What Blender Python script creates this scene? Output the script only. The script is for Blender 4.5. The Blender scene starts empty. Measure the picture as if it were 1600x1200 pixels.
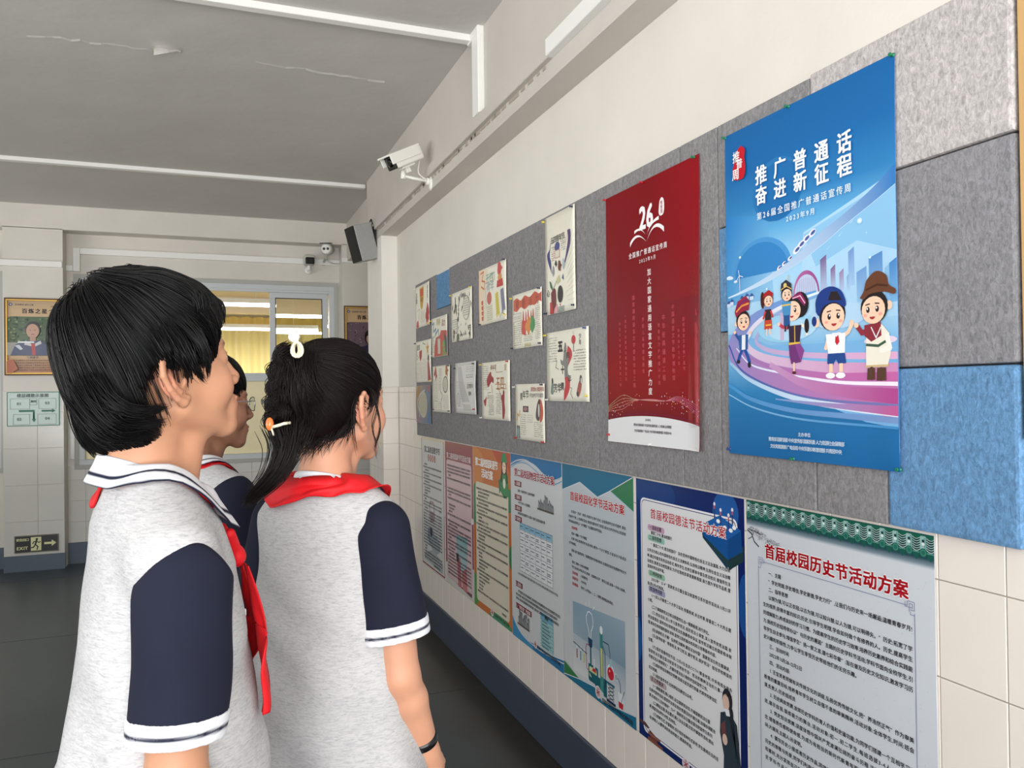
import bpy, bmesh, math, random
import numpy as np
from mathutils import Vector, Matrix
random.seed(7); rng = np.random.default_rng(7)
SC = bpy.context.scene; COL = SC.collection
PI = math.pi
# ---------------------------------------------------------------- camera
CZ = 1.60
AX = np.array([[0.93375758, -0.00847985, 0.35780565], [-0.35768782, 0.01280146, 0.93375347], [-0.01249853, -0.9998821, 0.00892032]])
cam = bpy.data.cameras.new('camera'); camo = bpy.data.objects.new('camera', cam); COL.objects.link(camo)
cam.sensor_fit = 'HORIZONTAL'; cam.sensor_width = 36.0; cam.lens = 36.0 * 1240 / 1600; cam.clip_start = 0.05
cx, cy, cz = AX[:, 0], AX[:, 1], AX[:, 2]
camo.matrix_world = Matrix(((cx[0], -cy[0], -cz[0], 0), (cx[1], -cy[1], -cz[1], 0), (cx[2], -cy[2], -cz[2], CZ), (0, 0, 0, 1)))
SC.camera = camo
SC.view_settings.view_transform = 'Standard'; SC.view_settings.look = 'None'
SC.view_settings.gamma = 1; SC.view_settings.use_curve_mapping = False
SC.view_settings.exposure = 0.15
# ---------------------------------------------------------------- daylight and added ceiling fill
w = bpy.data.worlds.new('world'); SC.world = w; w.use_nodes = True
nt = w.node_tree; bg = nt.nodes['Background']
sky = nt.nodes.new('ShaderNodeTexSky'); sky.sky_type = 'HOSEK_WILKIE'; sky.turbidity = 7; sky.sun_direction = Vector((-0.5, -0.6, 0.62)).normalized()
mixw = nt.nodes.new('ShaderNodeMix'); mixw.data_type = 'RGBA'; mixw.inputs[0].default_value = 0.8
nt.links.new(sky.outputs[0], mixw.inputs[6]); mixw.inputs[7].default_value = (0.93, 0.97, 1.0, 1)
nt.links.new(mixw.outputs[2], bg.inputs[0]); bg.inputs[1].default_value = 1.1
def area(name, loc, rot, sx, sy, power, color=(1, 1, 1)):
    l = bpy.data.lights.new(name, 'AREA'); l.shape = 'RECTANGLE'; l.size = sx; l.size_y = sy; l.energy = power; l.color = color
    o = bpy.data.objects.new(name, l); COL.objects.link(o); o.location = loc; o.rotation_euler = rot
    return o
area('daylight_open_end', (-0.6, -1.85, 1.85), (math.radians(92), 0, 0), 3.9, 2.7, 128, (0.98, 0.985, 1.0))
area('daylight_left_opening', (-3.05, 0.1, 2.1), (PI / 2, 0, -PI / 2), 3.4, 1.9, 42, (0.98, 0.985, 1.0))
area('ceiling_fill_left', (-6.2, 3.2, 0.05), (0, math.radians(-142), 0), 4.0, 5.5, 470, (1.0, 0.985, 0.96))  # added fill lamp on the left, aimed up to brighten the ceiling
area('ceiling_fill_back', (-1.2, -5.0, 0.05), (math.radians(142), 0, 0), 7.0, 4.0, 620, (1.0, 0.985, 0.96))  # added fill lamp past the open end, lifts the ceiling brightness

# ---------------------------------------------------------------- helpers
def s2l(c):
    return c / 12.92 if c <= 0.04045 else ((c + 0.055) / 1.055) ** 2.4
def rgb(c):
    if isinstance(c, str): c = tuple(int(c[i:i + 2], 16) for i in (0, 2, 4))
    return tuple(s2l(v / 255.0) for v in c[:3]) + (1.0,)
_m = {}
def mat(name, col, rough=0.6, bump=0.0, bscale=40, var=0.0, vscale=6, metal=0.0, spec=0.5, coat=0.0, attr=False, stretch=None, emit=None, trans=0.0, bdist=0.01, sss=0.0):
    if name in _m: return _m[name]
    m = bpy.data.materials.new(name); m.use_nodes = True; n = m.node_tree; b = n.nodes['Principled BSDF']
    b.inputs['Roughness'].default_value = rough; b.inputs['Metallic'].default_value = metal
    b.inputs['Specular IOR Level'].default_value = spec; b.inputs['Coat Weight'].default_value = coat
    if sss: b.inputs['Subsurface Weight'].default_value = sss; b.inputs['Subsurface Radius'].default_value = (0.012, 0.005, 0.003)
    tc = n.nodes.new('ShaderNodeTexCoord'); mp = n.nodes.new('ShaderNodeMapping'); n.links.new(tc.outputs['Object'], mp.inputs[0])
    if stretch: mp.inputs['Scale'].default_value = stretch
    src = None
    if attr:
        a = n.nodes.new('ShaderNodeAttribute'); a.attribute_name = 'col'; src = a.outputs['Color']
    base = rgb(col) if col is not None else (1, 1, 1, 1)
    if var > 0:
        nz = n.nodes.new('ShaderNodeTexNoise'); nz.inputs['Scale'].default_value = vscale; nz.inputs['Detail'].default_value = 5
        n.links.new(mp.outputs[0], nz.inputs['Vector'])
        rp = n.nodes.new('ShaderNodeMapRange'); rp.inputs[1].default_value = 0.3; rp.inputs[2].default_value = 0.7
        rp.inputs[3].default_value = 1 - var; rp.inputs[4].default_value = 1 + var * 0.6
        n.links.new(nz.outputs[0], rp.inputs[0])
        mx = n.nodes.new('ShaderNodeMix'); mx.data_type = 'RGBA'; mx.blend_type = 'MULTIPLY'; mx.inputs[0].default_value = 1
        mx.clamp_result = False
        if src: n.links.new(src, mx.inputs[6])
        else: mx.inputs[6].default_value = base
        n.links.new(rp.outputs[0], mx.inputs[7]); src = mx.outputs[2]
    if src: n.links.new(src, b.inputs['Base Color'])
    else: b.inputs['Base Color'].default_value = base
    if bump > 0:
        nb = n.nodes.new('ShaderNodeTexNoise'); nb.inputs['Scale'].default_value = bscale; nb.inputs['Detail'].default_value = 4
        n.links.new(mp.outputs[0], nb.inputs['Vector'])
        bp = n.nodes.new('ShaderNodeBump'); bp.inputs['Strength'].default_value = bump; bp.inputs['Distance'].default_value = bdist
        n.links.new(nb.outputs[0], bp.inputs['Height']); n.links.new(bp.outputs[0], b.inputs['Normal'])
    if emit:
        b.inputs['Emission Color'].default_value = rgb(emit[0]); b.inputs['Emission Strength'].default_value = emit[1]
    if trans: b.inputs['Transmission Weight'].default_value = trans
    _m[name] = m
    return m
def link(name, me, m, parent=None):
    me.name = name
    if m is not None:
        me.materials.clear(); me.materials.append(m)
    o = bpy.data.objects.new(name, me); COL.objects.link(o)
    if parent is not None: o.parent = parent
    return o
def thing(name, label, cat, loc=(0, 0, 0), rot=(0, 0, 0), group=None):
    o = bpy.data.objects.new(name, None); COL.objects.link(o); o.empty_display_size = 0.05
    o.location = loc; o.rotation_euler = rot; return tag(o, label, cat, group)
def tag(o, label, cat, group=None):
    o['label'] = label; o['category'] = cat
    if group: o['group'] = group
    return o
def tomesh(bm):
    me = bpy.data.meshes.new('m'); bm.to_mesh(me); bm.free(); return me
def bbox(bm, x0, x1, y0, y1, z0, z1, bev=0.0, seg=2):
    r = bmesh.ops.create_cube(bm, size=1.0); vs = r['verts']
    for v in vs:
        v.co = Vector(((x0 + x1) / 2 + v.co.x * (x1 - x0), (y0 + y1) / 2 + v.co.y * (y1 - y0), (z0 + z1) / 2 + v.co.z * (z1 - z0)))
    if bev > 0:
        es = {e for v in vs for e in v.link_edges}
        bmesh.ops.bevel(bm, geom=list(es), offset=bev, segments=seg, affect='EDGES', profile=0.6)
def box(x0, x1, y0, y1, z0, z1, bev=0.0, seg=2):
    bm = bmesh.new(); bbox(bm, x0, x1, y0, y1, z0, z1, bev, seg); return tomesh(bm)
def btube(bm, pts, r, n=8, cap=True):
    pts = [Vector(p) for p in pts]; rs = r if hasattr(r, '__len__') else [r] * len(pts)
    rings = []; up = None
    for i, p in enumerate(pts):
        t = (pts[min(i + 1, len(pts) - 1)] - pts[max(i - 1, 0)]).normalized()
        if up is None: up = t.orthogonal().normalized()
        up = (up - t * up.dot(t))
        up = up.normalized() if up.length > 1e-6 else t.orthogonal().normalized()
        s = t.cross(up)
        rings.append([bm.verts.new(p + (up * math.cos(2 * PI * k / n) + s * math.sin(2 * PI * k / n)) * rs[i]) for k in range(n)])
    for a, b in zip(rings, rings[1:]):
        for k in range(n):
            f = bm.faces.new((a[k], a[(k + 1) % n], b[(k + 1) % n], b[k])); f.smooth = True
    if cap:
        bm.faces.new(rings[0][::-1]); bm.faces.new(rings[-1])
def tube(pts, r, n=8):
    bm = bmesh.new(); btube(bm, pts, r, n); return tomesh(bm)
def smooth(me, on=True):
    me.polygons.foreach_set('use_smooth', [on] * len(me.polygons)); me.update(); return me
def blathe(bm, prof, n=20, M=None):
    rings = []
    for r, z in prof:
        rings.append([bm.verts.new((M @ Vector((r * math.cos(2 * PI * k / n), r * math.sin(2 * PI * k / n), z))) if M else Vector((r * math.cos(2 * PI * k / n), r * math.sin(2 * PI * k / n), z))) for k in range(n)])
    for a, b in zip(rings, rings[1:]):
        for k in range(n):
            f = bm.faces.new((a[k], a[(k + 1) % n], b[(k + 1) % n], b[k])); f.smooth = True
    bm.faces.new(rings[0][::-1]); bm.faces.new(rings[-1])
def lathe(prof, n=20, M=None):
    bm = bmesh.new(); blathe(bm, prof, n, M); return tomesh(bm)
def struct(o):
    o['kind'] = 'structure'; return o
def ray(px, py): return AX @ np.array([px - 800.0, py - 600.0, 1240.0])
def onY(px, py, y):
    d = ray(px, py); t = y / d[1]; return (d[0] * t, d[2] * t + CZ)
def atD(px, py, depth):
    d = ray(px, py) * depth / 1240.0; return Vector((d[0], d[1], d[2] + CZ))
# ---------------------------------------------------------------- materials of the building
M_plaster = mat('wall_plaster', (218, 213, 204), 0.75, 0.25, 25, 0.05, 2.5, bdist=0.006)
M_ceil = mat('ceiling_paint', (198, 195, 189), 0.7, 0.35, 3.0, 0.05, 1.5, bdist=0.03)
M_beam = mat('beam_paint', (200, 194, 186), 0.65, 0.3, 12, 0.06, 2, bdist=0.008)
M_trim = mat('white_conduit', (236, 235, 230), 0.4)
M_tile = mat('cream_tile', (231, 222, 212), 0.13, 0.06, 5, 0.025, 4, bdist=0.004)
M_tileg = mat('far_tile', (206, 204, 197), 0.15, 0.06, 5, 0.03, 4, bdist=0.004)
M_grout = mat('grout', (176, 170, 158), 0.8)
M_base = mat('skirting_blue_grey', (58, 67, 84), 0.45, 0.1, 8, 0.12, 3)
M_baseb = mat('skirting_light_blue', (84, 97, 112), 0.45, 0.1, 8, 0.12, 3)
M_wood = mat('pale_wood', (200, 160, 105), 0.5, 0.1, 20, 0.2, 8, stretch=(1, 1, 0.1))
M_alu = mat('window_aluminium', (196, 200, 202), 0.4)
def floor_mat():
    m = mat('floor_sheet', (55, 64, 70), 0.32, 0.06, 14, 0.16, 1.6)
    n = m.node_tree; b = n.nodes['Principled BSDF']
    src = b.inputs['Base Color'].links[0].from_socket
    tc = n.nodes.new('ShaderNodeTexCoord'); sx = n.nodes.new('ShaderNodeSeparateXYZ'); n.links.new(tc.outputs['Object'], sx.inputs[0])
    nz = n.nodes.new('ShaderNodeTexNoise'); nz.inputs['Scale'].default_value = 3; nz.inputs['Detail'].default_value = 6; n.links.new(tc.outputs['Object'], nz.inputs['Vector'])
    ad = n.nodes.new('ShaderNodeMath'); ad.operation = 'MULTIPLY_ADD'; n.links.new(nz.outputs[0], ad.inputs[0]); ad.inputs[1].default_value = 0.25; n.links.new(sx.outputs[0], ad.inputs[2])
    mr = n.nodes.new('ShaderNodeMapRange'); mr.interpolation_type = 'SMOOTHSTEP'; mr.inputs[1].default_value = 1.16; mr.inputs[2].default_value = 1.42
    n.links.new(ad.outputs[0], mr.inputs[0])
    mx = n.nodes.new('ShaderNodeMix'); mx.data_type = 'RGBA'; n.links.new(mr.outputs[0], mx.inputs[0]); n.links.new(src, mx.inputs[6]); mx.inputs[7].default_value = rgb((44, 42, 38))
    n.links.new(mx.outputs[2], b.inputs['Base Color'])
    return m
M_floor = floor_mat()
# ---------------------------------------------------------------- room shell
FY = 8.43; NY = 8.63
floor = struct(link('floor', box(-7, 2.2, -6, 8.9, -0.1, 0.0), M_floor))
for k, yy in enumerate((0.2, 2.15, 4.1, 6.05, 8.0)):
    j = link('floor_joint', box(-3, 1.39, yy, yy + 0.004, 0.0, 0.0012), mat('floor_weld', (48, 52, 52), 0.4), floor)
ceiling = struct(link('ceiling', box(-3.1, 2.2, -1.7, 8.9, 3.39, 3.5), M_ceil))
wr = struct(link('wall_right', box(1.405, 1.62, -1.7, 6.15, 0.0, 2.83), M_grout))
bm = bmesh.new(); bbox(bm, 1.40, 1.406, -1.7, 6.15, 1.645, 2.83); link('plaster_face', tomesh(bm), M_plaster, wr)
TY0 = 1.0675; TS = 0.1490
tme = None
def tile_mesh(dx, dy, dz, face):      # face axis points into the room
    bm = bmesh.new(); bbox(bm, -dx / 2, dx / 2, -dy / 2, dy / 2, -dz / 2, dz / 2, 0.0012, 1); me = tomesh(bm); me.materials.append(M_tile); return me
t_full = tile_mesh(0.006, TS - 0.0022, 0.1978, 0); t_cap = tile_mesh(0.006, TS - 0.0022, 0.0428, 0)
def put(name, me, loc, parent):
    o = bpy.data.objects.new(name, me); COL.objects.link(o); o.location = loc; o.parent = parent; return o
for i in range(-2, 34):
    yc = TY0 + TS * (i + 0.5)
    for r in range(7):
        put('tile', t_full, (1.403 - random.random() * 0.0006, yc, 0.2 + 0.2 * (r + 0.5) + 0.001), wr)
    put('tile', t_cap, (1.403, yc, 1.6225), wr)
base_r = struct(link('baseboard_right', box(1.388, 1.41, -1.7, 6.15, 0.0, 0.203, 0.003, 1), M_base))
# beams
beam = struct(link('beam', box(1.275, 1.62, -1.7, 6.72, 2.83, 3.40), M_beam))
beam2 = struct(link('beam', box(1.38, 2.2, 6.72, FY + 0.1, 2.99, 3.40), M_beam))
pil = struct(link('pillar', box(1.279, 1.62, 6.152, 6.718, 0, 2.835), M_grout))
link('plaster_face', box(1.275, 1.62, 6.148, 6.72, 1.645, 2.832), mat('pillar_plaster', (232, 228, 220), 0.7, 0.2, 25, 0.03, 3), pil)
pf = tile_mesh(0.124, 0.006, 0.1978, 1); pf2 = tile_mesh(0.124, 0.006, 0.0428, 1)
ps = tile_mesh(0.006, 0.1395, 0.1978, 0); ps2 = tile_mesh(0.006, 0.1395, 0.0428, 0)
for r in range(7):
    put('tile', pf, (1.338, 6.151, 0.3 + 0.2 * r), pil)
    for k in range(4): put('tile', ps, (1.278, 6.22 + 0.1415 * k, 0.3 + 0.2 * r), pil)
put('tile', pf2, (1.338, 6.151, 1.6225), pil)
for k in range(4): put('tile', ps2, (1.278, 6.22 + 0.1415 * k, 1.6225), pil)
link('skirting', box(1.268, 1.40, 6.14, 6.72, 0, 0.2), M_base, pil)
# wall beyond the pillar
wb = struct(link('wall_right_far', box(2.0, 2.2, 6.5, FY + 0.1, 0, 3.0), M_plaster))
struct(link('wall_passage', box(1.62, 2.2, 6.4, 6.72, 0, 3.4), M_plaster))
# left and surrounding walls (outside the frame)
struct(link('wall_baffle_back', box(-3.2, 1.62, -2.05, -1.95, 0, 0.5), M_plaster)); struct(link('wall_baffle_left', box(-3.2, -3.1, -2.05, 1.9, 0, 1.05), M_plaster))  # unseen low walls added to block light from the lower corridor
wl = struct(link('wall_left', box(-3.2, -3.0, 1.9, FY + 0.3, 0, 1.0), M_plaster)); struct(link('wall_left_header', box(-3.2, -3.0, 1.9, FY + 0.3, 3.0, 3.4), M_plaster))  # unseen left side, opened above so the added fill reaches the ceiling
for yy in (1.9, 5.0, 8.2): struct(link('pillar_left', box(-3.2, -3.0, yy, yy + 0.3, 1.0, 3.0), M_plaster))
# far wall: pilasters, niche, upper wall
wf = struct(link('wall_far', box(-3.1, 2.2, FY, FY + 0.2, 3.165, 3.40), M_plaster))
pl = struct(link('pilaster_left', box(-1.746, -1.26, FY, FY + 0.35, 0, 3.17), M_plaster))
pr = struct(link('pilaster_right', box(1.33, 2.2, FY, FY + 0.35, 0, 3.17), M_plaster))
WX0, WX1, WZ0, WZ1 = -1.165, 1.275, 0.935, 2.745
def wallbits(nm, x0, x1):
    bm = bmesh.new()
    bbox(bm, x0, x1, NY, NY + 0.15, WZ1, 3.2); bbox(bm, x0, x1, NY, NY + 0.15, 0, WZ0)
    return bm
bm = wallbits('n', -1.27, 1.34); bbox(bm, -1.27, WX0, NY, NY + 0.15, WZ0, WZ1); bbox(bm, WX1, 1.34, NY, NY + 0.15, WZ0, WZ1)
niche = struct(link('wall_niche', tomesh(bm), M_plaster))
bm = wallbits('m', -3.1, -1.74); bbox(bm, -1.80, -1.74, NY, NY + 0.15, WZ0, WZ1)
niche2 = struct(link('wall_niche_left', tomesh(bm), M_plaster))
# tiles of the far wall
tp = {}
def ftile(x0, x1, z0, z1, y, parent):
    k = (round(x1 - x0, 4), round(z1 - z0, 4))
    if k not in tp:
        bm = bmesh.new(); bbox(bm, -k[0] / 2 + 0.001, k[0] / 2 - 0.001, -0.004, 0.004, -k[1] / 2 + 0.001, k[1] / 2 - 0.001, 0.0012, 1); tp[k] = tomesh(bm); tp[k].materials.append(M_tileg)
    put('tile', tp[k], ((x0 + x1) / 2, y - 0.003, (z0 + z1) / 2), parent)
zr = [0.145, 0.455, 0.79, 1.128, 1.462, 1.655]
for a, b in zip(zr, zr[1:]):
    ftile(-1.746, -1.475, a, b, FY, pl); ftile(-1.475, -1.26, a, b, FY, pl)
    ftile(1.33, 1.60, a, b, FY, pr); ftile(1.60, 1.87, a, b, FY, pr)
for r in range(8):
    z0 = 0.2 + 0.2 * r; z1 = min(z0 + 0.2, 1.655)
    if z1 - z0 < 0.02: continue
    for c in range(17):
        x0 = -1.26 + 0.1524 * c; x1 = x0 + 0.1524
        if z1 > WZ0 and x1 > WX0 and x0 < WX1:
            if z0 >= WZ0:
                if x0 < WX0: ftile(x0, WX0, z0, z1, NY, niche)
                elif x1 > WX1: ftile(WX1, x1, z0, z1, NY, niche)
            else: ftile(x0, x1, z0, WZ0, NY, niche)
        else: ftile(x0, x1, z0, z1, NY, niche)
for nm, a, b, y in (('trim_1', -1.75, -1.255, FY - 0.012), ('trim_2', 1.325, 2.0, FY - 0.012), ('trim_3', -1.262, 1.334, NY - 0.012), ('trim_4', -3.0, -1.75, NY - 0.012)):
    struct(link(nm, box(a, b, y, y + 0.03, 0, 0.146 if y < 8.5 else 0.2), M_baseb))
# edge beads of the pilaster
for x in (-1.742, -1.266):
    struct(link('trim_edge', box(x - 0.006, x + 0.006, FY - 0.006, FY + 0.002, 0.14, 1.66), M_tileg))
# conduits
def conduit(nm, parts, label_m=M_trim):
    bm = bmesh.new()
    for p in parts: bbox(bm, *p, 0.003, 1)
    return struct(link(nm, tomesh(bm), label_m))
conduit('trim_5', [(-2.9, 1.278, 3.765, 3.815, 3.357, 3.392)])
conduit('trim_6', [(1.243, 1.277, 3.655, 3.75, 2.965, 3.39), (1.2405, 1.276, 3.652, 3.813, 3.348, 3.3915)])
conduit('trim_7', [(-2.9, 1.28, 6.80, 6.86, 3.36, 3.392)])
conduit('trim_8', [(1.250, 1.277, 2.83, 6.30, 2.905, 2.965)], M_beam)
conduit('trim_9', [(1.240, 1.277, -1.6, 2.83, 2.905, 2.972)])
bm = bmesh.new()
for k in range(46):      # ragged caulking along the conduit
    y = 2.9 + k * 0.074 + random.uniform(-0.02, 0.02)
    bbox(bm, 1.272, 1.277 + 0.001, y, y + random.uniform(0.03, 0.08), 2.888 + random.uniform(-0.004, 0.004), 2.905)
struct(link('trim_caulk', tomesh(bm), mat('caulk', (168, 158, 146), 0.8)))
conduit('trim_10', [(-3.0, -1.262, FY - 0.03, FY, 2.805, 2.862), (-1.262, -1.201, NY - 0.03, NY, 2.805, 2.86), (-1.20, -1.14, NY - 0.032, NY, 2.803, 3.032), (-1.139, 1.33, NY - 0.03, NY, 2.97, 3.03)])
conduit('trim_11', [(1.325, 1.95, FY - 0.03, FY, 2.975, 3.025)])
# ceiling peeling
bm = bmesh.new()
def ceilpt(px, py):
    d = ray(px, py); t = (3.39 - CZ) / d[2]; return d[0] * t, d[1] * t
def ridge(p0, p1, n=14, wob=0.02, wd=0.008):
    a = ceilpt(*p0); b = ceilpt(*p1); pts = []
    for i in range(n + 1):
        t = i / n; pts.append((a[0] + (b[0] - a[0]) * t + random.uniform(-wob, wob) * 0.4, a[1] + (b[1] - a[1]) * t + random.uniform(-wob, wob)))
    for p, q in zip(pts, pts[1:]):
        h = random.uniform(0.002, 0.007)
        v = [bm.verts.new((p[0], p[1], 3.3905)), bm.verts.new((q[0], q[1], 3.3905)), bm.verts.new((q[0], q[1] - wd, 3.39 - h)), bm.verts.new((p[0], p[1] - wd, 3.39 - h)), bm.verts.new((p[0], p[1] - wd * 3, 3.3905)), bm.verts.new((q[0], q[1] - wd * 3, 3.3905))]
        bm.faces.new(v[:4]); bm.faces.new((v[3], v[2], v[5], v[4]))
ridge((40, 55), (240, 79)); ridge((400, 99), (600, 128)); ridge((240, 79), (282, 83), 4)
link('paint_crack', tomesh(bm), M_ceil, ceiling)
bm = bmesh.new(); a = ceilpt(240, 67); b = ceilpt(278, 76); c = ceilpt(241, 76); d = ceilpt(282, 83)
vs = [[None] * 5 for _ in range(5)]
for i in range(5):
    for j in range(5):
        s, t = i / 4, j / 4
        x = (a[0] * (1 - s) + b[0] * s) * (1 - t) + (c[0] * (1 - s) + d[0] * s) * t; y = (a[1] * (1 - s) + b[1] * s) * (1 - t) + (c[1] * (1 - s) + d[1] * s) * t
        vs[i][j] = bm.verts.new((x, y, 3.389 - 0.05 * (1 - s) * (1 - t) ** 1.5 - 0.012 * (1 - t)))
for i in range(4):
    for j in range(4): bm.faces.new((vs[i][j], vs[i + 1][j], vs[i + 1][j + 1], vs[i][j + 1]))
link('paint_flake', smooth(tomesh(bm)), mat('flake_white', (232, 230, 225), 0.6), ceiling)
# ---------------------------------------------------------------- window in the niche
def frame(bm, x0, x1, z0, z1, w, y0, y1):
    bbox(bm, x0, x1, y0, y1, z0, z0 + w, 0.002, 1); bbox(bm, x0, x1, y0, y1, z1 - w, z1, 0.002, 1)
    bbox(bm, x0, x0 + w, y0, y1, z0 + w, z1 - w, 0.002, 1); bbox(bm, x1 - w, x1, y0, y1, z0 + w, z1 - w, 0.002, 1)
M_glass = mat('window_glass', (235, 240, 235), 0.02, trans=1.0); M_glass.node_tree.nodes['Principled BSDF'].inputs['IOR'].default_value = 1.05
M_frost = mat('yellowed_film', (240, 226, 178), 0.35, 0.05, 12, 0.04, 3)
def window(nm, x0, x1, sashes, mull):
    win = struct(thing(nm, 'x', 'window')); del win['category']; del win['label']
    bm = bmesh.new(); frame(bm, x0, x1, WZ0, WZ1, 0.055, NY - 0.012, NY + 0.09)
    bbox(bm, x0 + 0.05, x1 - 0.05, NY + 0.0, NY + 0.08, 1.735, 1.82, 0.003, 1)
    bbox(bm, x0 + 0.05, x1 - 0.05, NY - 0.006, NY + 0.085, 2.665, 2.70)
    for m_ in mull: bbox(bm, m_ - 0.025, m_ + 0.025, NY + 0.01, NY + 0.08, WZ0 + 0.05, 1.74)
    link('window_frame', tomesh(bm), M_alu, win)
    bm = bmesh.new(); frame(bm, x0 - 0.035, x1 + 0.035, WZ0 - 0.035, WZ1 + 0.035, 0.04, NY - 0.02, NY + 0.01); link('window_casing', tomesh(bm), mat('casing_grey', (176, 176, 170), 0.6), win)
    xs = [x0 + 0.05] + list(mull) + [x1 - 0.05]
    for a, b in zip(xs, xs[1:]):
        link('pane', box(a, b, NY + 0.045, NY + 0.052, WZ0 + 0.05, 1.74), M_frost, win)
    for (a, b) in sashes:
        bm = bmesh.new(); frame(bm, a, b, 1.825, 2.665, 0.06, NY + 0.015, NY + 0.045); s = link('sash', tomesh(bm), M_alu, win)
        link('pane', box(a + 0.055, b - 0.055, NY + 0.028, NY + 0.032, 1.88, 2.61), M_glass, s)
        bm = bmesh.new(); frame(bm, a + 0.055, b - 0.055, 1.88, 2.61, 0.008, NY + 0.012, NY + 0.03); link('gasket', tomesh(bm), mat('gasket_black', (35, 38, 42), 0.5), s)
    return win
w1 = window('window_1', WX0, WX1, [(0.61, 1.205), (-1.11, -0.5)], [0.62])
w2 = window('window_2', -3.0, -1.80, [(-2.4, -1.86)], [-2.4])
bm = bmesh.new(); tri = [onY(408, 623, NY + 0.044), onY(417, 627, NY + 0.044), onY(410, 632, NY + 0.044)]
vs = [bm.verts.new((x, NY + 0.043, z)) for x, z in tri] + [bm.verts.new((x, NY + 0.045, z)) for x, z in tri]
bm.faces.new(vs[:3]); bm.faces.new(vs[3:][::-1])
for k in range(3): bm.faces.new((vs[k], vs[k + 3], vs[(k + 1) % 3 + 3], vs[(k + 1) % 3]))
link('torn_sticker', tomesh(bm), mat('sticker_grey', (130, 135, 128), 0.6), w1)
# ---------------------------------------------------------------- classroom behind the window
M_room = mat('classroom_wall', (236, 230, 212), 0.7); M_roomc = mat('classroom_ceiling', (222, 208, 184), 0.8, 0.3, 2, 0.06, 1)
RY = 17.0
struct(link('classroom_floor', box(-5, 5, NY + 0.15, RY, -0.05, 0), mat('classroom_floor', (150, 140, 120), 0.5)))
struct(link('classroom_ceiling', box(-5, 5, NY + 0.15, RY, 3.42, 3.5), M_roomc))
bm = bmesh.new(); bbox(bm, -5.1, -5, NY, RY, 0, 3.5); bbox(bm, 5, 5.1, NY, RY, 0, 3.5); bbox(bm, -5, 5, RY, RY + 0.1, 0, 3.5)
bbox(bm, 2.35, 2.55, 12.0, 12.6, 0, 3.5)
struct(link('classroom_wall', tomesh(bm), M_room))
struct(link('ceiling_beam', box(-5, 5, 15.6, 15.9, 3.12, 3.42), M_roomc))
M_cur = mat('yellow_curtain', (246, 234, 172), 0.8, trans=0.0)
cur = thing('curtain', 'long yellow pleated curtain seen through the window', 'curtain', (0, RY - 0.25, 0))
nx = 260; V = []; Fc = []
for i in range(nx):
    x = -4.5 + 9.0 * i / (nx - 1); yy = 0.07 * math.sin(i * 0.9) + 0.03 * math.sin(i * 0.37 + 1)
    for z in (0.3, 1.2, 2.1, 3.0): V.append((x, yy * (0.6 + 0.4 * (3 - z) / 3), z))
for i in range(nx - 1):
    for k in range(3): a = i * 4 + k; Fc.append((a, a + 4, a + 5, a + 1))
me = bpy.data.meshes.new('c'); me.from_pydata(V, [], Fc); link('curtain_cloth', smooth(me), M_cur, cur)
V = []; Fc = []
for i in range(nx):
    x = -4.5 + 9.0 * i / (nx - 1); yy = -0.12 + 0.03 * math.sin(i * 0.9)
    V.append((x, yy, 2.93 + 0.04 * math.sin(i * 0.8))); V.append((x, yy, 3.12 + 0.03 * abs(math.sin(i * 0.45))))
for i in range(nx - 1): a = i * 2; Fc.append((a, a + 2, a + 3, a + 1))
me = bpy.data.meshes.new('c'); me.from_pydata(V, [], Fc); link('valance', smooth(me), mat('valance_yellow', (214, 188, 110), 0.8), cur)
M_tube = mat('lit_tube', (255, 255, 255), 0.4, emit=((255, 252, 240), 9.0))
for k, (x0, x1, y, z, lb) in enumerate(((-0.9, 0.92, 11.8, 2.86, 'lit fluorescent batten seen high through the open window'), (-1.0, 1.9, 14.9, 2.76, 'farther lit fluorescent batten in front of the curtain top'), (2.0, 3.4, 14.5, 2.8, 'lit fluorescent batten seen through the sash glass'), (-4.4, -1.6, 11.8, 2.86, 'lit fluorescent batten at the other end of the classroom'))):
    t = thing('fluorescent_lamp', lb, 'lamp', ((x0 + x1) / 2, y, z), group='classroom ceiling lamps'); L = (x1 - x0) / 2
    link('lamp_body', box(-L, L, -0.05, 0.05, 0.03, 0.09), M_trim, t); link('lamp_tube', tube([(-L, 0, 0), (L, 0, 0)], 0.02, 10), M_tube, t)
    for sx in (-0.7, 0.7): link('hanging_rod', tube([(sx * L, 0, 0.09), (sx * L, 0, 3.42 - z)], 0.006, 6), M_trim, t)
for i in range(2):
    area('classroom_light', (0.6, 11.6 + 3.2 * i, 2.7), (0, 0, 0), 5.0, 0.5, 130, (1.0, 0.96, 0.88)).rotation_euler = (0, 0, 0)
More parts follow.
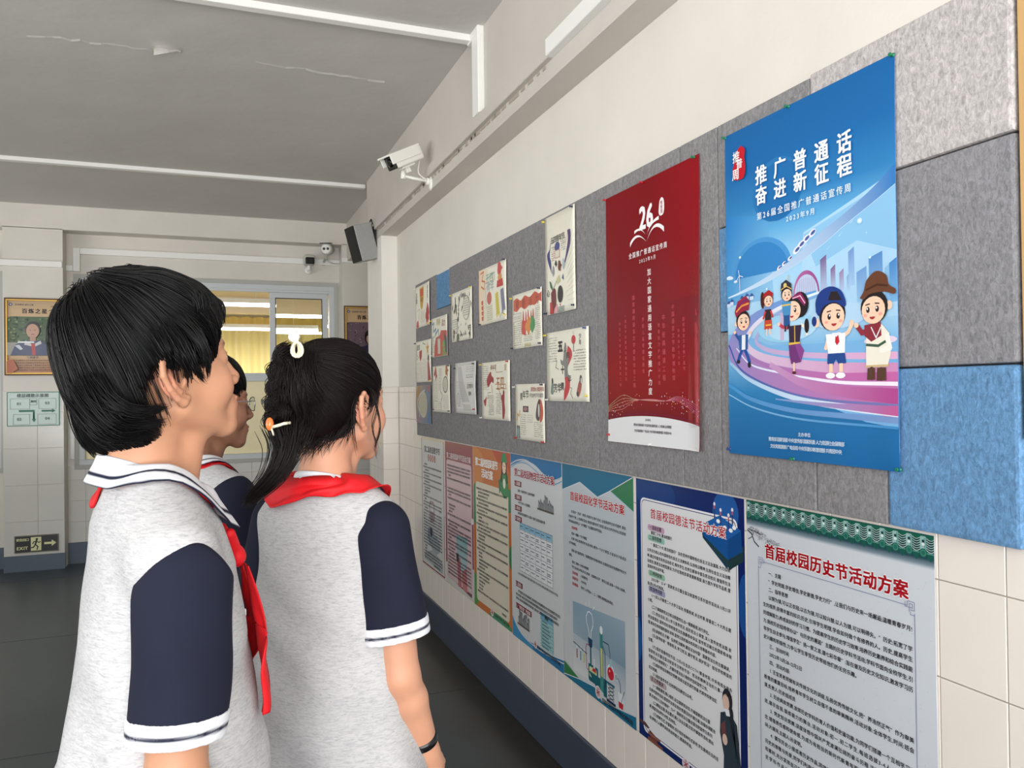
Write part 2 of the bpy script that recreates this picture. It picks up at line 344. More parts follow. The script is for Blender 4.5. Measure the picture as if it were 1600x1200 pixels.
# ---------------------------------------------------------------- flat print kit: colour-attribute meshes lying on real sheets
_g = {}; _tc = bpy.data.curves.new('glyph', 'FONT'); _to = bpy.data.objects.new('glyph', _tc); COL.objects.link(_to); _tc.resolution_u = 2
def glyph(ch, bold):
    k = ch
    if k in _g: return _g[k]
    _tc.resolution_u = 2; _tc.body = ch
    dg = bpy.context.evaluated_depsgraph_get(); dg.update()
    me = bpy.data.meshes.new_from_object(_to.evaluated_get(dg)); n = len(me.vertices)
    co = np.zeros(n * 3); me.vertices.foreach_get('co', co); co = co.reshape(-1, 3)[:, :2]
    me.calc_loop_triangles(); nt_ = len(me.loop_triangles); tr = np.zeros(nt_ * 3, dtype=np.int64)
    if nt_: me.loop_triangles.foreach_get('vertices', tr)
    bpy.data.meshes.remove(me)
    wide = ord(ch) > 0x2E80 or ch in '“”'
    adv = 1.0 if wide else ((co[:, 0].max() + 0.06) if n else 0.3)
    _g[k] = (co, tr.reshape(-1, 3), adv); return _g[k]
class Art:
    """u to the right, v down, millimetres; layers rise a hair above the sheet"""
    def __init__(s, root, O, U, N, curl=None, step=0.00003, base=0.0004):
        s.root = root; s.O = np.array(O, float); s.U = np.array(U, float); s.N = np.array(N, float); s.Z = np.array((0, 0, -1.0))
        s.V = []; s.F = []; s.C = []; s.n = 0; s.k = 0; s.curl = curl; s.step = step; s.base = base
    def rawtri(s, uv, tris, col, lift=None, rel=None):
        uv = np.asarray(uv, float)
        s.k += 1
        col = np.asarray(col, float)
        if col.ndim == 1: col = np.tile(col, (len(uv), 1))
        s.V.append(np.c_[uv, np.full(len(uv), s.base + s.k * s.step)]); s.F.append(np.asarray(tris) + s.n); s.C.append(col); s.n += len(uv)
    def poly(s, pts, col):
        from mathutils.geometry import tessellate_polygon
        t = tessellate_polygon([[Vector((p[0], p[1], 0)) for p in pts]])
        if t: s.rawtri(pts, t, rgb(col))
    def rect(s, u0, v0, u1, v1, col): s.poly([(u0, v0), (u1, v0), (u1, v1), (u0, v1)], col)
    def grad(s, pts4, cols4, n=8):
        uv = []; cs = []; P = np.array(pts4, float); Cc = np.array([rgb(c) for c in cols4])
        for i in range(n + 1):
            for j in range(n + 1):
                a, b = i / n, j / n
                wt = np.array([(1 - a) * (1 - b), a * (1 - b), a * b, (1 - a) * b]); uv.append(wt @ P); cs.append(wt @ Cc)
        tr = []
        for i in range(n):
            for j in range(n):
                q = i * (n + 1) + j; tr += [(q, q + n + 1, q + n + 2), (q, q + n + 2, q + 1)]
        s.rawtri(uv, tr, cs)
    def vgrad(s, u0, v0, u1, v1, stops, m=6):
        """vertical gradient through colour stops [(v, col), ...]"""
        uv = []; cs = []; tr = []
        for k, (v, c) in enumerate(stops):
            for j in range(m + 1): uv.append((u0 + (u1 - u0) * j / m, v)); cs.append(rgb(c))
        for k in range(len(stops) - 1):
            for j in range(m):
                q = k * (m + 1) + j; tr += [(q, q + 1, q + m + 2), (q, q + m + 2, q + m + 1)]
        s.rawtri(uv, tr, cs)
    def ell(s, u, v, a, b, col, n=20, rot=0, a0=0, a1=2 * PI):
        cr, sr = math.cos(rot), math.sin(rot); P = []
        for k in range(n + (0 if a1 - a0 >= 2 * PI - 1e-6 else 1)):
            t = a0 + (a1 - a0) * k / n; x, y = a * math.cos(t), b * math.sin(t); P.append((u + x * cr - y * sr, v + x * sr + y * cr))
        s.poly(P, col)
    def line(s, pts, wd, col, closed=False):
        pts = list(pts)
        if closed: pts.append(pts[0])
        uv = []; tr = []
        P = [np.array(p, float) for p in pts]
        for a, b in zip(P, P[1:]):
            d = b - a; L = np.hypot(*d)
            if L < 1e-6: continue
            d /= L; nn = np.array((-d[1], d[0])) * (wd / 2); e = d * wd * 0.3; q = len(uv)
            uv += [a - e + nn, b + e + nn, b + e - nn, a - e - nn]; tr += [(q, q + 1, q + 2), (q, q + 2, q + 3)]
        if uv: s.rawtri(uv, tr, rgb(col))
    def ribbon(s, top, bot, col, col2=None):
        n = len(top); uv = list(top) + list(bot); tr = []
        for i in range(n - 1): tr += [(i, i + 1, n + i + 1), (i, n + i + 1, n + i)]
        c = rgb(col); c2 = rgb(col2) if col2 else c
        cs = [np.array(c) * (1 - i / (n - 1)) + np.array(c2) * (i / (n - 1)) for i in range(n)]
        s.rawtri(uv, tr, cs + cs)
    def rrect(s, u0, v0, u1, v1, r, col):
        P = []
        for cx_, cy_, a in ((u1 - r, v0 + r, -PI / 2), (u1 - r, v1 - r, 0), (u0 + r, v1 - r, PI / 2), (u0 + r, v0 + r, PI)):
            for k in range(5): t = a + PI / 2 * k / 4; P.append((cx_ + r * math.cos(t), cy_ + r * math.sin(t)))
        s.poly(P, col)
    def text(s, st, u, v, size, col, sp=0.0, bold=0.0, width=None, sx=1.0, vertical=False, shear=0.0, color2=None):
        """u,v = top left of the first character cell; size = em in mm"""
        uv = []; tr = []; q = 0; x = 0.0; y = 0.0
        gl = [glyph(c, bold) for c in st]
        tot = sum(g[2] for g in gl) * size * sx
        if width is not None and len(st) > 1 and not vertical: sp = (width - tot) / (len(st) - 1)
        for ch, (co, t, adv) in zip(st, gl):
            if len(co):
                p = np.c_[u + x + (co[:, 0] + shear * co[:, 1]) * size * sx, v + y + (0.86 - co[:, 1]) * size]
                uv.append(p); tr.append(t + q); q += len(p)
            if vertical: y += size + sp
            else: x += adv * size * sx + sp
        if uv:      # strokes are thickened with shifted copies of the glyph outlines
            P = np.concatenate(uv); T = np.concatenate(tr); b = bold * size
            if bold < 0.02: sh = [(0, 0), (0.035 * size, 0), (0.018 * size, 0.03 * size)]
            elif bold < 0.07: sh = [(-b * .6, -b * .4), (b * .6, -b * .4), (-b * .6, b * .4), (b * .6, b * .4)]
            else: sh = [(b * .8 * math.cos(a), b * .8 * math.sin(a)) for a in [PI / 4 * i for i in range(8)]] + [(0, 0)]
            for d in sh: s.rawtri(P + np.array(d), T, rgb(col)); s.k -= 0.55
        return x
    def outlined(s, st, u, v, size, col, oc, b1=0.02, b2=0.075, **k):
        s.text(st, u, v, size, oc, bold=b2, **k); s.text(st, u, v, size, col, bold=b1, **k)
    def paras(s, lines, u0, u1, v, pitch, size, col, indent=2, bold=0.006, sx=1.0):
        """lines: (text, flag) flag 'i' indented, 'f' full line (justified), '' plain"""
        k0 = s.k
        for i, (t, fl) in enumerate(lines):
            s.k = k0
            a = u0 + (indent * size * sx if 'i' in fl else 0)
            if 'f' in fl: s.text(t, a, v + i * pitch, size, col, bold=bold, width=u1 - a, sx=sx)
            else: s.text(t, a, v + i * pitch, size, col, bold=bold, sp=0.02 * size, sx=sx)
    def done(s, name, m, parent=None, limit=None):
        if not s.V: return None
        V = np.concatenate(s.V); F = np.concatenate(s.F); C_ = np.concatenate(s.C)
        if limit is None: limit = getattr(s, 'size', None)
        if limit: V[:, 0] = np.clip(V[:, 0], 0.5, limit[0] - 0.5); V[:, 1] = np.clip(V[:, 1], 0.5, limit[1] - 0.5)
        if m is P_pap: C_[:, :3] = C_[:, :3] * 0.86 + 0.14 * np.array((0.34, 0.33, 0.29))
        uv = V[:, :2]
        if s.curl is not None:     # cut long triangles so that the print follows the curl
            for _ in range(7):
                e = np.stack([np.hypot(*(uv[F[:, i]] - uv[F[:, (i + 1) % 3]]).T) for i in range(3)], 1)
                mx = e.argmax(1); big = e.max(1) > 15
                if not big.any(): break
                keep = F[~big]; Fb = F[big]; mb = mx[big]; r = np.arange(len(Fb))
                a = Fb[r, mb]; b = Fb[r, (mb + 1) % 3]; c = Fb[r, (mb + 2) % 3]
                n0 = len(V); V = np.concatenate([V, (V[a] + V[b]) / 2]); C_ = np.concatenate([C_, (C_[a] + C_[b]) / 2]); uv = V[:, :2]
                mid = n0 + r; F = np.concatenate([keep, np.stack([a, mid, c], 1), np.stack([mid, b, c], 1)])
        dep = V[:, 2].copy()
        W = s.warp(uv, dep)
        me = bpy.data.meshes.new(name); me.vertices.add(len(W)); me.vertices.foreach_set('co', W.astype(np.float32).ravel())
        me.loops.add(len(F) * 3); me.loops.foreach_set('vertex_index', F.astype(np.int32).ravel())
        me.polygons.add(len(F)); me.polygons.foreach_set('loop_start', np.arange(0, len(F) * 3, 3, dtype=np.int32)); me.update(calc_edges=True)
        at = me.color_attributes.new('col', 'FLOAT_COLOR', 'POINT'); at.data.foreach_set('color', C_.astype(np.float32).ravel())
        o = link(name, me, m, parent if parent is not None else s.root)
        s.V = []; s.F = []; s.C = []; s.n = 0
        return o
    def warp(s, uv, dep):
        uv = np.asarray(uv, float); d = np.asarray(dep, float)
        if s.curl is not None: d = d + s.curl(uv[:, 0], uv[:, 1])
        return s.O + uv[:, :1] / 1000 * s.U + uv[:, 1:2] / 1000 * s.Z + d[:, None] * s.N
    def sheet(s, name, wd, ht, m, th=0.0006, nu=14, nv=18, warpuv=None):
        s.size = (wd, ht)
        g = np.array([(wd * i / nu, ht * j / nv) for i in range(nu + 1) for j in range(nv + 1)], float)
        F = []; front = s.warp(g, np.full(len(g), 0.0)); back = s.warp(g, np.full(len(g), -th)); n = len(g)
        for i in range(nu):
            for j in range(nv):
                q = i * (nv + 1) + j; F.append((q, q + 1, q + nv + 2, q + nv + 1)); F.append((n + q, n + q + nv + 1, n + q + nv + 2, n + q + 1))
        rim = [i * (nv + 1) for i in range(nu + 1)] + [nu * (nv + 1) + j for j in range(1, nv + 1)] + [i * (nv + 1) + nv for i in range(nu - 1, -1, -1)] + [j for j in range(nv - 1, 0, -1)]
        for a, b in zip(rim, rim[1:] + rim[:1]): F.append((a, b, n + b, n + a))
        me = bpy.data.meshes.new(name); me.from_pydata(np.r_[front, back].tolist(), [], F)
        return link(name, smooth(me), m, s.root)
UW = (0, -1, 0); NW = (-1, 0, 0)         # right wall: u runs towards the camera, normal into the corridor
UF = (1, 0, 0); NF = (0, -1, 0)          # far wall
P_gloss = mat('print_glossy', None, 0.24, 0.12, 3.0, attr=True, bdist=0.02, spec=0.22)
P_lam = mat('print_laminated', None, 0.16, 0.08, 2.5, attr=True, bdist=0.012)
P_pap = mat('print_paper', None, 0.7, attr=True)
S_blue = mat('poster_blue_vinyl', (28, 108, 178), 0.22, 0.12, 3.0, bdist=0.02)
S_red = mat('poster_red_vinyl', (140, 14, 30), 0.2, 0.12, 3.0, bdist=0.02)
S_white = mat('laminated_white', (196, 200, 205), 0.16, 0.08, 2.5, bdist=0.012)
S_paper = mat('drawing_paper', (232, 228, 212), 0.75, 0.1, 30, 0.03, 10, bdist=0.002)
# ---------------------------------------------------------------- felt pinboard
def felt(name, c):
    m = mat(name, c, 0.95, 0.4, 260, 0.0, bdist=0.002); n = m.node_tree; b = n.nodes['Principled BSDF']
    tc = n.nodes.new('ShaderNodeTexCoord'); mp = n.nodes.new('ShaderNodeMapping'); mp.inputs['Scale'].default_value = (1, 1.5, 0.8); n.links.new(tc.outputs['Object'], mp.inputs[0])
    n1 = n.nodes.new('ShaderNodeTexNoise'); n1.inputs['Scale'].default_value = 75; n1.inputs['Detail'].default_value = 9; n1.inputs['Roughness'].default_value = 0.75; n1.inputs['Distortion'].default_value = 0.9
    n.links.new(mp.outputs[0], n1.inputs['Vector'])
    cr = n.nodes.new('ShaderNodeValToRGB'); r = rgb(c)
    cr.color_ramp.elements[0].position = 0.34; cr.color_ramp.elements[0].color = tuple(x * 0.62 for x in r[:3]) + (1,)
    cr.color_ramp.elements[1].position = 0.68; cr.color_ramp.elements[1].color = tuple(min(1, x * 1.45) for x in r[:3]) + (1,)
    e = cr.color_ramp.elements.new(0.5); e.color = r
    n.links.new(n1.outputs[0], cr.inputs[0]); n.links.new(cr.outputs[0], b.inputs['Base Color'])
    b.inputs['Specular IOR Level'].default_value = 0.15
    return m
F_grey = felt('felt_grey', (132, 130, 131)); F_mid = felt('felt_mid_grey', (132, 131, 134)); F_light = felt('felt_light_grey', (178, 173, 171)); F_blue = felt('felt_blue', (98, 138, 176))
board = thing('pinboard', 'long grey felt pinboard of joined panels with blue inset squares', 'notice board', (1.40, 3.25, 1.83))
def panel(y0, y1, z0, z1, m, lab=None, th=0.020, bev=0.004):
    me = box(0, th, 0, 0, 0, 0) if False else box(1.3993 - th, 1.3993, y0 + 0.0020, y1 - 0.0020, z0 + 0.0014, z1 - 0.0014, bev, 2)
    o = link('felt_panel', me, m, board); o.matrix_parent_inverse = Matrix.Translation((-1.40, -3.25, -1.83))
    if lab: o['label'] = lab
    return o
Zb, Zt = 1.297, 2.358
bk_ = link('seam_dark_sheet', box(1.3960, 1.3992, 1.020, 5.489, Zb + 0.002, Zt - 0.008), mat('seam_dark', (52, 50, 50), 0.9), board); bk_.matrix_parent_inverse = Matrix.Translation((-1.40, -3.25, -1.83))  # dark sheet added behind the panels so their seams read dark
panel(4.938, 5.492, Zb, Zt, F_grey)
panel(4.386, 4.938, Zb, 2.13, F_grey); panel(4.386, 4.648, 2.13, Zt, F_grey); panel(4.648, 4.938, 2.13, Zt - 0.006, F_blue, 'small blue felt square set in the upper edge')
for a, b in ((3.822, 4.386), (3.259, 3.822), (2.69, 3.259), (2.115, 2.69)): panel(a, b, Zb, Zt, F_grey)
panel(1.92, 2.115, Zb, Zt, F_grey); panel(1.54, 1.92, 2.06, Zt, F_grey); panel(1.54, 1.92, 1.761, 2.06, F_blue, 'blue felt piece mostly behind the blue poster'); panel(1.54, 1.92, Zb, 1.761, F_grey)
panel(1.017, 1.54, 2.064, Zt + 0.006, F_light, 'pale grey felt panel', 0.024, 0.008); panel(1.017, 1.54, 1.639, 2.064, F_mid, 'mid grey felt panel', 0.021, 0.008)
panel(1.322, 1.54, Zb, 1.639, F_grey); panel(1.017, 1.322, Zb, 1.639, F_blue, 'large blue felt panel', 0.023, 0.008)
es = link('edge_strip', box(1.380, 1.3990, 0.995, 1.012, 1.50, 2.75, 0.002, 1), M_wood, board); es.matrix_parent_inverse = Matrix.Translation((-1.40, -3.25, -1.83)); es['label'] = 'pale wooden edge strip'
XB = 1.380
# pins
def pin(y, z, x, c, where, hang=0.0):
    t = thing('push_pin', '%s push pin at the %s' % (c, where), 'push pin', (x, y, z), group='push pins on the felt board')
    cc = {'yellow': (236, 214, 60), 'white': (235, 235, 230), 'blue': (40, 70, 130), 'red': (190, 30, 45), 'green': (20, 120, 80), 'dark blue': (25, 35, 70)}[c]
    M = Matrix.Rotation(-PI / 2, 4, 'Y')
    link('pin_head', lathe([(0.0048, 0.0015), (0.0048, 0.0035), (0.0024, 0.0045), (0.0022, 0.009), (0.0042, 0.0105), (0.0042, 0.013)], 10, M), mat('pin_' + c.replace(' ', '_'), cc, 0.3), t)
    link('pin_needle', tube([(0.004, 0, 0), (-0.002, 0, 0)], 0.0005, 5), mat('steel', (170, 170, 172), 0.3, metal=1), t)
# ---------------------------------------------------------------- blue poster
def qpt(P0, P1, P2, n=16):
    r = []
    for i in range(n + 1):
        t = i / n; r.append(((1 - t) ** 2 * P0[0] + 2 * t * (1 - t) * P1[0] + t * t * P2[0], (1 - t) ** 2 * P0[1] + 2 * t * (1 - t) * P1[1] + t * t * P2[1]))
    return r
def spl(pts, n=8):
    """Catmull-Rom through points"""
    P = [np.array(p, float) for p in pts]; P = [2 * P[0] - P[1]] + P + [2 * P[-1] - P[-2]]; r = []
    for i in range(1, len(P) - 2):
        for k in range(n):
            t = k / n; r.append(tuple(0.5 * (2 * P[i] + (P[i + 1] - P[i - 1]) * t + (2 * P[i - 1] - 5 * P[i] + 4 * P[i + 1] - P[i + 2]) * t * t + (3 * P[i] - P[i - 1] - 3 * P[i + 1] + P[i + 2]) * t ** 3)))
    r.append(tuple(P[-2])); return r
def bcurl(u, v): return 0.0085 + 0.004 * np.exp(-((u - 595) / 60) ** 2) * (v / 893) + 0.002 * np.sin(u / 90.0) * np.sin(v / 893 * PI) + 0.001 * np.sin(v / 130)
t = thing('poster', 'large blue poster with white Chinese title and cartoon children on a curved track', 'poster', (XB, 1.872, 2.311))
A = Art(t, (0, 0, 0), UW, NW, bcurl)
A.sheet('sheet', 594, 893, S_blue)
A.vgrad(0, 0, 594, 893, [(0, (24, 96, 158)), (120, (28, 102, 165)), (230, (50, 126, 184)), (300, (96, 168, 216)), (380, (150, 200, 232)), (450, (168, 210, 238)), (530, (172, 210, 236)), (620, (120, 180, 222)), (720, (42, 126, 182)), (780, (28, 110, 168)), (893, (22, 100, 160))])
A.grad([(0, 230), (180, 260), (200, 480), (0, 480)], [(42, 122, 190), (80, 155, 208), (150, 200, 232), (70, 150, 206)])
A.ell(215, 200, 95, 82, (42, 116, 176)); A.ell(222, 206, 88, 76, (33, 107, 169))
A.poly([(310, 330), (594, 250), (594, 560), (400, 560), (300, 440)], (168, 208, 236))
A.poly([(310, 335), (594, 262), (594, 420), (480, 380), (350, 420)], (138, 190, 226))
A.ell(150, 402, 118, 88, (74, 146, 204), a0=PI, a1=2 * PI, n=30); A.ell(148, 410, 108, 84, (52, 128, 192), a0=PI, a1=2 * PI, n=30)
for (x, w_, y0, y1, c0, c1) in ((364, 20, 400, 484, (116, 92, 140), (176, 196, 226)), (397, 15, 427, 484, (128, 96, 142), (176, 196, 226)), (424, 14, 440, 486, (150, 130, 170), (170, 190, 222)), (447, 10, 452, 490, (130, 160, 206), (170, 200, 230)), (453, 18, 396, 480, (112, 150, 204), (160, 196, 230)), (477, 30, 446, 520, (110, 154, 208), (150, 192, 228)), (514, 40, 420, 520, (86, 138, 198), (136, 184, 224)), (560, 20, 448, 525, (140, 186, 224), (130, 182, 224)), (573, 21, 440, 530, (72, 132, 196), (120, 176, 220))):
    A.grad([(x, y0 + 6), (x + w_, y0 - 4), (x + w_, y1), (x, y1)], [c0, c0, c1, c1], 3)
# rail sweeping down from the upper right
top = spl([(594, 235), (540, 268), (472, 300), (410, 325), (360, 344), (261, 392), (160, 424), (60, 446), (6, 455)])
bot = spl([(594, 280), (545, 300), (480, 325), (430, 345), (380, 368), (275, 408), (165, 436), (62, 452), (6, 458)])
A.ribbon(top, bot, (48, 118, 186), (214, 232, 246)); A.line(bot, 1.5, (190, 220, 240))
for (u, v) in ((340, 337), (320, 347), (302, 358), (286, 369), (262, 386), (240, 396), (222, 404)):
    k = 1.0 if u > 280 else 0.6; A.ell(u, v, 14 * k, 8 * k, (225, 225, 235), rot=-0.5); A.ell(u + 3, v - 1, 9 * k, 4 * k, (70, 90, 150), rot=-0.5)
# arch bridge
arch = [(272 + 88 * (1 - math.cos(a)) / 2 * 1.0, 482 - 58 * math.sin(a)) for a in [PI * k / 20 for k in range(21)]]
arch2 = [(276 + 80 * (1 - math.cos(a)) / 2, 484 - 50 * math.sin(a)) for a in [PI * k / 20 for k in range(21)]]
A.poly(arch2, (186, 200, 226)); A.ribbon(arch, arch2, (188, 110, 165), (142, 60, 128))
for k in range(9): A.line([(284 + k * 8, 482), (290 + k * 6.5, 440 + abs(k - 4) * 1.5)], 1, (150, 130, 175))
# track loops
def ring(c, a, b, col, th, a0=0.0, a1=2 * PI, n=48, skew=0.0):
    P = [(c[0] + a * math.cos(a0 + (a1 - a0) * k / n), c[1] + b * math.sin(a0 + (a1 - a0) * k / n)) for k in range(n + 1)]
    A.line(P, th, col)
outer = spl([(594, 560), (420, 480), (330, 474), (300, 478), (170, 500), (60, 540), (8, 588), (14, 630), (80, 668), (200, 700), (391, 740), (500, 765), (594, 782)])
A.poly([(594, 605), (594, 800), (500, 790), (391, 758), (266, 735), (120, 700), (30, 655), (3, 610), (3, 560), (60, 560), (180, 600), (380, 606)], (120, 176, 222))
def band(pts, wd, col, c2=None):
    P = spl(pts); up = []; dn = []
    for i, p in enumerate(P):
        a = np.array(P[max(i - 1, 0)]); b = np.array(P[min(i + 1, len(P) - 1)]); d = (b - a) / (np.hypot(*(b - a)) + 1e-9); nn = np.array((-d[1], d[0])); f = wd[0] + (wd[1] - wd[0]) * i / (len(P) - 1)
        up.append(tuple(np.clip(np.array(p) + nn * f / 2, 0, 593))[:1] + (p[1] + nn[1] * f / 2,)); dn.append(tuple(np.clip(np.array(p) - nn * f / 2, 0, 593))[:1] + (p[1] - nn[1] * f / 2,))
    A.ribbon(up, dn, col, c2)
band([(350, 482), (220, 498), (110, 530), (40, 572), (30, 615), (110, 655), (270, 690), (420, 715), (594, 735)], (10, 92), (92, 156, 214), (190, 110, 168))
band([(360, 484), (250, 500), (150, 530), (95, 565), (92, 600), (160, 632), (300, 655), (440, 668), (594, 676)], (7, 30), (226, 238, 248), (206, 140, 186))
band([(380, 486), (270, 505), (180, 535), (135, 568), (130, 592), (190, 616), (320, 632), (450, 640), (594, 645)], (6, 16), (110, 168, 216), (224, 170, 204))
band([(40, 600), (110, 650), (270, 680), (420, 700), (594, 706)], (3, 9), (210, 225, 245), (250, 235, 246))
band([(70, 620), (200, 660), (380, 684), (594, 690)], (6, 20), (160, 120, 180), (198, 100, 164))
band([(180, 650), (300, 700), (440, 722), (594, 733)], (14, 34), (196, 150, 196), (176, 70, 140))
band([(10, 640), (100, 690), (260, 735), (440, 758), (594, 768)], (8, 18), (150, 196, 230), (230, 236, 246))
band([(6, 590), (60, 660), (200, 712), (360, 740), (594, 752)], (5, 6), (24, 82, 160), (120, 120, 180))
band([(200, 740), (360, 752), (500, 760), (594, 764)], (3, 22), (120, 160, 210), (196, 88, 148))
band([(2, 700), (100, 740), (260, 768), (440, 778), (594, 784)], (10, 14), (60, 146, 204), (120, 150, 200))
band([(2, 728), (120, 765), (300, 790), (594, 800)], (3, 6), (150, 200, 230), (60, 140, 200))
A.ell(245, 560, 108, 36, (150, 204, 234)); A.ell(262, 566, 86, 26, (176, 214, 238)); A.rect(222, 520, 236, 590, (196, 176, 206)); A.ell(420, 545, 90, 30, (178, 210, 236))
A.ell(545, 610, 48, 10, (224, 206, 226))
# small houses and windmill
for (u, v) in ((70, 466), (92, 462), (112, 464), (10, 474), (24, 470)):
    A.poly([(u - 10, v), (u, v - 9), (u + 11, v)], (58, 84, 150)); A.rect(u - 8, v, u + 8, v + 10, (200, 216, 236))
A.line([(62, 450), (61, 402)], 2, (225, 235, 245))
for a in (0.3, 2.4, 4.5): A.line([(61, 402), (61 + 16 * math.cos(a), 402 + 16 * math.sin(a))], 2, (230, 238, 246))
for (u, v, r) in ((15, 402, 9), (24, 404, 7), (44, 416, 6)): A.ell(u, v, r * 1.4, r * 0.6, (206, 226, 242))
for (u, v, r) in ((66, 352, 5), (492, 338, 8), (520, 425, 4), (175, 452, 4), (400, 475, 3)): A.ell(u, v, r, r * 0.8, (190, 222, 242)); A.ell(u, v, r / 2, r * 0.4, (236, 246, 252))
# illustrated children, drawn as plain generic figures
SK = (244, 206, 178)
def face(u, v, r, hair, look=1, smile=True):
    A.ell(u, v, r, r * 0.92, hair); A.ell(u + 0.06 * r * look, v + 0.16 * r, r * 0.86, r * 0.76, SK)
    for sx in (-1, 1):
        A.ell(u + sx * r * 0.34 + 0.12 * r * look, v + 0.12 * r, r * 0.13, r * 0.17, (46, 30, 30)); A.ell(u + sx * r * 0.34 + 0.16 * r * look, v + 0.06 * r, r * 0.05, r * 0.06, (255, 255, 255))
        A.ell(u + sx * r * 0.55 + 0.1 * r * look, v + 0.42 * r, r * 0.14, r * 0.09, (246, 168, 150))
        A.line([(u + sx * r * 0.5 + 0.12 * r * look, v - 0.16 * r), (u + sx * r * 0.2 + 0.12 * r * look, v - 0.2 * r)], r * 0.07, (70, 44, 36))
    A.ell(u + 0.14 * r * look, v + 0.52 * r, r * 0.2, r * 0.15, (176, 44, 50), a0=0, a1=PI)
def limb(pts, wd, col): A.line(pts, wd, col); A.ell(pts[-1][0], pts[-1][1], wd * 0.55, wd * 0.55, col)
KF = A.k
# child with red patterned cap, far left
limb([(62, 585), (50, 572), (38, 560)], 9, (36, 84, 150)); limb([(90, 580), (104, 566)], 8, (236, 240, 246)); A.ell(36, 556, 6, 5, SK); A.ell(106, 562, 5, 5, SK)
limb([(68, 606), (56, 622), (50, 634)], 11, (28, 78, 158)); limb([(80, 606), (92, 626), (98, 640)], 11, (28, 78, 158)); A.ell(50, 638, 8, 5, (30, 34, 46)); A.ell(98, 648, 7, 8, (30, 34, 46))
A.poly([(56, 566), (92, 566), (90, 606), (58, 606)], (232, 236, 242)); A.poly([(52, 566), (68, 564), (66, 606), (56, 606)], (44, 92, 156)); A.poly([(84, 564), (96, 566), (92, 606), (82, 606)], (44, 92, 156))
A.ell(42, 534, 6, 7, SK); face(74, 526, 30, (34, 26, 30)); A.poly([(38, 500), (52, 472), (88, 460), (106, 476), (100, 500), (70, 502), (44, 516)], (150, 36, 66)); A.line([(46, 500), (70, 486), (100, 482)], 5, (226, 150, 70)); A.line([(54, 486), (76, 474), (98, 472)], 3, (90, 40, 110))
# two small figures at the back
A.k = KF
A.rect(166, 506, 190, 534, (46, 34, 40)); A.poly([(164, 534), (192, 534), (194, 558), (162, 558)], (196, 70, 50)); A.rect(168, 545, 190, 549, (230, 180, 70)); limb([(172, 558), (171, 572)], 5, SK); limb([(184, 558), (186, 570)], 5, SK)
limb([(168, 512), (160, 528)], 6, (200, 60, 60)); limb([(190, 512), (196, 526)], 6, (200, 60, 60)); A.ell(158, 480, 8, 22, (70, 30, 30)); face(180, 482, 19, (120, 46, 36)); A.poly([(160, 474), (166, 462), (184, 456), (200, 466), (198, 474), (180, 468)], (170, 34, 40))
A.poly([(232, 494), (266, 494), (262, 530), (236, 530)], (70, 140, 190)); A.rect(238, 528, 260, 556, (34, 82, 140)); limb([(243, 556), (243, 566)], 6, (50, 40, 50)); limb([(255, 554), (254, 560)], 6, (50, 40, 50)); A.rect(232, 500, 264, 504, (220, 190, 90))
face(250, 474, 20, (34, 30, 40)); A.poly([(228, 466), (232, 446), (250, 438), (268, 450), (270, 468), (250, 458)], (50, 48, 60)); A.ell(246, 452, 6, 6, (214, 190, 120)); A.line([(231, 462), (250, 454), (269, 464)], 2.5, (214, 180, 90)); A.line([(258, 440), (260, 428)], 2, (220, 170, 60))
# girl with purple skirt
A.k = KF
limb([(250, 560), (232, 556), (222, 550)], 9, (196, 60, 90)); A.ell(219, 548, 5, 5, SK); limb([(300, 556), (318, 566), (318, 580)], 8, (238, 230, 214))
A.poly([(255, 556), (300, 556), (292, 602), (256, 602)], (52, 34, 60)); A.line([(276, 556), (276, 600)], 3, (220, 180, 70)); A.rect(254, 598, 294, 604, (224, 184, 70))
A.poly([(254, 604), (294, 602), (308, 620), (296, 648), (262, 652), (256, 630)], (110, 50, 116)); A.poly([(276, 604), (294, 602), (308, 620), (296, 648)], (134, 66, 138)); limb([(272, 650), (272, 668)], 6, SK); A.ell(272, 674, 7, 4, (90, 30, 40))
A.ell(296, 506, 30, 32, (30, 22, 28)); A.ell(318, 560, 8, 18, (30, 22, 28)); face(272, 514, 33, (34, 24, 30), -1); A.poly([(262, 486), (300, 474), (318, 500), (312, 512), (290, 490)], (134, 34, 90)); A.line([(272, 488), (298, 484), (314, 504)], 3, (236, 180, 200))
# boy with blue cap
A.k = KF
limb([(388, 596), (380, 618)], 10, (244, 206, 178)); limb([(438, 592), (452, 584), (460, 572)], 10, SK); A.ell(462, 566, 7, 8, SK)
A.poly([(380, 586), (442, 586), (440, 634), (388, 636)], (242, 243, 244)); A.poly([(386, 632), (440, 632), (444, 656), (420, 658), (412, 646), (402, 660), (384, 656)], (30, 70, 140))
for x in (396, 428): A.rect(x - 6, 656, x + 6, 676, SK); A.ell(x - 2, 684, 15, 7, (240, 240, 242))
A.poly([(412, 586), (420, 586), (424, 606), (416, 614), (410, 606)], (196, 36, 50)); A.poly([(400, 584), (414, 594), (430, 584)], (230, 232, 236))
A.ell(352, 556, 9, 11, SK); face(402, 540, 42, (34, 28, 36)); A.poly(spl([(350, 530), (350, 504), (366, 482), (400, 474), (432, 488), (446, 516), (440, 526), (410, 512), (374, 520), (360, 540), (350, 530)], 5), (26, 56, 130)); A.poly([(390, 506), (400, 486), (420, 488), (434, 510), (412, 508)], (38, 28, 34)); A.ell(344, 552, 8, 12, (26, 50, 120))
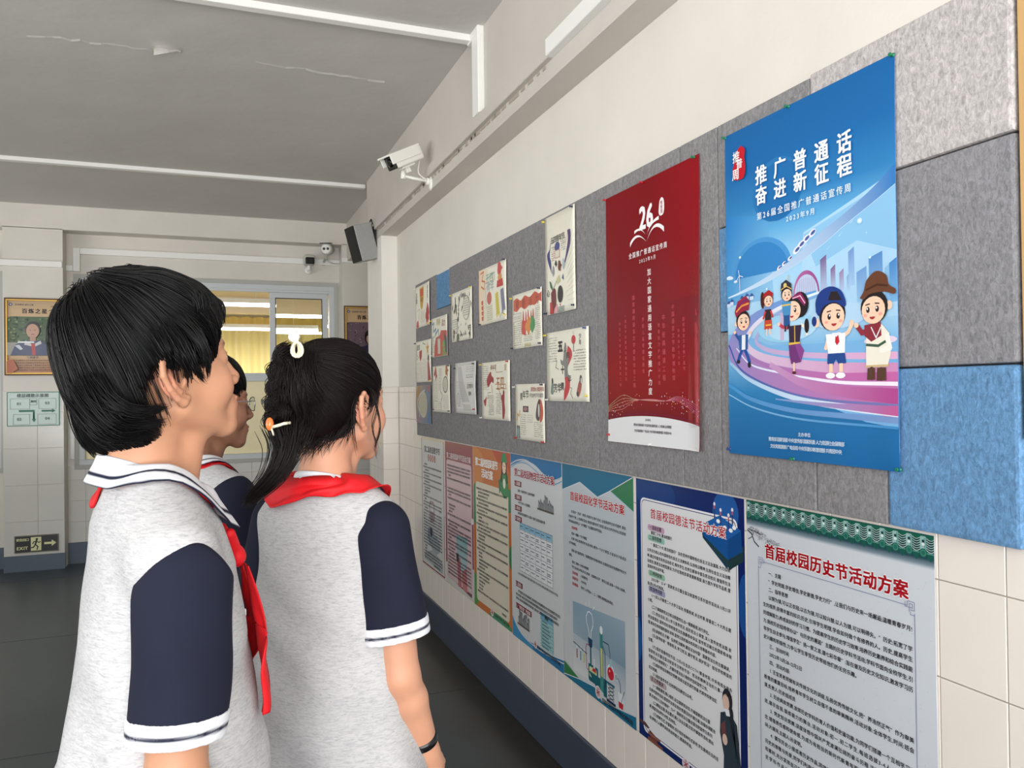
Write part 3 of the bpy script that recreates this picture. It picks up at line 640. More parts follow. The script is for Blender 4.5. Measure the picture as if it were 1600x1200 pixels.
# boy with brown hat and white robe
A.k = KF
limb([(512, 588), (492, 590), (480, 576)], 12, (140, 44, 60)); A.ell(476, 572, 7, 6, SK); A.poly([(506, 578), (552, 576), (572, 596), (576, 640), (566, 668), (504, 668), (504, 620)], (238, 232, 216)); A.poly([(500, 574), (548, 570), (550, 600), (520, 612), (500, 598)], (138, 44, 58)); A.line([(506, 618), (540, 622), (560, 614)], 6, (60, 90, 70)); A.line([(502, 666), (568, 666)], 5, (206, 180, 130)); A.line([(520, 580), (534, 604), (548, 582)], 3, (230, 230, 235)); limb([(566, 600), (574, 628), (550, 632)], 12, (244, 240, 230))
A.ell(520, 682, 10, 15, (78, 52, 40)); A.ell(548, 684, 12, 15, (78, 52, 40)); A.poly([(508, 670), (530, 670), (530, 696), (506, 696)], (86, 58, 44)); A.poly([(536, 670), (562, 670), (562, 698), (534, 698)], (86, 58, 44))
A.ell(574, 536, 8, 10, SK); face(530, 536, 40, (36, 30, 30), -1); A.poly(spl([(488, 512), (500, 498), (510, 474), (538, 458), (566, 470), (574, 492), (592, 504), (588, 514), (560, 506), (520, 506), (500, 516), (488, 512)], 5), (104, 62, 42)); A.line([(508, 496), (540, 488), (570, 494)], 5, (74, 42, 30))
A.k = KF + 70
art_blue = A.done('illustration', P_gloss)
# lettering of the blue poster
for k, ch in enumerate('推广普通话'): A.text(ch, 139 + 72.6 * k, 124, 52, (240, 244, 246), bold=0.045, sx=0.9)
for k, ch in enumerate('奋进新征程'): A.text(ch, 139 + 72.6 * k, 178, 52, (240, 244, 246), bold=0.045, sx=0.9)
A.text('第26届全国推广普通话宣传周', 144, 247, 21, (224, 236, 244), bold=0.02, width=328)
A.text('2023年9月', 256, 278, 17, (220, 234, 244), bold=0.015, width=100)
A.poly(spl([(78, 48), (96, 62), (94, 84), (98, 112), (92, 136), (74, 140), (48, 134), (42, 110), (52, 84), (62, 58), (78, 48)], 5), (190, 30, 44))
A.text('推', 42, 58, 32, (238, 236, 238), bold=0.03); A.text('普', 58, 82, 28, (238, 236, 238), bold=0.03); A.text('周', 40, 106, 32, (238, 236, 238), bold=0.03)
A.text('主办单位', 286, 822, 11, (214, 230, 242), bold=0.02); A.text('教育部 国家语委 中央宣传部 国家民委 人力资源社会保障部', 176, 838, 11.5, (214, 230, 242), bold=0.02, width=264); A.text('文化和旅游部 广电总局 中央军委训练管理部 共青团中央', 182, 856, 11.5, (214, 230, 242), bold=0.02, width=250)
A.done('lettering', P_gloss)
for (u, v, wh) in ((2, 4, 'upper left corner of the blue poster'), (263, 3, 'top middle of the blue poster'), (590, 4, 'upper right corner of the blue poster'), (262, 890, 'bottom middle of the blue poster'), (590, 888, 'lower right corner of the blue poster')): pin(1.872 - u / 1000, 2.311 - v / 1000, XB - 0.006, 'green', wh)
pin(1.868, 1.43, XB - 0.006, 'blue', 'lower left corner of the blue poster')
# ---------------------------------------------------------------- red poster
def rcurl(u, v): return 0.006 + 0.010 * np.clip((u - 520) / 74, 0, 1) ** 2 * np.clip((v - 100) / 700, 0, 1) + 0.002 * np.sin(u / 80.0 + 1) * np.sin(v / 893 * PI) + 0.003 * np.clip((v - 830) / 63, 0, 1) ** 2
t = thing('poster', 'tall glossy red poster with white 26 over an open book', 'poster', (XB, 2.597, 2.302))
A = Art(t, (0, 0, 0), UW, NW, rcurl)
A.sheet('sheet', 594, 890, S_red)
A.vgrad(0, 0, 594, 890, [(0, (126, 8, 20)), (150, (122, 7, 18)), (300, (118, 6, 22)), (480, (124, 7, 30)), (640, (140, 9, 24)), (740, (130, 9, 24)), (800, (110, 10, 28)), (890, (110, 10, 28))])
A.grad([(330, 0), (594, 0), (594, 420), (300, 420)], [(126, 8, 20), (144, 12, 26), (136, 9, 24), (120, 6, 22)])
vcols = [(130, '一体化平台建设与教育信息化', 437, 671, 13), (90, '语言文字规范标准建设工程', 461, 690, 12), (184, '国家通用语言文字普及攻坚工程', 377, 696, 17), (245, '学前儿童普通话教育', 458, 648, 15), (346, '推普助力乡村振兴计划', 486, 688, 14), (373, '中华经典诵读工程', 460, 675, 20), (433, '中国语言文字数字博物馆', 434, 675, 17), (468, '经典润乡土计划', 514, 627, 11), (496, '国家语言文字推广基地', 480, 645, 13)]
for (u, st, v0, v1, sz) in vcols: A.text(st, u, v0, sz, (186, 74, 86), sp=(v1 - v0 - sz * len(st)) / (len(st) - 1), vertical=True)
for k, ch in enumerate('加大国家通用语言文字推广力度'): A.text(ch, 285, 298 + 30.6 * k, 25, (240, 226, 224), bold=0.012, sx=0.95)
# lights over the curve
for k in range(5):
    o = 4 * k
    band([(0, 780 - o), (110, 770 - 3 * o), (190, 742 - o * 0.5), (290, 735 + o * .3), (390, 740), (470, 742 - o), (594, 790 - o * 2)], (1.2, 1.2), (224 - 12 * k, 150 + 8 * k, 130), (200, 90, 140))
K0 = A.k
for k in range(150):
    A.k = K0 + k % 6
    u = float(rng.uniform(0, 594)); e = abs(u - 297) / 297
    if rng.random() > 0.25 + e: continue
    v = 738 + 60 * e ** 2 + float(rng.normal(0, 6 + 26 * e)); r = float(rng.uniform(0.8, 2.4)); A.ell(u, v, r, r, [(236, 190, 120), (230, 120, 130), (220, 200, 220)][k % 3], n=6)
A.poly([(594, 890), (0, 890)] + qpt((0, 812), (297, 770), (594, 815), 20), (226, 226, 228)); A.line(qpt((0, 806), (297, 762), (594, 808), 20), 3, (120, 20, 60))
art_red = A.done('illustration', P_gloss)
A.text('26', 238, 68, 108, (244, 240, 240), bold=0.05, sx=0.82, shear=0.08)
A.poly(spl([(372, 92), (384, 82), (398, 92), (400, 122), (392, 138), (374, 139), (366, 128), (368, 110), (372, 92)], 4), (240, 232, 232)); A.text('推普周', 376, 92, 14, (150, 14, 30), vertical=True)
L1_ = qpt((178, 208), (225, 158), (285, 208), 12); L2_ = qpt((178, 190), (225, 140), (285, 198), 12); A.ribbon(L1_, [(a, b - 14 * (1 - i / 12)) for i, (a, b) in enumerate(L1_)], (244, 240, 240))
L1_ = qpt((397, 196), (335, 140), (288, 208), 12); A.ribbon(L1_, [(a, b - 17 * (1 - i / 12)) for i, (a, b) in enumerate(L1_)], (244, 240, 240))
L1_ = qpt((208, 168), (250, 150), (280, 184), 12); A.ribbon(L1_, [(a, b - 10 * (1 - i / 12)) for i, (a, b) in enumerate(L1_)], (244, 240, 240)); L1_ = qpt((366, 150), (310, 150), (290, 186), 12); A.ribbon(L1_, [(a, b - 12 * (1 - i / 12)) for i, (a, b) in enumerate(L1_)], (244, 240, 240))
A.text('全国推广普通话宣传周', 168, 229, 21, (240, 232, 232), bold=0.025, width=246); A.text('2023年9月', 237, 259, 16, (240, 228, 228), bold=0.02, width=106)
A.text('主办单位', 262, 800, 9, (70, 60, 66), bold=0.01); A.text('教育部 国家语委 中央宣传部 国家民委 人力资源社会保障部', 186, 818, 10, (60, 50, 56), bold=0.015, width=240); A.text('文化和旅游部 广电总局 中央军委训练管理部 共青团中央', 190, 838, 10, (60, 50, 56), bold=0.015, width=236)
A.done('lettering', P_gloss)['kind'] = 'stuff'
for (u, v, c, wh) in ((3, 4, 'red', 'upper left corner of the red poster'), (265, 4, 'red', 'top middle of the red poster'), (572, 5, 'green', 'upper right corner of the red poster'), (8, 866, 'red', 'lower left corner of the red poster'), (300, 885, 'white', 'bottom middle of the red poster')): pin(2.597 - u / 1000, 2.302 - v / 1000, XB - 0.006, c, wh)
# ---------------------------------------------------------------- seven laminated activity posters on the tiles
XL = 1.3986
INK = (30, 30, 36); RED = (176, 22, 34)
def lower(label, y0, z0, wd, ht, sheet=S_white):
    t = thing('poster', label, 'poster', (XL, y0, z0), group='activity posters taped on the tiles')
    A = Art(t, (0, 0, 0), UW, NW, None, step=0.00003); A.sheet('sheet', wd, ht, sheet, nu=2, nv=2)
    return A
def filler(n, seed):
    pool = '学习活动同校园历史文化科技创新展示竞赛老师组织年级班主题时间地点内容要求参加评选奖励作品提高兴趣培养能力我们实验探索精神全体初一二三第的和与在为了以及进行通过开发知识生'
    r = random.Random(seed); return ''.join(r.choice(pool) for _ in range(n))
# history festival
A = lower('pale grey history festival poster under a band of green roof tiles', 1.836, 1.290, 613, 890)
A.rect(0, 0, 613, 890, (203, 208, 214))
K0 = A.k
for k in range(420):
    A.k = K0 + k % 9
    u, v = float(rng.uniform(5, 605)), float(rng.uniform(95, 885)); a = float(rng.uniform(0, PI)); L = float(rng.uniform(2, 6))
    A.line([(u, v), (u + L * math.cos(a), v + L * math.sin(a))], 0.7, (176, 182, 190))
A.vgrad(0, 0, 613, 72, [(0, (18, 70, 64)), (40, (24, 62, 66)), (52, (34, 70, 80)), (64, (120, 138, 150)), (72, (200, 205, 211))])
A.rect(0, 2, 613, 10, (22, 96, 76))
K0 = A.k
for k in range(18):
    A.k = K0; u = 10 + k * 36.0; c = (146, 182, 178)
    for j in range(6): A.line(qpt((u + 9, 9 + j * 5), (u + 18, 16 + j * 5), (u + 27, 9 + j * 5), 5), 1.2, (196, 220, 214) if j < 5 else (220, 236, 230))
    A.poly([(u + 9, 40), (u + 27, 40), (u + 24, 50), (u + 18, 57), (u + 12, 50)], (22, 84, 72)); A.line([(u + 9, 40), (u + 27, 40)], 2, (96, 156, 140))
    A.rrect(u - 8, 5, u + 8, 40, 4, c); A.rect(u + 2, 8, u + 7, 36, (100, 152, 146)); A.rect(u - 2.4, 16, u + 2.4, 26, (16, 50, 48)); A.ell(u, 15, 3.4, 3, (16, 50, 48)); A.ell(u, 22, 4, 3.6, (210, 226, 222))
    A.ell(u, 40, 9.5, 9.5, (24, 92, 80)); A.ell(u, 40, 7, 7, (70, 136, 122)); A.ell(u, 40, 5.4, 5.4, (30, 100, 86))
A.line([(5, 84), (22, 92), (34, 112), (52, 122)], 4, (66, 66, 74)); A.line([(8, 80), (40, 84), (60, 88)], 3, (80, 80, 88)); A.line([(30, 86), (24, 100), (8, 108)], 2.4, (80, 80, 88))
K0 = A.k
for k in range(260):
    A.k = K0 + k % 9
    c = [(30, 82), (62, 92), (98, 104), (120, 108)][k % 4]; a = float(rng.uniform(0, 2 * PI)); r = float(rng.uniform(3, 20)); u, v = c[0] + r * math.cos(a) * 1.1, c[1] + r * math.sin(a) * 0.5
    A.line([(u, v), (u + 3.5 * math.cos(a), v + 3.5 * math.sin(a))], 0.8, (70, 72, 82))
Lc = (118, 122, 158)
A.line([(50, 174), (50, 880)], 1.6, Lc); A.line([(562, 174), (562, 880)], 1.6, Lc); A.line([(74, 160), (540, 160)], 1.4, Lc)
for s_, x in ((1, 50), (-1, 562)):
    for (a, b, c, d) in ((0, 2, 18, 2), (0, 2, 0, 20), (18, 2, 18, 12), (0, 20, 10, 20), (5, 7, 13, 7), (5, 7, 5, 15), (5, 15, 24, 15), (13, 7, 13, 24), (18, 12, 28, 12), (24, 15, 24, 5), (10, 24, 10, 30), (0, 30, 10, 30)): A.line([(x + s_ * a, 148 + b), (x + s_ * c, 148 + d)], 1.3, Lc)
A.done('illustration', P_lam)
A.outlined('首届校园历史节活动方案', 78, 108, 41, (160, 14, 26), (236, 236, 238), 0.065, 0.11, width=470)
HT = [('一、主题', 'i'), ('“学史明理,学史增信,学史崇德,学史力行”,让我们与历史来一场邂逅;温暖青春岁月!', 'if'), ('二、指导思想', 'i'),
 ('以铜为镜,可以正衣冠;以古为镜,可以知兴替;以人为镜,可以明得失。”历史;拓宽了学', 'if'), ('生的视界,获得丰富的知识;历史,引导学生明理,学会如何做个有修养的人。历史,提高学生', 'f'),
 ('的理解能力,养成良好的学习习惯。为提高学生的历史学习效率,培养历史素养和综合实践能', 'f'), ('力,我校历史组将举办以“与历史的邂逅”主题的历史学科节活动,学科节面向全校学生,引', 'f'),
 ('导学生自主参与,增值学生“扬一家之言,谱七彩华章”;旨在普及历史文化知识,激发学习历', 'f'), ('史兴趣和积极性,力争让学生享受历史带给他们的无穷乐趣。', ''), ('三、活动时间', 'i'), ('2022年11月28-12月2日', 'i'), ('四、活动内容:', 'i'),
 ('1. 王宝贤老师做有关传统文化的讲座,弘扬优秀传统文化,把“养浩然正气”作为审美', 'if'), ('教育的重要目标,培养青年学生树立自强不息的审美精神,活动对象:全体学生,时间:班会', 'f'), ('课,负责人:历史组成员', ''),
 ('2. 历史典故竞赛,发挥历史学科的育人价值和史鉴功能,为同学们搭建一个互相学习交', 'if'), ('流,展示自我,锻炼能力的舞台,活动对象:初一,初二学生,每班选拔3-4人,时间:午会', 'f'),
 ('3. 党史知识竞赛,深度体悟中国共产党波澜壮阔的奋斗历程,汲取精神力量,坚定信', 'if'), ('念,增强责任感和使命感,为成为有担当的新时代新青年而不懈奋斗,活动对象:全体,时', 'f'), ('间:大课间,主题人:孙发明。', ''),
 ('4. 撰写历史小报或者历史作品,同学们通过查阅资料,撰写历史小论文,表达自己对', 'if'), ('历史的崇敬与热爱,同学们利用课余时间积极搜集与历史有关的图片,文字,影像等资料', 'f'), ('和素材,充分发挥自己的想象力和创造力,完成一份内容充实,图文并茂的历史作品,历', 'f'), ('史学科作品评选后在校园内进行展示,评出一二三等奖并颁发奖状和奖品', 'f')]
A.paras(HT, 68, 556, 180, 21.6, 12.6, INK, indent=1.8, bold=0.012)
A.done('lettering', P_lam)
# morality and law festival
A = lower('navy framed poster with white text panel and blue ballot box in its corner', 2.447, 1.290, 602, 890)
A.grad([(0, 0), (602, 0), (602, 890), (0, 890)], [(14, 52, 112), (8, 30, 96), (6, 26, 84), (10, 36, 98)])
A.ell(120, 40, 130, 60, (18, 60, 122)); A.ell(0, 560, 26, 80, (24, 84, 150)); A.ell(602, 300, 34, 90, (20, 72, 140)); A.ell(592, 850, 46, 50, (24, 86, 160)); A.ell(514, 50, 62, 62, (26, 86, 158))
A.rrect(30, 62, 570, 868, 22, (232, 232, 236)); A.rrect(36, 68, 564, 862, 20, (40, 46, 96)); A.rrect(38.5, 70.5, 561.5, 859.5, 19, (222, 222, 224))
A.poly([(2, 838), (44, 836), (70, 846), (60, 852), (2, 846)], (86, 54, 52)); A.poly([(66, 850), (122, 862), (118, 890), (78, 884)], (110, 62, 52)); A.poly([(60, 876), (150, 880), (156, 890), (58, 890)], (126, 74, 60)); A.rect(60, 862, 140, 868, (150, 96, 76))
A.poly([(414, 94), (486, 62), (586, 92), (522, 128)], (28, 92, 164)); A.poly([(396, 124), (522, 158), (522, 214), (400, 142)], (20, 58, 92)); A.poly([(400, 140), (526, 208), (536, 212), (596, 166), (596, 134), (524, 170)], (34, 62, 66)); A.poly([(522, 128), (586, 92), (590, 150), (524, 186)], (14, 70, 132)); A.poly([(400, 120), (522, 128), (524, 186), (404, 134)], (18, 80, 146)); A.poly([(524, 186), (596, 150), (596, 176), (530, 214)], (30, 56, 60))
for (u, v) in ((462, 60), (492, 74), (530, 84), (548, 66)): A.rect(u - 3, v - 26, u + 3, v + 14, (40, 60, 110)); A.ell(u, v - 28, 5, 6, (232, 232, 236)); A.rect(u - 3, v - 24, u + 3, v - 14, (196, 90, 90))
for (u, v) in ((480, 80), (512, 94), (540, 98), (556, 88)): A.ell(u, v, 9, 6, (236, 238, 242))
A.ell(512, 100, 8, 6, (150, 30, 50))
for (v, c) in ((148, (196, 160, 184)), (183, (150, 196, 178)), (303, (150, 196, 170)), (357, (160, 160, 190)), (661, (186, 168, 168))): A.rrect(78, v, 184, v + 20, 8, c)
# standing judge figure
A.poly([(478, 640), (520, 622), (556, 650), (574, 780), (566, 868), (486, 868), (492, 760), (474, 700)], (44, 56, 66)); A.poly([(520, 622), (540, 640), (546, 752), (552, 740), (574, 780)], (32, 44, 56)); A.ell(512, 594, 24, 34, (40, 40, 46)); A.ell(505, 602, 16, 24, (216, 184, 168)); A.ell(530, 630, 10, 22, (40, 40, 46)); A.poly([(498, 622), (520, 618), (524, 636), (506, 640)], (226, 228, 232)); A.poly([(478, 676), (500, 656), (504, 700), (484, 706)], (104, 62, 62)); A.ell(498, 712, 12, 16, (216, 184, 168)); A.line([(520, 640), (540, 700), (560, 770)], 2, (24, 30, 40))
A.ell(292, 874, 21, 21, (226, 216, 222)); A.ell(292, 874, 17, 17, (206, 190, 198)); A.line([(292, 860), (292, 888)], 3, (150, 40, 50)); A.line([(280, 868), (304, 880)], 3, (150, 40, 50)); A.line([(304, 866), (280, 882)], 3, (150, 40, 50))
A.done('illustration', P_lam)
A.outlined('首届校园德法节活动方案', 97, 92, 36, RED, (232, 232, 236), 0.03, 0.09, width=420)
for (v, st) in ((149, '一.活动主题'), (184, '二.指导思想'), (304, '三.时间安排'), (358, '四.宣传内容'), (662, '五.工作要求')): A.text(st, 88, v, 15, (60, 44, 60), bold=0.03)
PT = [(168, '喜迎二十大,普法校园行', 'i'), (208, '“喜迎二十大,普法校园行”旨在坚持中国特色社会主义法治道路,大力弘扬', 'if'), (229, '以宪法为核心的中国特色社会主义法律体系,弘扬宪法精神,弘扬社会主义法治精', 'f'), (248, '神,通过丰富多彩的活动形式,青年学生,在师生群体中普及宪法知识,增强师生法', 'f'), (266, '治观念,推进法治校园建设,为开创我校改革发展新局面,奋力提升学科节品质,营', 'f'), (284, '造良好的法治环境。', ''),
 (325, '2022年“12·4”国家宪法日暨全国法制宣传日系列宣传活动从11月21开', 'if'), (343, '始,到12月4日结束。', ''), (380, '(一)深入开展党二十大学习活动,观看新闻,关注时事,做喜迎二十大的主题', 'if'), (398, '小报。', ''), (418, '(二)了解国家宪法日和法制宣传日,出一期黑板报,进行评比。', 'i'), (437, '(三)班会活动,深入学习宣传宪法,组织宪法小课堂,深入宣传依宪治国,依', 'if'), (456, '宪治国理念,宣传党的领导是宪法实施最根本保证,宣传宪法确立的国家根本制', 'f'), (475, '度,根本任务和国的国体,政体,宣传公民的基本权利和义务等基本内容。', ''), (495, '(四)诵读宪法,开展“弘扬宪法精神,建设法治中国”国家宪法日的主题演讲。', 'if'), (514, '(五)宣传标语“尊崇宪法,学习宪法,遵守宪法,维护宪法”挂在学校明显的', 'if'), (533, '位置。', ''),
 (552, '(六)组织观看特别节目,12月4日当天CCTV1黄金时段,中央电视台举办', 'if'), (571, '国家宪法日暨全国法制宣传日特别节目“宪法的精神法治的力量—CCTV', 'f'), (590, '年度法治人物颁奖礼”,开展年度法治人物的评选和宣传工作。', ''), (609, '(七)组织参加法律知识竞赛,班级法宣员进行准备,代表学校参加区', 'i'), (628, '知识竞赛。', ''), (645, '(八)组织宣传专栏,在校网站及微信公众号。', 'i'),
 (684, '(一)高度重视,精心组织,设立国家宪法日,开展国家宪法日暨', 'i'), (703, '日系列宣传活动,营造学法用法良好氛围活动开展方案,加强协调配合', ''), (722, '案,形成合力,及时做好“12·4”国家宪法日暨全国法制宣传日系列', ''), (741, '(二)精选主题,突出重点,精心法治主题,切实开展宣传活动,提出', 'i'), (760, '展,增宣活动的针对性,实效性。', ''), (779, '(三)创新形式,丰富载体,设计组织各种形式多样,学生喜闻乐见的活', 'i'), (798, '动,使每人人都学身的机会和能力,提高的机会。', '')]
K0 = A.k
for v, st, fl in PT: A.k = K0; A.paras([(st, fl)], 74, 536, v, 0, 12.6, INK, bold=0.012, indent=2)
A.text('实验中学', 322, 866, 20, (226, 216, 222), bold=0.03)
A.done('lettering', P_lam)
def emblem(A, u, v, r): A.ell(u, v, r, r, (226, 214, 214)); A.ell(u, v, r * 0.82, r * 0.82, (206, 186, 186)); A.line([(u, v - r * 0.6), (u, v + r * 0.6)], r * 0.16, (156, 50, 54)); A.line([(u - r * 0.5, v - r * 0.2), (u + r * 0.5, v + r * 0.3)], r * 0.16, (156, 50, 54)); A.line([(u + r * 0.5, v - r * 0.2), (u - r * 0.5, v + r * 0.3)], r * 0.16, (156, 50, 54))
# chemistry festival
A = lower('chemistry festival poster with teal and green triangles and laboratory glassware drawing', 3.069, 1.292, 604, 893)
A.rect(0, 0, 604, 893, (188, 196, 202)); A.grad([(0, 300), (604, 300), (604, 893), (0, 893)], [(186, 192, 198), (184, 190, 196), (206, 208, 210), (202, 204, 206)])
A.poly([(0, 0), (604, 0), (420, 72), (325, 104), (170, 62), (0, 110)], (30, 108, 142)); A.line([(0, 111), (170, 63), (325, 105), (420, 73), (596, 4)], 3, (214, 222, 226)); A.poly([(596, 6), (604, 4), (604, 124), (431, 70)], (52, 122, 84)); A.line([(431, 70), (604, 124)], 2.5, (160, 196, 206))
A.grad([(90, 560), (530, 530), (530, 700), (90, 690)], [(130, 158, 176), (148, 170, 186), (122, 148, 166), (150, 170, 182)]); A.grad([(90, 690), (530, 700), (530, 840), (90, 840)], [(178, 190, 198), (140, 160, 176), (206, 210, 214), (214, 214, 214)])
A.line([(240, 668), (234, 640), (216, 615), (214, 592), (226, 572), (243, 566), (262, 572), (274, 594), (272, 616), (256, 640), (252, 668)], 4, (236, 240, 242))
for (a, b, c, d) in ((215, 552, 208, 538), (243, 545, 243, 522), (272, 552, 288, 536)): A.line([(a, b), (c, d)], 2.5, (230, 236, 240))
T1 = (18, 92, 104)
A.poly([(228, 668), (266, 672), (264, 700), (248, 710), (232, 700)], (26, 62, 96)); A.rect(244, 706, 256, 780, T1); A.rrect(228, 770, 312, 838, 8, T1); A.rrect(236, 780, 300, 820, 8, (206, 212, 160)); A.line([(244, 802), (256, 792), (266, 808), (280, 794), (294, 804)], 3, (170, 180, 120)); A.poly([(228, 800), (330, 800), (330, 850), (300, 850)], T1)
A.poly([(330, 620), (354, 624), (358, 850), (330, 842)], (58, 132, 128)); A.poly([(335, 680), (350, 682), (352, 790), (337, 788)], (196, 194, 120)); A.ell(342, 612, 12, 16, (230, 236, 238)); A.rect(356, 790, 384, 858, T1)
for (u, c) in ((126, (160, 40, 56)), (160, (40, 130, 140)), (192, (170, 180, 80))): A.rrect(u - 6, 726, u + 6, 786, 6, (214, 220, 224)); A.rrect(u - 4.5, 744, u + 4.5, 784, 4.5, c)
A.line([(95, 726), (215, 740)], 4, (30, 60, 80)); A.line([(228, 800), (214, 796), (208, 720), (216, 700), (238, 700)], 3.5, (160, 40, 60)); A.poly([(276, 740), (284, 740), (284, 768), (298, 792), (262, 792), (276, 768)], (214, 220, 224)); A.poly([(270, 778), (292, 778), (298, 792), (262, 792)], (196, 40, 56))
A.line([(358, 650), (400, 650), (412, 680), (412, 712)], 4, (24, 50, 84)); A.line([(356, 670), (372, 690), (372, 800), (366, 826)], 4, (24, 50, 84)); A.ell(416, 750, 30, 30, (220, 226, 230)); A.rect(408, 700, 424, 730, (150, 190, 200)); A.ell(416, 754, 26, 24, (196, 34, 50)); A.ell(408, 746, 4, 4, (236, 200, 200))
for k in range(4): A.line([(396, 800 + k * 14), (440, 810 + k * 14)], 3, (40, 60, 80)); A.line([(440, 800 + k * 14), (396, 812 + k * 14)], 3, (40, 60, 80))
A.rect(386, 790, 446, 798, T1); A.rect(382, 856, 452, 866, (20, 40, 70)); A.ell(462, 752, 16, 14, (200, 206, 210)); A.ell(462, 752, 12, 10, (150, 170, 180)); A.line([(476, 752), (490, 770), (492, 800)], 3.5, (24, 50, 84))
A.poly([(472, 800), (516, 800), (508, 856), (478, 856)], (214, 220, 224)); A.poly([(475, 834), (511, 834), (508, 856), (478, 856)], (190, 34, 50)); A.line([(520, 786), (490, 846)], 3, (40, 60, 80))
A.poly([(0, 832), (160, 866), (0, 893)], (52, 122, 72)); A.poly([(0, 893), (0, 886), (150, 862), (283, 850), (345, 884), (604, 846), (604, 893)], (26, 106, 138)); A.line([(0, 886), (150, 862), (283, 848)], 3, (220, 226, 228)); emblem(A, 312, 858, 24)
A.done('illustration', P_lam)
A.outlined('首届校园化学节活动方案', 80, 108, 39, RED, (226, 228, 230), 0.05, 0.10, width=460)
CT = [(185, '为落实“双减”政策,丰富学生课外活动,全面提高学生科学素养,落实', 'if'), (206, '双减分子制,上好教科活动,营造浓厚的学习校园,结合化学学科特点和我校', 'f'), (226, '学科实际,经研究以“分子模型”为主题的化学节活动。', ''), (275, '活动一:搭建一个分子模型', 'i'), (296, '内容:每位参赛同学自选材料,制作一个分子模型,介绍该分子组成及', 'if'), (316, '分子构造等。', ''), (345, '要求:自行查阅资料,了解模型制作的相关知识,在规定时间内完成制作的分子', 'if'), (366, '模型。', ''), (392, '活动二:录制一分钟分享视频', 'i'), (412, '学生自选化学知识点,围绕“有趣的化学”撰写主题,录制一分钟小视频。', 'if'), (434, '                     八年级学生', 'i'), (456, '                     十月中旬', 'i'), (480, '                     学校个人评选出一、二、三等奖,颁发奖品和奖状。', 'i')]
K0 = A.k
for v, st, fl in CT: A.k = K0; A.paras([(st, fl)], 64, 548, v, 0, 12.4, INK, bold=0.012)
for (v, st) in ((250, '活动内容:'), (434, '活动对象:'), (456, '活动时间:'), (480, '活动奖励:')): A.text(st, 92, v, 13.5, RED, bold=0.04)
A.text('实验中学初级中学学校化学教研组', 345, 866, 19, (28, 44, 60), bold=0.03, width=236)
A.done('lettering', P_lam)
# physics festival
A = lower('physics festival poster with blue waves and a blue headed table', 3.680, 1.292, 606, 895)
A.rect(0, 0, 606, 895, (206, 208, 210)); A.poly([(0, 0), (606, 0)] + spl([(606, 60), (520, 78), (420, 66), (300, 30), (180, 24), (80, 40), (0, 62)], 6), (36, 112, 166))
A.line(spl([(0, 52), (90, 28), (200, 20), (320, 42), (430, 76), (530, 84), (606, 62)], 6), 7, (216, 224, 232)); A.line(spl([(0, 70), (90, 42), (200, 34), (320, 58), (430, 92), (530, 98), (606, 78)], 6), 5, (110, 166, 206))
A.poly([(0, 825)] + spl([(0, 825), (60, 850), (160, 868), (300, 862), (450, 858), (606, 838)], 6) + [(606, 895), (0, 895)], (36, 112, 160)); A.poly(spl([(0, 800), (60, 840), (150, 866), (260, 876)], 6) + [(260, 895), (0, 895)], (60, 140, 186)); A.line(spl([(0, 796), (60, 838), (150, 864), (300, 872), (450, 866), (606, 850)], 6), 5, (216, 224, 232)); emblem(A, 290, 858, 20)
for v in (128, 194, 246, 298, 616, 722): A.rect(50, v, 140 if v != 722 else 250, v + 26, (120, 30, 42))
A.rect(114, 326, 502, 556, (226, 228, 230)); A.rect(114, 326, 502, 356, (140, 186, 210))
for k in range(8): A.line([(114, 326 + k * 32.8), (502, 326 + k * 32.8)], 2, (80, 90, 100))
for u in (114, 178, 242, 308, 374, 440, 502): A.line([(u, 326), (u, 556)], 2, (80, 90, 100))
K0 = A.k
for r in range(7):
    for c in range(6):
        A.k = K0
        for j in range(1 + (r * c) % 2): A.rect(122 + c * 64, 338 + r * 32.8 + j * 8, 122 + c * 64 + 30 + (r * 7 + c * 5) % 18, 342 + r * 32.8 + j * 8, (90, 96, 104))
r_ = random.Random(4)
for (cx_, cy_, w_) in ((430, 190, 160), (150, 780, 130)):
    for k in range(14):
        u = cx_ - w_ / 2 + w_ * k / 13; h = r_.uniform(20, 64); A.line([(u, cy_ + 34), (u, cy_ + 34 - h), (u + 8, cy_ + 34 - h), (u + 9, cy_ + 34)], 3, (90, 96, 100)); A.ell(u + 4, cy_ + 34 - h, 6, 6, (120, 126, 130))
    A.rect(cx_ - w_ / 2 - 12, cy_ + 34, cx_ + w_ / 2 + 12, cy_ + 42, (86, 80, 70))
A.rect(362, 690, 500, 846, (150, 196, 200)); A.rect(362, 690, 500, 720, (112, 168, 196))
for k in range(8): A.line([(362, 720 + k * 16), (500, 720 + k * 16)], 1.6, (80, 100, 104)); A.rect(376, 724 + k * 16, 440 + (k * 13) % 40, 729 + k * 16, (84, 100, 104))
A.done('illustration', P_lam)
A.outlined('第二届校园物理节活动方案', 56, 66, 42, (150, 24, 44), (230, 232, 236), 0.05, 0.10, width=480)
for (v, st) in ((130, '一、活动主题'), (196, '二、活动时间'), (248, '三、参加人员'), (300, '四、活动内容'), (618, '五、活动评比'), (724, '六、“物理之星”评选名额')): A.text(st, 55, v, 19, (230, 220, 220), bold=0.02, width=80 if v != 724 else 190)
for (v, st) in ((166, '致敬“中国科学家”弘扬科学精神'), (222, '十月十五至十八日星期四'), (274, '教师指导员,物理学习人员,初一至初三各班级选拔代表'), (330, '')): A.text(st, 100, v, 14, INK, bold=0.01)
A.text('人员均需提前做好准备,遵守规则,听从安排,获奖由组委会颁发奖状奖品', 90, 566, 12, INK, bold=0.01, width=470)
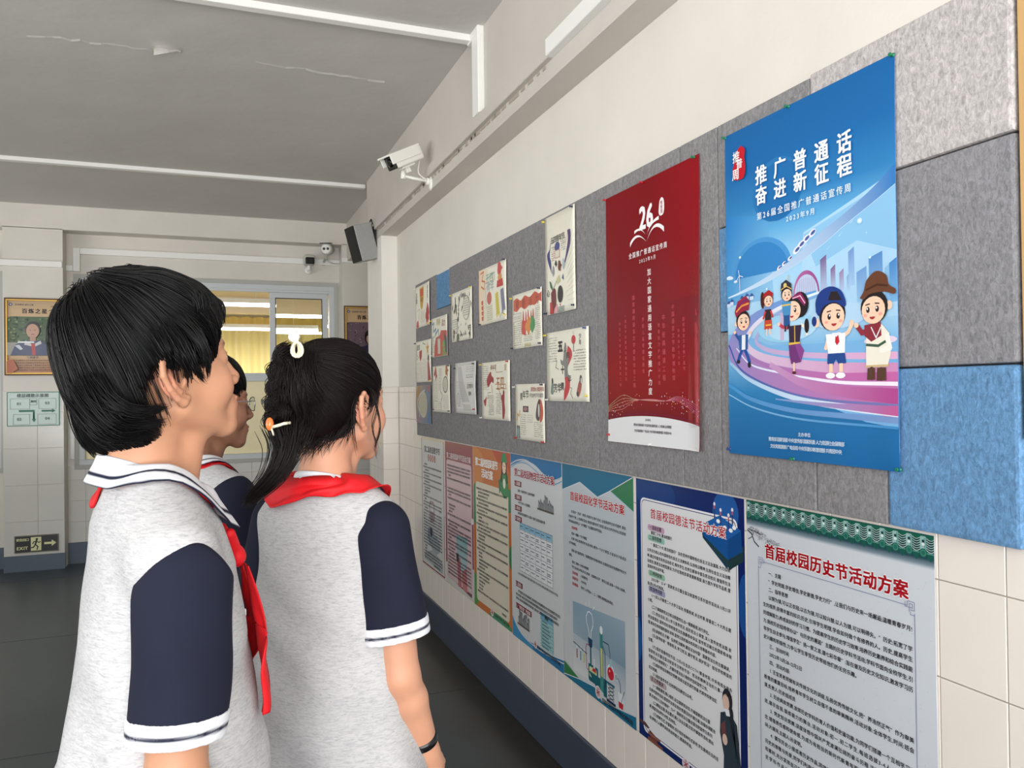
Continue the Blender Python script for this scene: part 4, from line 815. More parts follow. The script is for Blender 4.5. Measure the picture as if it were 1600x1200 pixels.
for k in range(3): A.text(filler(36, k), 60 if k else 90, 652 + k * 19, 14, INK, bold=0.012, width=490 if k < 2 else None)
A.text('物理', 412, 694, 20, INK, bold=0.03); A.text('实验中学初级中学学校物理教研组', 316, 852, 18, (28, 44, 60), bold=0.03, width=260)
A.done('lettering', P_lam)
# English festival
A = lower('orange and green English festival poster with a girl in a green hat', 4.280, 1.291, 596, 890)
A.rect(0, 0, 596, 890, (196, 112, 52)); A.poly(spl([(0, 260), (120, 230), (200, 120), (160, 40), (60, 0)], 6) + [(0, 0)], (206, 128, 62)); A.poly(spl([(320, 0), (420, 60), (520, 40), (596, 120)], 6) + [(596, 0)], (186, 80, 52)); A.ell(40, 320, 60, 120, (66, 132, 84)); A.ell(590, 520, 30, 60, (60, 124, 80)); A.ell(10, 800, 80, 90, (84, 148, 70)); A.ell(420, 880, 170, 30, (70, 140, 100)); A.ell(570, 240, 60, 60, (60, 126, 80))
A.rrect(42, 192, 560, 852, 24, (216, 208, 188))
A.poly([(440, 200), (452, 120), (500, 96), (556, 116), (566, 220), (500, 236)], (60, 136, 80)); A.ell(504, 70, 40, 46, (58, 38, 34)); A.ell(504, 78, 28, 32, (234, 200, 176)); A.poly([(462, 50), (478, 10), (524, 4), (546, 40), (540, 54)], (50, 140, 84)); A.poly([(470, 80), (452, 150), (470, 160), (484, 90)], (58, 38, 34)); A.poly([(536, 80), (556, 150), (538, 160), (526, 90)], (58, 38, 34)); A.ell(504, 160, 18, 26, (230, 226, 210)); A.poly([(420, 150), (446, 140), (452, 200), (430, 220)], (40, 110, 84)); A.ell(492, 72, 3, 3, (30, 20, 20)); A.ell(516, 72, 3, 3, (30, 20, 20))
emblem(A, 296, 862, 22)
A.done('illustration', P_lam)
A.outlined('第二届校园英语节', 40, 56, 50, (240, 236, 226), (176, 70, 40), 0.06, 0.10, width=375); A.outlined('活动方案', 146, 112, 52, (240, 236, 226), (176, 70, 40), 0.06, 0.10, sp=-6)
r_ = random.Random(9); v = 222
for k in range(30):
    short = r_.random() < 0.38; n = r_.randint(5, 16) if short else 37
    ind = 28 if (short or r_.random() < 0.2) else 0
    A.k = 40; A.text(filler(n, 100 + k), 58 + ind, v, 12.6, INK, bold=0.012, width=None if short else 486 - ind); v += 19.6
A.text('英语教研组', 450, 824, 13, INK, bold=0.02); A.text('实验中学英语教研组', 330, 858, 17, (40, 60, 50), bold=0.03, width=220)
A.done('lettering', P_lam)
# reading festival
A = lower('dusty pink framed poster with pale painted reflection at its foot beside the orange poster', 4.852, 1.290, 566, 885)
A.rect(0, 0, 566, 885, (150, 74, 80)); A.rect(0, 780, 566, 885, (206, 202, 198)); A.poly([(0, 760), (0, 820), (200, 885), (566, 885), (566, 700)], (206, 202, 198)); A.poly([(30, 800), (200, 850), (520, 872), (540, 800), (100, 780)], (112, 70, 76))  # pale bottom area is a reflection painted into the print colour
A.rrect(30, 112, 540, 850, 24, (206, 178, 182)); A.rrect(36, 118, 534, 842, 20, (212, 184, 186))
A.grad([(220, 560), (450, 540), (430, 800), (260, 800)], [(140, 176, 180), (130, 170, 176), (186, 200, 204), (180, 196, 200)]); A.poly([(240, 700), (300, 680), (330, 860), (260, 860)], (186, 110, 116)); A.poly([(330, 760), (430, 720), (440, 860), (350, 860)], (196, 120, 124)); A.ell(250, 690, 26, 26, (60, 60, 70)); A.ell(70, 470, 14, 10, (226, 220, 220)); A.ell(548, 430, 22, 18, (226, 222, 222))
A.done('illustration', P_lam)
A.outlined('第二届校园读书节活动方案', 38, 66, 40, (226, 206, 206), (110, 40, 48), 0.05, 0.09, width=490)
r_ = random.Random(12); v = 140
for k in range(34):
    if 10 < k < 15: short = True
    else: short = r_.random() < 0.25
    n = r_.randint(4, 14) if short else 38; ind = 28 if short else 0
    A.k = 60
    if k not in (5, 6, 11, 16): A.text(filler(n, 300 + k), 50 + ind, v, 13, (76, 52, 60), bold=0.012, width=None if short else 470 - ind)
    v += 20.2
A.done('lettering', P_lam)
# arts festival
A = lower('leftmost pale poster with thin dark red edge and faint car drawing', 5.445, 1.288, 568, 880)
A.rect(0, 0, 568, 880, (206, 206, 204)); A.rect(0, 0, 568, 14, (214, 200, 180))
for P in ([(8, 10), (8, 872)], [(560, 10), (560, 872)], [(8, 872), (560, 872)]): A.line(P, 9, (150, 50, 54))
A.rrect(200, 420, 330, 560, 30, (170, 150, 156)); A.rrect(220, 440, 310, 490, 12, (206, 206, 206)); A.ell(230, 660, 90, 60, (150, 158, 166)); A.ell(340, 700, 120, 60, (160, 168, 172)); A.ell(240, 630, 30, 30, (90, 90, 100)); A.poly([(60, 800), (300, 740), (520, 800), (520, 860), (60, 840)], (168, 174, 176)); A.ell(460, 470, 8, 14, (150, 156, 160))
A.done('illustration', P_lam)
A.text('第二届校园数学节', 84, 56, 46, (50, 44, 50), bold=0.05, width=390)
for k in range(4): A.ell(192 + k * 52, 134, 20, 24, (170, 70, 60)); A.ell(192 + k * 52, 134, 12, 15, (214, 196, 188))
for k, ch in enumerate('活动方案'): A.text(ch, 180 + k * 52, 122, 24, (150, 40, 40), bold=0.02)
r_ = random.Random(21); v = 176
for k in range(33):
    short = (k % 2 == 0 and k < 14) or r_.random() < 0.25; n = r_.randint(4, 12) if short else 34
    ind = 28 if short else 0; A.k = 40; A.text(filler(n, 500 + k), 50 + ind, v, 12.6, (66, 64, 70), bold=0.01, width=None if short else 456 - ind); v += 20
A.text('实验中学数学教研组', 300, 836, 18, (66, 64, 70), bold=0.02)
A.done('lettering', P_lam)
# ---------------------------------------------------------------- student drawings pinned to the felt
XD = XB - 0.0045
def scr(A, u0, v0, u1, v1, pitch, col=(120, 116, 108), wd=1.3, seed=0, dens=0.85):
    r = random.Random(seed * 31 + 5); v = v0; k0 = A.k; kk = 0
    while v < v1:
        u = u0
        while u < u1 - 3:
            L = r.uniform(4, 9)
            A.k = k0 + kk % 3; kk += 1
            if r.random() < dens: A.line([(u, v + r.uniform(-1, 1)), (u + L * 0.5, v - r.uniform(0.5, pitch * 0.35)), (min(u + L, u1), v + r.uniform(-1, 1))], wd, col)
            u += L + 1.5
        v += pitch
def blob(A, c, r, col, seed=0, n=11, j=0.3, sy=1.0):
    q = random.Random(seed); P = [(c[0] + r * (1 + q.uniform(-j, j)) * math.cos(2 * PI * k / n), c[1] + sy * r * (1 + q.uniform(-j, j)) * math.sin(2 * PI * k / n)) for k in range(n)]
    A.poly(spl(P + [P[0]], 3), col)
def drawing(label, y0, y1, z1, z0, curlseed=0, tint=None, pins=(), tilt=0.0, bow=0.008):
    wd = (y0 - y1) * 1000; ht = (z1 - z0) * 1000
    r = random.Random(curlseed + 77); k1, k2, k3 = r.uniform(0.5, 1), r.uniform(0.3, 1.2), r.uniform(0, 6)
    cf = lambda u, v: 0.0015 + bow * (k1 * np.clip(u / wd - 0.55, 0, 1) ** 2 * 3.2 + 0.45 * k2 * np.sin(np.clip(v / ht, 0, 1) * PI) ** 2 * (0.35 + np.sin(u / wd * 3 + k3) ** 2 * 0.6) + 0.9 * np.clip(v / ht - 0.8, 0, 1) * 2 * np.clip(1 - np.abs(u / wd - 0.5) * 2, 0, 1) * k2)
    t = thing('drawing', label, 'drawing', (XD, y0, z1), (tilt, 0, 0), group='student drawings pinned to the felt board')
    A = Art(t, (0, 0, 0), UW, NW, cf, step=0.00004); A.sheet('paper', wd, ht, tint or S_paper, nu=10, nv=12)
    for (pu, pv, c, wh) in pins: pin(y0 - pu * wd / 1000, z1 - pv * ht / 1000, XD - float(cf(np.array([pu * wd]), np.array([pv * ht]))[0]) - 0.001, c, wh)
    return A, wd, ht
K = (40, 38, 40); Rd = (188, 42, 52); Gd = (205, 158, 50); Gy = (150, 148, 140)
A, w_, h_ = drawing('drawing with an orange and yellow shield emblem at the far end of the board', 5.472, 5.078, 2.335, 2.047, 1, pins=[(0.03, 0.03, 'white', 'top left of the shield emblem drawing'), (0.97, 0.97, 'yellow', 'bottom right of the shield emblem drawing')])
A.poly(spl([(120, 20), (190, 16), (230, 20), (228, 110), (180, 170), (135, 120), (120, 20)], 4), Gd); A.poly([(140, 28), (216, 26), (214, 76), (142, 80)], (206, 76, 40)); A.ell(180, 100, 26, 18, (150, 110, 40)); blob(A, (345, 220), 46, Rd, 3, j=0.5, sy=1.3); A.poly([(310, 150), (330, 240), (300, 288), (290, 230)], (170, 40, 50)); blob(A, (60, 262), 26, (196, 80, 80), 5); scr(A, 150, 180, 260, 270, 9, Gy, seed=2); A.text('五四', 20, 40, 40, K, vertical=True, bold=0.02); A.text('青年节', 330, 20, 30, (90, 96, 100), vertical=True); A.line([(60, 170), (120, 160), (90, 240)], 3, (150, 120, 90)); A.done('drawn_picture', P_pap)
A, w_, h_ = drawing('drawing with a gold star and a figure in a long red dress', 5.482, 5.056, 1.952, 1.668, 2, pins=[(0.02, 0.03, 'dark blue', 'top left of the gold star drawing'), (0.97, 0.98, 'yellow', 'bottom right of the gold star drawing')])
A.poly([(330 + (44 if k % 2 == 0 else 17) * math.sin(k * PI / 5), 60 - (52 if k % 2 == 0 else 20) * math.cos(k * PI / 5)) for k in range(10)], Gd); A.poly([(110, 70), (180, 60), (178, 110), (144, 140), (112, 110)], (176, 50, 60)); A.poly([(326, 160), (352, 120), (380, 240), (420, 270), (330, 276)], (186, 60, 72)); blob(A, (352, 124), 22, (60, 40, 50), 4); A.poly([(360, 140), (400, 220), (410, 260), (392, 270)], (70, 50, 70)); scr(A, 20, 150, 190, 270, 10, Gy, seed=3); scr(A, 200, 130, 310, 270, 10, Gy, seed=4); A.line([(30, 20), (40, 90), (90, 110), (40, 130), (30, 20)], 3, K); A.line([(200, 16), (270, 30)], 6, (90, 120, 90)); A.text('爱国', 40, 20, 44, (120, 120, 110), bold=0.02); A.done('drawn_picture', P_pap)
A, w_, h_ = drawing('dark blue and brown coloured drawing, lowest at the far left end', 5.480, 5.072, 1.645, 1.387, 3, pins=[(0.03, 0.02, 'white', 'top left of the blue and brown drawing')], bow=0.012)
A.grad([(0, 0), (408, 0), (408, 256), (0, 256)], [(176, 160, 120), (90, 100, 130), (80, 110, 140), (140, 130, 140)]); blob(A, (90, 60), 60, (170, 130, 80), 1); blob(A, (330, 70), 50, (110, 130, 150), 2); blob(A, (350, 20), 24, (190, 90, 80), 3); A.ell(200, 130, 110, 90, (190, 184, 160)); scr(A, 120, 70, 290, 190, 9, (110, 100, 90), seed=6); A.line(spl([(20, 240), (110, 200), (60, 120), (120, 60), (240, 30)], 5), 12, (196, 190, 200)); blob(A, (370, 220), 40, (60, 110, 160), 5); blob(A, (60, 230), 34, (150, 120, 130), 6); A.done('drawn_picture', P_pap)
A, w_, h_ = drawing('colourful drawing with red and green shapes below the small blue felt square', 5.047, 4.670, 2.078, 1.825, 4, pins=[(0.0, 0.05, 'yellow', 'left edge of the red and green drawing'), (0.02, 0.95, 'white', 'bottom left of the red and green drawing')])
A.poly([(60, 250), (70, 180), (110, 130), (200, 120), (230, 90), (370, 100), (372, 250)], (196, 80, 70)); A.poly([(250, 250), (262, 160), (330, 150), (340, 250)], (120, 160, 80)); A.poly([(300, 110), (372, 150), (372, 240), (330, 230)], (60, 76, 90)); A.rect(150, 140, 210, 235, (214, 214, 196)); A.line([(20, 40), (60, 30), (50, 90), (110, 70), (100, 110), (170, 80), (180, 130)], 12, (100, 140, 160)); A.text('青春', 120, 10, 46, (170, 170, 90), bold=0.03); A.text('活力', 240, 24, 44, (150, 70, 60), bold=0.03); scr(A, 20, 120, 60, 230, 10, (110, 130, 140), 2, seed=7); A.line([(40, 130), (110, 110), (110, 170)], 6, (120, 170, 150)); scr(A, 156, 146, 205, 230, 9, Gy, seed=8); A.done('drawn_picture', P_pap)
A, w_, h_ = drawing('drawing with a brown oval frame and text columns beside the pale pencil drawing', 5.035, 4.622, 1.766, 1.472, 5, pins=[(0.97, 0.02, 'dark blue', 'top right of the oval frame drawing'), (0.05, 0.95, 'dark blue', 'bottom left of the oval frame drawing'), (0.97, 0.96, 'dark blue', 'bottom right of the oval frame drawing')], bow=0.014)
blob(A, (80, 50), 34, (180, 80, 80), 1, j=0.6); A.line([(30, 70), (90, 30), (120, 80)], 4, (150, 70, 70)); blob(A, (340, 34), 34, (170, 110, 50), 2, j=0.5); A.ell(310, 120, 60, 52, (96, 60, 60)); A.ell(310, 120, 52, 45, (214, 210, 190)); scr(A, 270, 90, 350, 150, 8, Gy, seed=9); scr(A, 150, 20, 220, 160, 9, (100, 98, 92), 1.6, seed=10); scr(A, 30, 90, 130, 230, 9, (120, 118, 110), 1.6, seed=11); A.line(spl([(200, 160), (240, 190), (200, 230), (210, 280)], 4), 5, (60, 60, 62)); scr(A, 250, 190, 380, 270, 11, Gy, seed=12); scr(A, 30, 230, 180, 280, 12, Gy, seed=13); A.done('drawn_picture', P_pap)
A, w_, h_ = drawing('black ink drawing with small animals and a lined cloud panel', 4.588, 4.180, 2.187, 1.895, 6, pins=[(0.0, 0.03, 'yellow', 'top left of the black ink animal drawing'), (0.96, 0.02, 'yellow', 'top right of the black ink animal drawing')], bow=0.007)
q = random.Random(5)
for k in range(46): blob(A, (q.choice([q.uniform(20, 160), q.uniform(150, 400)]), q.uniform(30, 270)), q.uniform(4, 13), q.choice([K, K, (90, 80, 80), (120, 100, 90)]), k, j=0.7, sy=1.5)
A.ell(300, 110, 66, 70, (120, 118, 112)); A.ell(300, 110, 62, 66, (230, 226, 210)); scr(A, 250, 60, 350, 160, 13, (110, 106, 100), 2.4, seed=14, dens=1); A.rrect(30, 160, 130, 240, 14, (130, 126, 120)); A.rrect(33, 163, 127, 237, 12, (230, 226, 210)); scr(A, 40, 175, 120, 235, 14, (120, 116, 110), 2, seed=15, dens=1); blob(A, (130, 272), 26, (90, 104, 76), 60); blob(A, (60, 232), 16, (110, 70, 60), 61); A.line(spl([(150, 90), (180, 40), (186, 20)], 4), 5, K); A.line(spl([(80, 110), (90, 60), (84, 30)], 4), 9, K); A.text('节', 350, 210, 44, (70, 66, 64), bold=0.03); A.done('drawn_picture', P_pap)
A, w_, h_ = drawing('pale grey pencil line drawing with a curling lower right corner', 4.528, 4.100, 1.768, 1.474, 7, tint=mat('thin_grey_paper', (214, 214, 210), 0.6), pins=[(0.02, 0.1, 'dark blue', 'upper left of the pale pencil drawing'), (0.9, 0.05, 'dark blue', 'top right of the pale pencil drawing'), (0.92, 0.9, 'red', 'lower right of the pale pencil drawing')], bow=0.022)
A.grad([(40, 20), (120, 20), (330, 280), (180, 280)], [(198, 197, 192)] * 4); scr(A, 220, 30, 380, 60, 12, Gy, seed=16); scr(A, 230, 76, 370, 100, 12, (110, 108, 104), 2, seed=17)
for (a, b, c, d) in ((14, 14, 400, 14), (400, 14, 398, 270), (14, 14, 14, 272), (14, 272, 398, 270), (30, 110, 150, 112), (220, 110, 220, 200), (250, 118, 370, 116)): A.line([(a, b), (c, d)], 1.6, (150, 148, 142))
A.text('五四青年', 250, 122, 30, (120, 118, 112), bold=0.01, sp=0); A.text('精神', 280, 166, 26, (90, 86, 84), bold=0.02); scr(A, 40, 120, 200, 260, 11, (176, 172, 166), 1.3, seed=18); A.ell(80, 215, 30, 40, (160, 158, 150)); A.ell(80, 215, 26, 36, (212, 212, 208)); A.done('drawn_picture', P_pap)
A, w_, h_ = drawing('pastel drawing with yellow and violet striped ribbons and a red lantern', 4.065, 3.640, 2.250, 1.953, 8, pins=[(0.96, 0.0, 'dark blue', 'top right of the striped ribbon drawing'), (0.97, 0.92, 'yellow', 'lower right of the striped ribbon drawing'), (0.05, 0.98, 'dark blue', 'bottom left of the striped ribbon drawing')], bow=0.006)
A.grad([(0, 0), (150, 0), (120, 290), (0, 290)], [(240, 206, 172), (230, 226, 206), (228, 224, 206), (240, 214, 180)]); A.line([(30, 20), (80, 14), (50, 60), (100, 70), (90, 110), (40, 90)], 9, (206, 112, 66)); A.text('五四', 110, 30, 60, (156, 170, 150), bold=0.01); A.line([(120, 60), (250, 40)], 7, (140, 176, 156)); A.text('青年', 130, 76, 56, (168, 178, 178)); A.line([(120, 210), (110, 110), (250, 76), (250, 50)], 4, (150, 172, 166)); A.ell(170, 165, 36, 34, (204, 110, 100)); scr(A, 146, 145, 196, 190, 8, (170, 70, 66), 1.6, seed=19)
blob(A, (330, 34), 34, (206, 70, 70), 2); A.ell(330, 76, 30, 18, (216, 150, 80)); A.poly([(290, 90), (370, 86), (380, 124), (284, 124)], (196, 52, 58))
A.poly([(260, 150), (300, 146), (322, 270), (300, 262), (276, 278)], (226, 212, 80)); A.poly([(338, 140), (384, 136), (412, 250), (388, 246), (360, 262)], (140, 138, 166))
for k in range(9): A.line([(262 + k * 2, 162 + k * 12), (304 + k * 2, 152 + k * 12)], 2, (120, 110, 60)); A.line([(342 + k * 2.5, 152 + k * 11), (388 + k * 2.5, 142 + k * 11)], 2, (80, 78, 110))
A.line([(330, 280), (360, 256), (400, 270)], 3, (90, 96, 110)); A.rect(130, 200, 212, 290, (226, 222, 196)); scr(A, 136, 212, 208, 288, 11, (130, 126, 110), 1.8, seed=20)
for k in range(4): A.poly([(44, 170 + k * 28), (76, 166 + k * 28), (70, 192 + k * 28), (50, 188 + k * 28)], (206, 96, 56))
A.done('drawn_picture', P_pap)
A, w_, h_ = drawing('drawing with a dark red map silhouette and a red standing figure', 4.038, 3.605, 1.752, 1.453, 9, pins=[(-0.01, 0.03, 'yellow', 'top left of the red map drawing'), (0.95, 0.02, 'red', 'top right of the red map drawing'), (-0.01, 0.98, 'white', 'bottom left of the red map drawing')], bow=0.005)
scr(A, 24, 20, 110, 150, 11, (120, 116, 104), 2, seed=21); A.poly(spl([(90, 120), (84, 90), (120, 60), (150, 50), (160, 72), (190, 84), (186, 112), (160, 102), (130, 118), (110, 130), (90, 120)], 3), (160, 28, 40)); A.text('五四', 226, 74, 76, (176, 116, 66), bold=0.0, sx=0.8); A.line([(140, 30), (220, 34), (230, 56), (330, 54)], 3, (150, 120, 90)); A.line([(210, 116), (370, 118), (380, 138), (330, 142)], 4, (190, 130, 80)); A.text('青年节', 140, 14, 30, (150, 90, 80), shear=0.2)
A.poly(spl([(318, 290), (312, 210), (300, 190), (310, 170), (330, 168), (338, 150), (352, 168), (350, 210), (356, 250), (340, 290)], 3), (158, 26, 40)); A.ell(340, 160, 13, 14, (150, 26, 38)); A.line([(306, 196), (296, 170), (262, 140)], 4, (158, 40, 50)); A.poly(spl([(30, 200), (60, 190), (76, 176), (72, 206), (60, 232), (40, 220), (30, 200)], 3), (166, 30, 42)); A.line([(84, 190), (104, 186), (100, 160), (150, 158)], 3, (140, 110, 90)); scr(A, 106, 175, 190, 280, 9, (110, 108, 96), 2, seed=22); scr(A, 226, 165, 300, 270, 9, (130, 126, 112), 2, seed=23); A.line([(160, 120), (170, 160)], 5, (170, 110, 60)); A.text('爱', 350, 16, 36, (200, 180, 140)); A.done('drawn_picture', P_pap)
A, w_, h_ = drawing('drawing with a wavy orange banner above red and green paint strokes', 3.566, 3.202, 2.058, 1.800, 10, pins=[(-0.01, 0.05, 'yellow', 'top left of the orange banner drawing'), (0.95, 0.02, 'dark blue', 'top right of the orange banner drawing'), (0.95, 0.96, 'dark blue', 'bottom right of the orange banner drawing'), (0.0, 0.98, 'dark blue', 'bottom left of the orange banner drawing')], bow=0.005)
tp_ = spl([(16, 26), (60, 18), (110, 34), (160, 16), (220, 30), (280, 12), (330, 26), (362, 20)], 5); bt_ = spl([(16, 74), (60, 82), (110, 66), (160, 80), (220, 64), (280, 72), (330, 58), (362, 66)], 5); A.ribbon(tp_, bt_, (206, 96, 66), (196, 80, 56))
A.text('青春活力', 40, 26, 46, (150, 60, 40), bold=0.01, width=290)
for (u, c) in ((140, (196, 50, 70)), (172, (206, 60, 76)), (200, (190, 50, 66)), (236, (196, 60, 70)), (262, (180, 60, 70))): A.poly(spl([(u - 10, 150), (u - 4, 90 + u % 20), (u + 4, 92), (u + 12, 150)], 3), c)
blob(A, (150, 165), 36, (206, 76, 66), 2); blob(A, (206, 160), 36, (220, 140, 70), 3); blob(A, (254, 156), 34, (74, 150, 90), 4); A.rect(10, 90, 116, 130, (150, 148, 140)); A.rect(12, 92, 114, 128, (228, 224, 210)); scr(A, 16, 140, 116, 245, 10, (120, 116, 110), 1.8, seed=24); scr(A, 286, 80, 350, 225, 9, (140, 136, 128), 1.8, seed=25); scr(A, 150, 200, 250, 236, 9, (120, 116, 110), 1.6, seed=26); scr(A, 20, 108, 110, 124, 8, (120, 116, 110), 1.6, seed=27); A.text('五四运动', 150, 236, 20, (206, 190, 130)); A.done('drawn_picture', P_pap)
A, w_, h_ = drawing('drawing with a small photo and a long haired figure in an orange cloak', 3.540, 3.184, 1.632, 1.372, 11, pins=[(-0.02, 0.05, 'white', 'top left of the orange cloak drawing'), (0.94, 0.02, 'dark blue', 'top right of the orange cloak drawing'), (0.02, 0.98, 'red', 'bottom left of the orange cloak drawing'), (0.96, 0.99, 'red', 'bottom right of the orange cloak drawing')], bow=0.005)
A.text('青', 58, 40, 38, K, bold=0.03); A.text('年', 92, 30, 40, K, bold=0.03); A.text('节', 130, 28, 40, K, bold=0.03); A.text('请党放心强国有我', 190, 14, 22, (176, 80, 80), bold=0.02, sp=-2); A.text('不负时代不负韶华', 176, 42, 22, (120, 110, 110), bold=0.02, sp=-1); A.rect(96, 102, 164, 130, (70, 60, 66)); A.ell(128, 116, 22, 10, (170, 120, 120)); A.poly(spl([(292, 68), (320, 76), (342, 120), (330, 160), (300, 170), (306, 120), (292, 68)], 3), (206, 92, 56)); A.poly(spl([(292, 68), (270, 92), (252, 150), (290, 166), (310, 120), (300, 84)], 3), (80, 70, 76)); A.ell(296, 84, 10, 14, (60, 40, 44)); A.ell(290, 120, 10, 30, (220, 216, 206)); A.line(spl([(20, 170), (30, 140), (46, 150), (60, 124)], 4), 7, (216, 166, 80)); scr(A, 60, 145, 130, 240, 10, (130, 126, 118), 1.7, seed=28); scr(A, 146, 145, 220, 180, 10, Gy, seed=29); scr(A, 230, 175, 340, 245, 9, (140, 136, 126), 1.6, seed=30); A.rect(20, 205, 32, 256, (70, 130, 130)); A.rect(40, 205, 54, 256, (80, 120, 130)); A.ell(26, 202, 7, 8, K); A.ell(46, 202, 7, 8, K); A.done('drawn_picture', P_pap)
A, w_, h_ = drawing('tall narrow drawing with purple flames and a red dressed figure', 3.160, 2.857, 2.345, 1.925, 12, pins=[(-0.01, 0.03, 'yellow', 'top left of the tall purple flame drawing'), (0.94, 0.02, 'dark blue', 'top right of the tall purple flame drawing'), (0.95, 0.96, 'dark blue', 'bottom right of the tall purple flame drawing'), (0.02, 0.98, 'dark blue', 'bottom left of the tall purple flame drawing')], bow=0.007)
for k in range(26): A.line([(5 + k * 20, 8), (5 + k * 20 - 170, 210 + 0 * k)] if False else [(max(4, k * 20 - 40), max(6, 0)), (max(4, k * 20 - 110), 150)], 1.5, (196, 192, 170)) if k * 20 - 40 < 298 else None
for k in range(12): A.line([(296, 90 + k * 26), (210 + (k % 3) * 12, 180 + k * 18)], 1.6, (196, 196, 176))
A.text('五四青年节', 62, 92, 32, K, bold=0.02, sp=-4); A.poly(spl([(232, 92), (262, 96), (260, 150), (228, 200), (196, 234), (222, 180), (238, 130), (232, 92)], 4), (74, 40, 106)); A.poly(spl([(64, 96), (52, 140), (24, 160), (34, 196), (62, 236), (66, 250), (64, 200), (50, 170), (60, 130), (64, 96)], 4), (44, 44, 120)); A.ell(130, 142, 26, 20, (60, 64, 130)); A.rect(108, 156, 158, 190, (206, 160, 140)); A.rect(112, 160, 154, 186, (224, 220, 206)); scr(A, 70, 140, 104, 200, 9, (150, 90, 80), 2, seed=31); scr(A, 170, 120, 220, 170, 9, (120, 116, 110), 1.8, seed=32); blob(A, (118, 212), 12, (40, 60, 50), 1); blob(A, (156, 226), 17, (110, 50, 40), 2, sy=1.3); blob(A, (88, 240), 12, (150, 150, 156), 3, sy=1.6); blob(A, (196, 224), 14, (170, 190, 196), 4, sy=1.4)
A.poly([(46, 276), (60, 282), (80, 310), (74, 320), (54, 304)], (50, 110, 76)); A.poly([(120, 276), (150, 262), (160, 290), (126, 300)], (200, 200, 150)); A.poly([(176, 280), (190, 262), (194, 290)], (50, 70, 130)); A.line([(84, 318), (120, 284)], 3, (70, 110, 70)); A.text('心', 14, 310, 34, K); A.poly(spl([(60, 330), (96, 312), (112, 340), (110, 400), (96, 418), (50, 416), (64, 380), (60, 330)], 4), (110, 30, 34)); A.poly([(48, 370), (70, 366), (84, 418), (48, 418)], (190, 36, 46)); A.poly([(96, 400), (124, 380), (130, 416), (90, 418)], (226, 160, 170)); A.ell(156, 344, 27, 36, (34, 28, 28)); A.poly([(150, 384), (160, 384), (156, 396)], (180, 50, 60))
for k in range(5): A.line([(136, 398 + k * 5.0), (196, 396 + k * 5.0)], 2.2, (70, 110, 110))
A.done('drawn_picture', P_pap)
A, w_, h_ = drawing('large drawing with a red winding ribbon, grey monument and small red lantern', 3.158, 2.745, 1.848, 1.555, 13, pins=[(-0.01, 0.03, 'yellow', 'top left of the winding ribbon drawing'), (0.94, 0.02, 'blue', 'top right of the winding ribbon drawing'), (0.96, 0.92, 'yellow', 'lower right of the winding ribbon drawing'), (0.02, 0.98, 'white', 'bottom left of the winding ribbon drawing')], bow=0.009)
scr(A, 20, 26, 110, 130, 11, (130, 126, 116), 1.8, seed=33); A.text('五', 118, 40, 50, (20, 18, 20), bold=0.08); A.poly(spl([(216, 64), (250, 84), (256, 110), (236, 132), (214, 150), (222, 120), (208, 96), (216, 64)], 4), (196, 56, 62)); A.poly(spl([(180, 70), (190, 50), (204, 66), (206, 110), (226, 124), (214, 160), (216, 196), (186, 196), (180, 150), (152, 140), (146, 118), (170, 124), (180, 70)], 4), (128, 128, 124)); A.line([(176, 88), (204, 84)], 3, (70, 70, 70)); A.poly(spl([(184, 194), (222, 196), (232, 230), (214, 262), (176, 290), (176, 250), (188, 226), (184, 194)], 4), (196, 44, 54)); A.text('四', 204, 90, 30, K, bold=0.06); A.text('十', 148, 146, 34, K, bold=0.07); A.text('年', 214, 184, 34, K, bold=0.05); A.text('芳华', 70, 218, 40, K, bold=0.03); A.text('青', 144, 214, 34, K, bold=0.06); A.ell(272, 44, 20, 18, (196, 50, 54)); A.line([(272, 62), (272, 92)], 5, (60, 80, 70)); A.line([(272, 24), (272, 10)], 2, K); scr(A, 272, 90, 390, 172, 11, (140, 136, 124), 2, seed=34); A.text('少年', 322, 22, 24, (110, 104, 100), vertical=True); A.poly(spl([(40, 250), (54, 210), (70, 214), (66, 262), (42, 262)], 4), (120, 140, 130)); A.ell(60, 206, 8, 12, K); A.poly(spl([(300, 250), (320, 214), (346, 210), (336, 250), (310, 276), (300, 250)], 4), (170, 80, 66)); A.ell(338, 206, 12, 18, (60, 50, 50)); A.ell(342, 210, 6, 12, (230, 226, 210)); A.ell(306, 262, 10, 10, K); A.line([(236, 236), (252, 240), (240, 262), (260, 280)], 3, (130, 126, 116)); A.line([(96, 110), (110, 130), (96, 150), (130, 160)], 3, (130, 126, 116)); A.done('drawn_picture', P_pap)
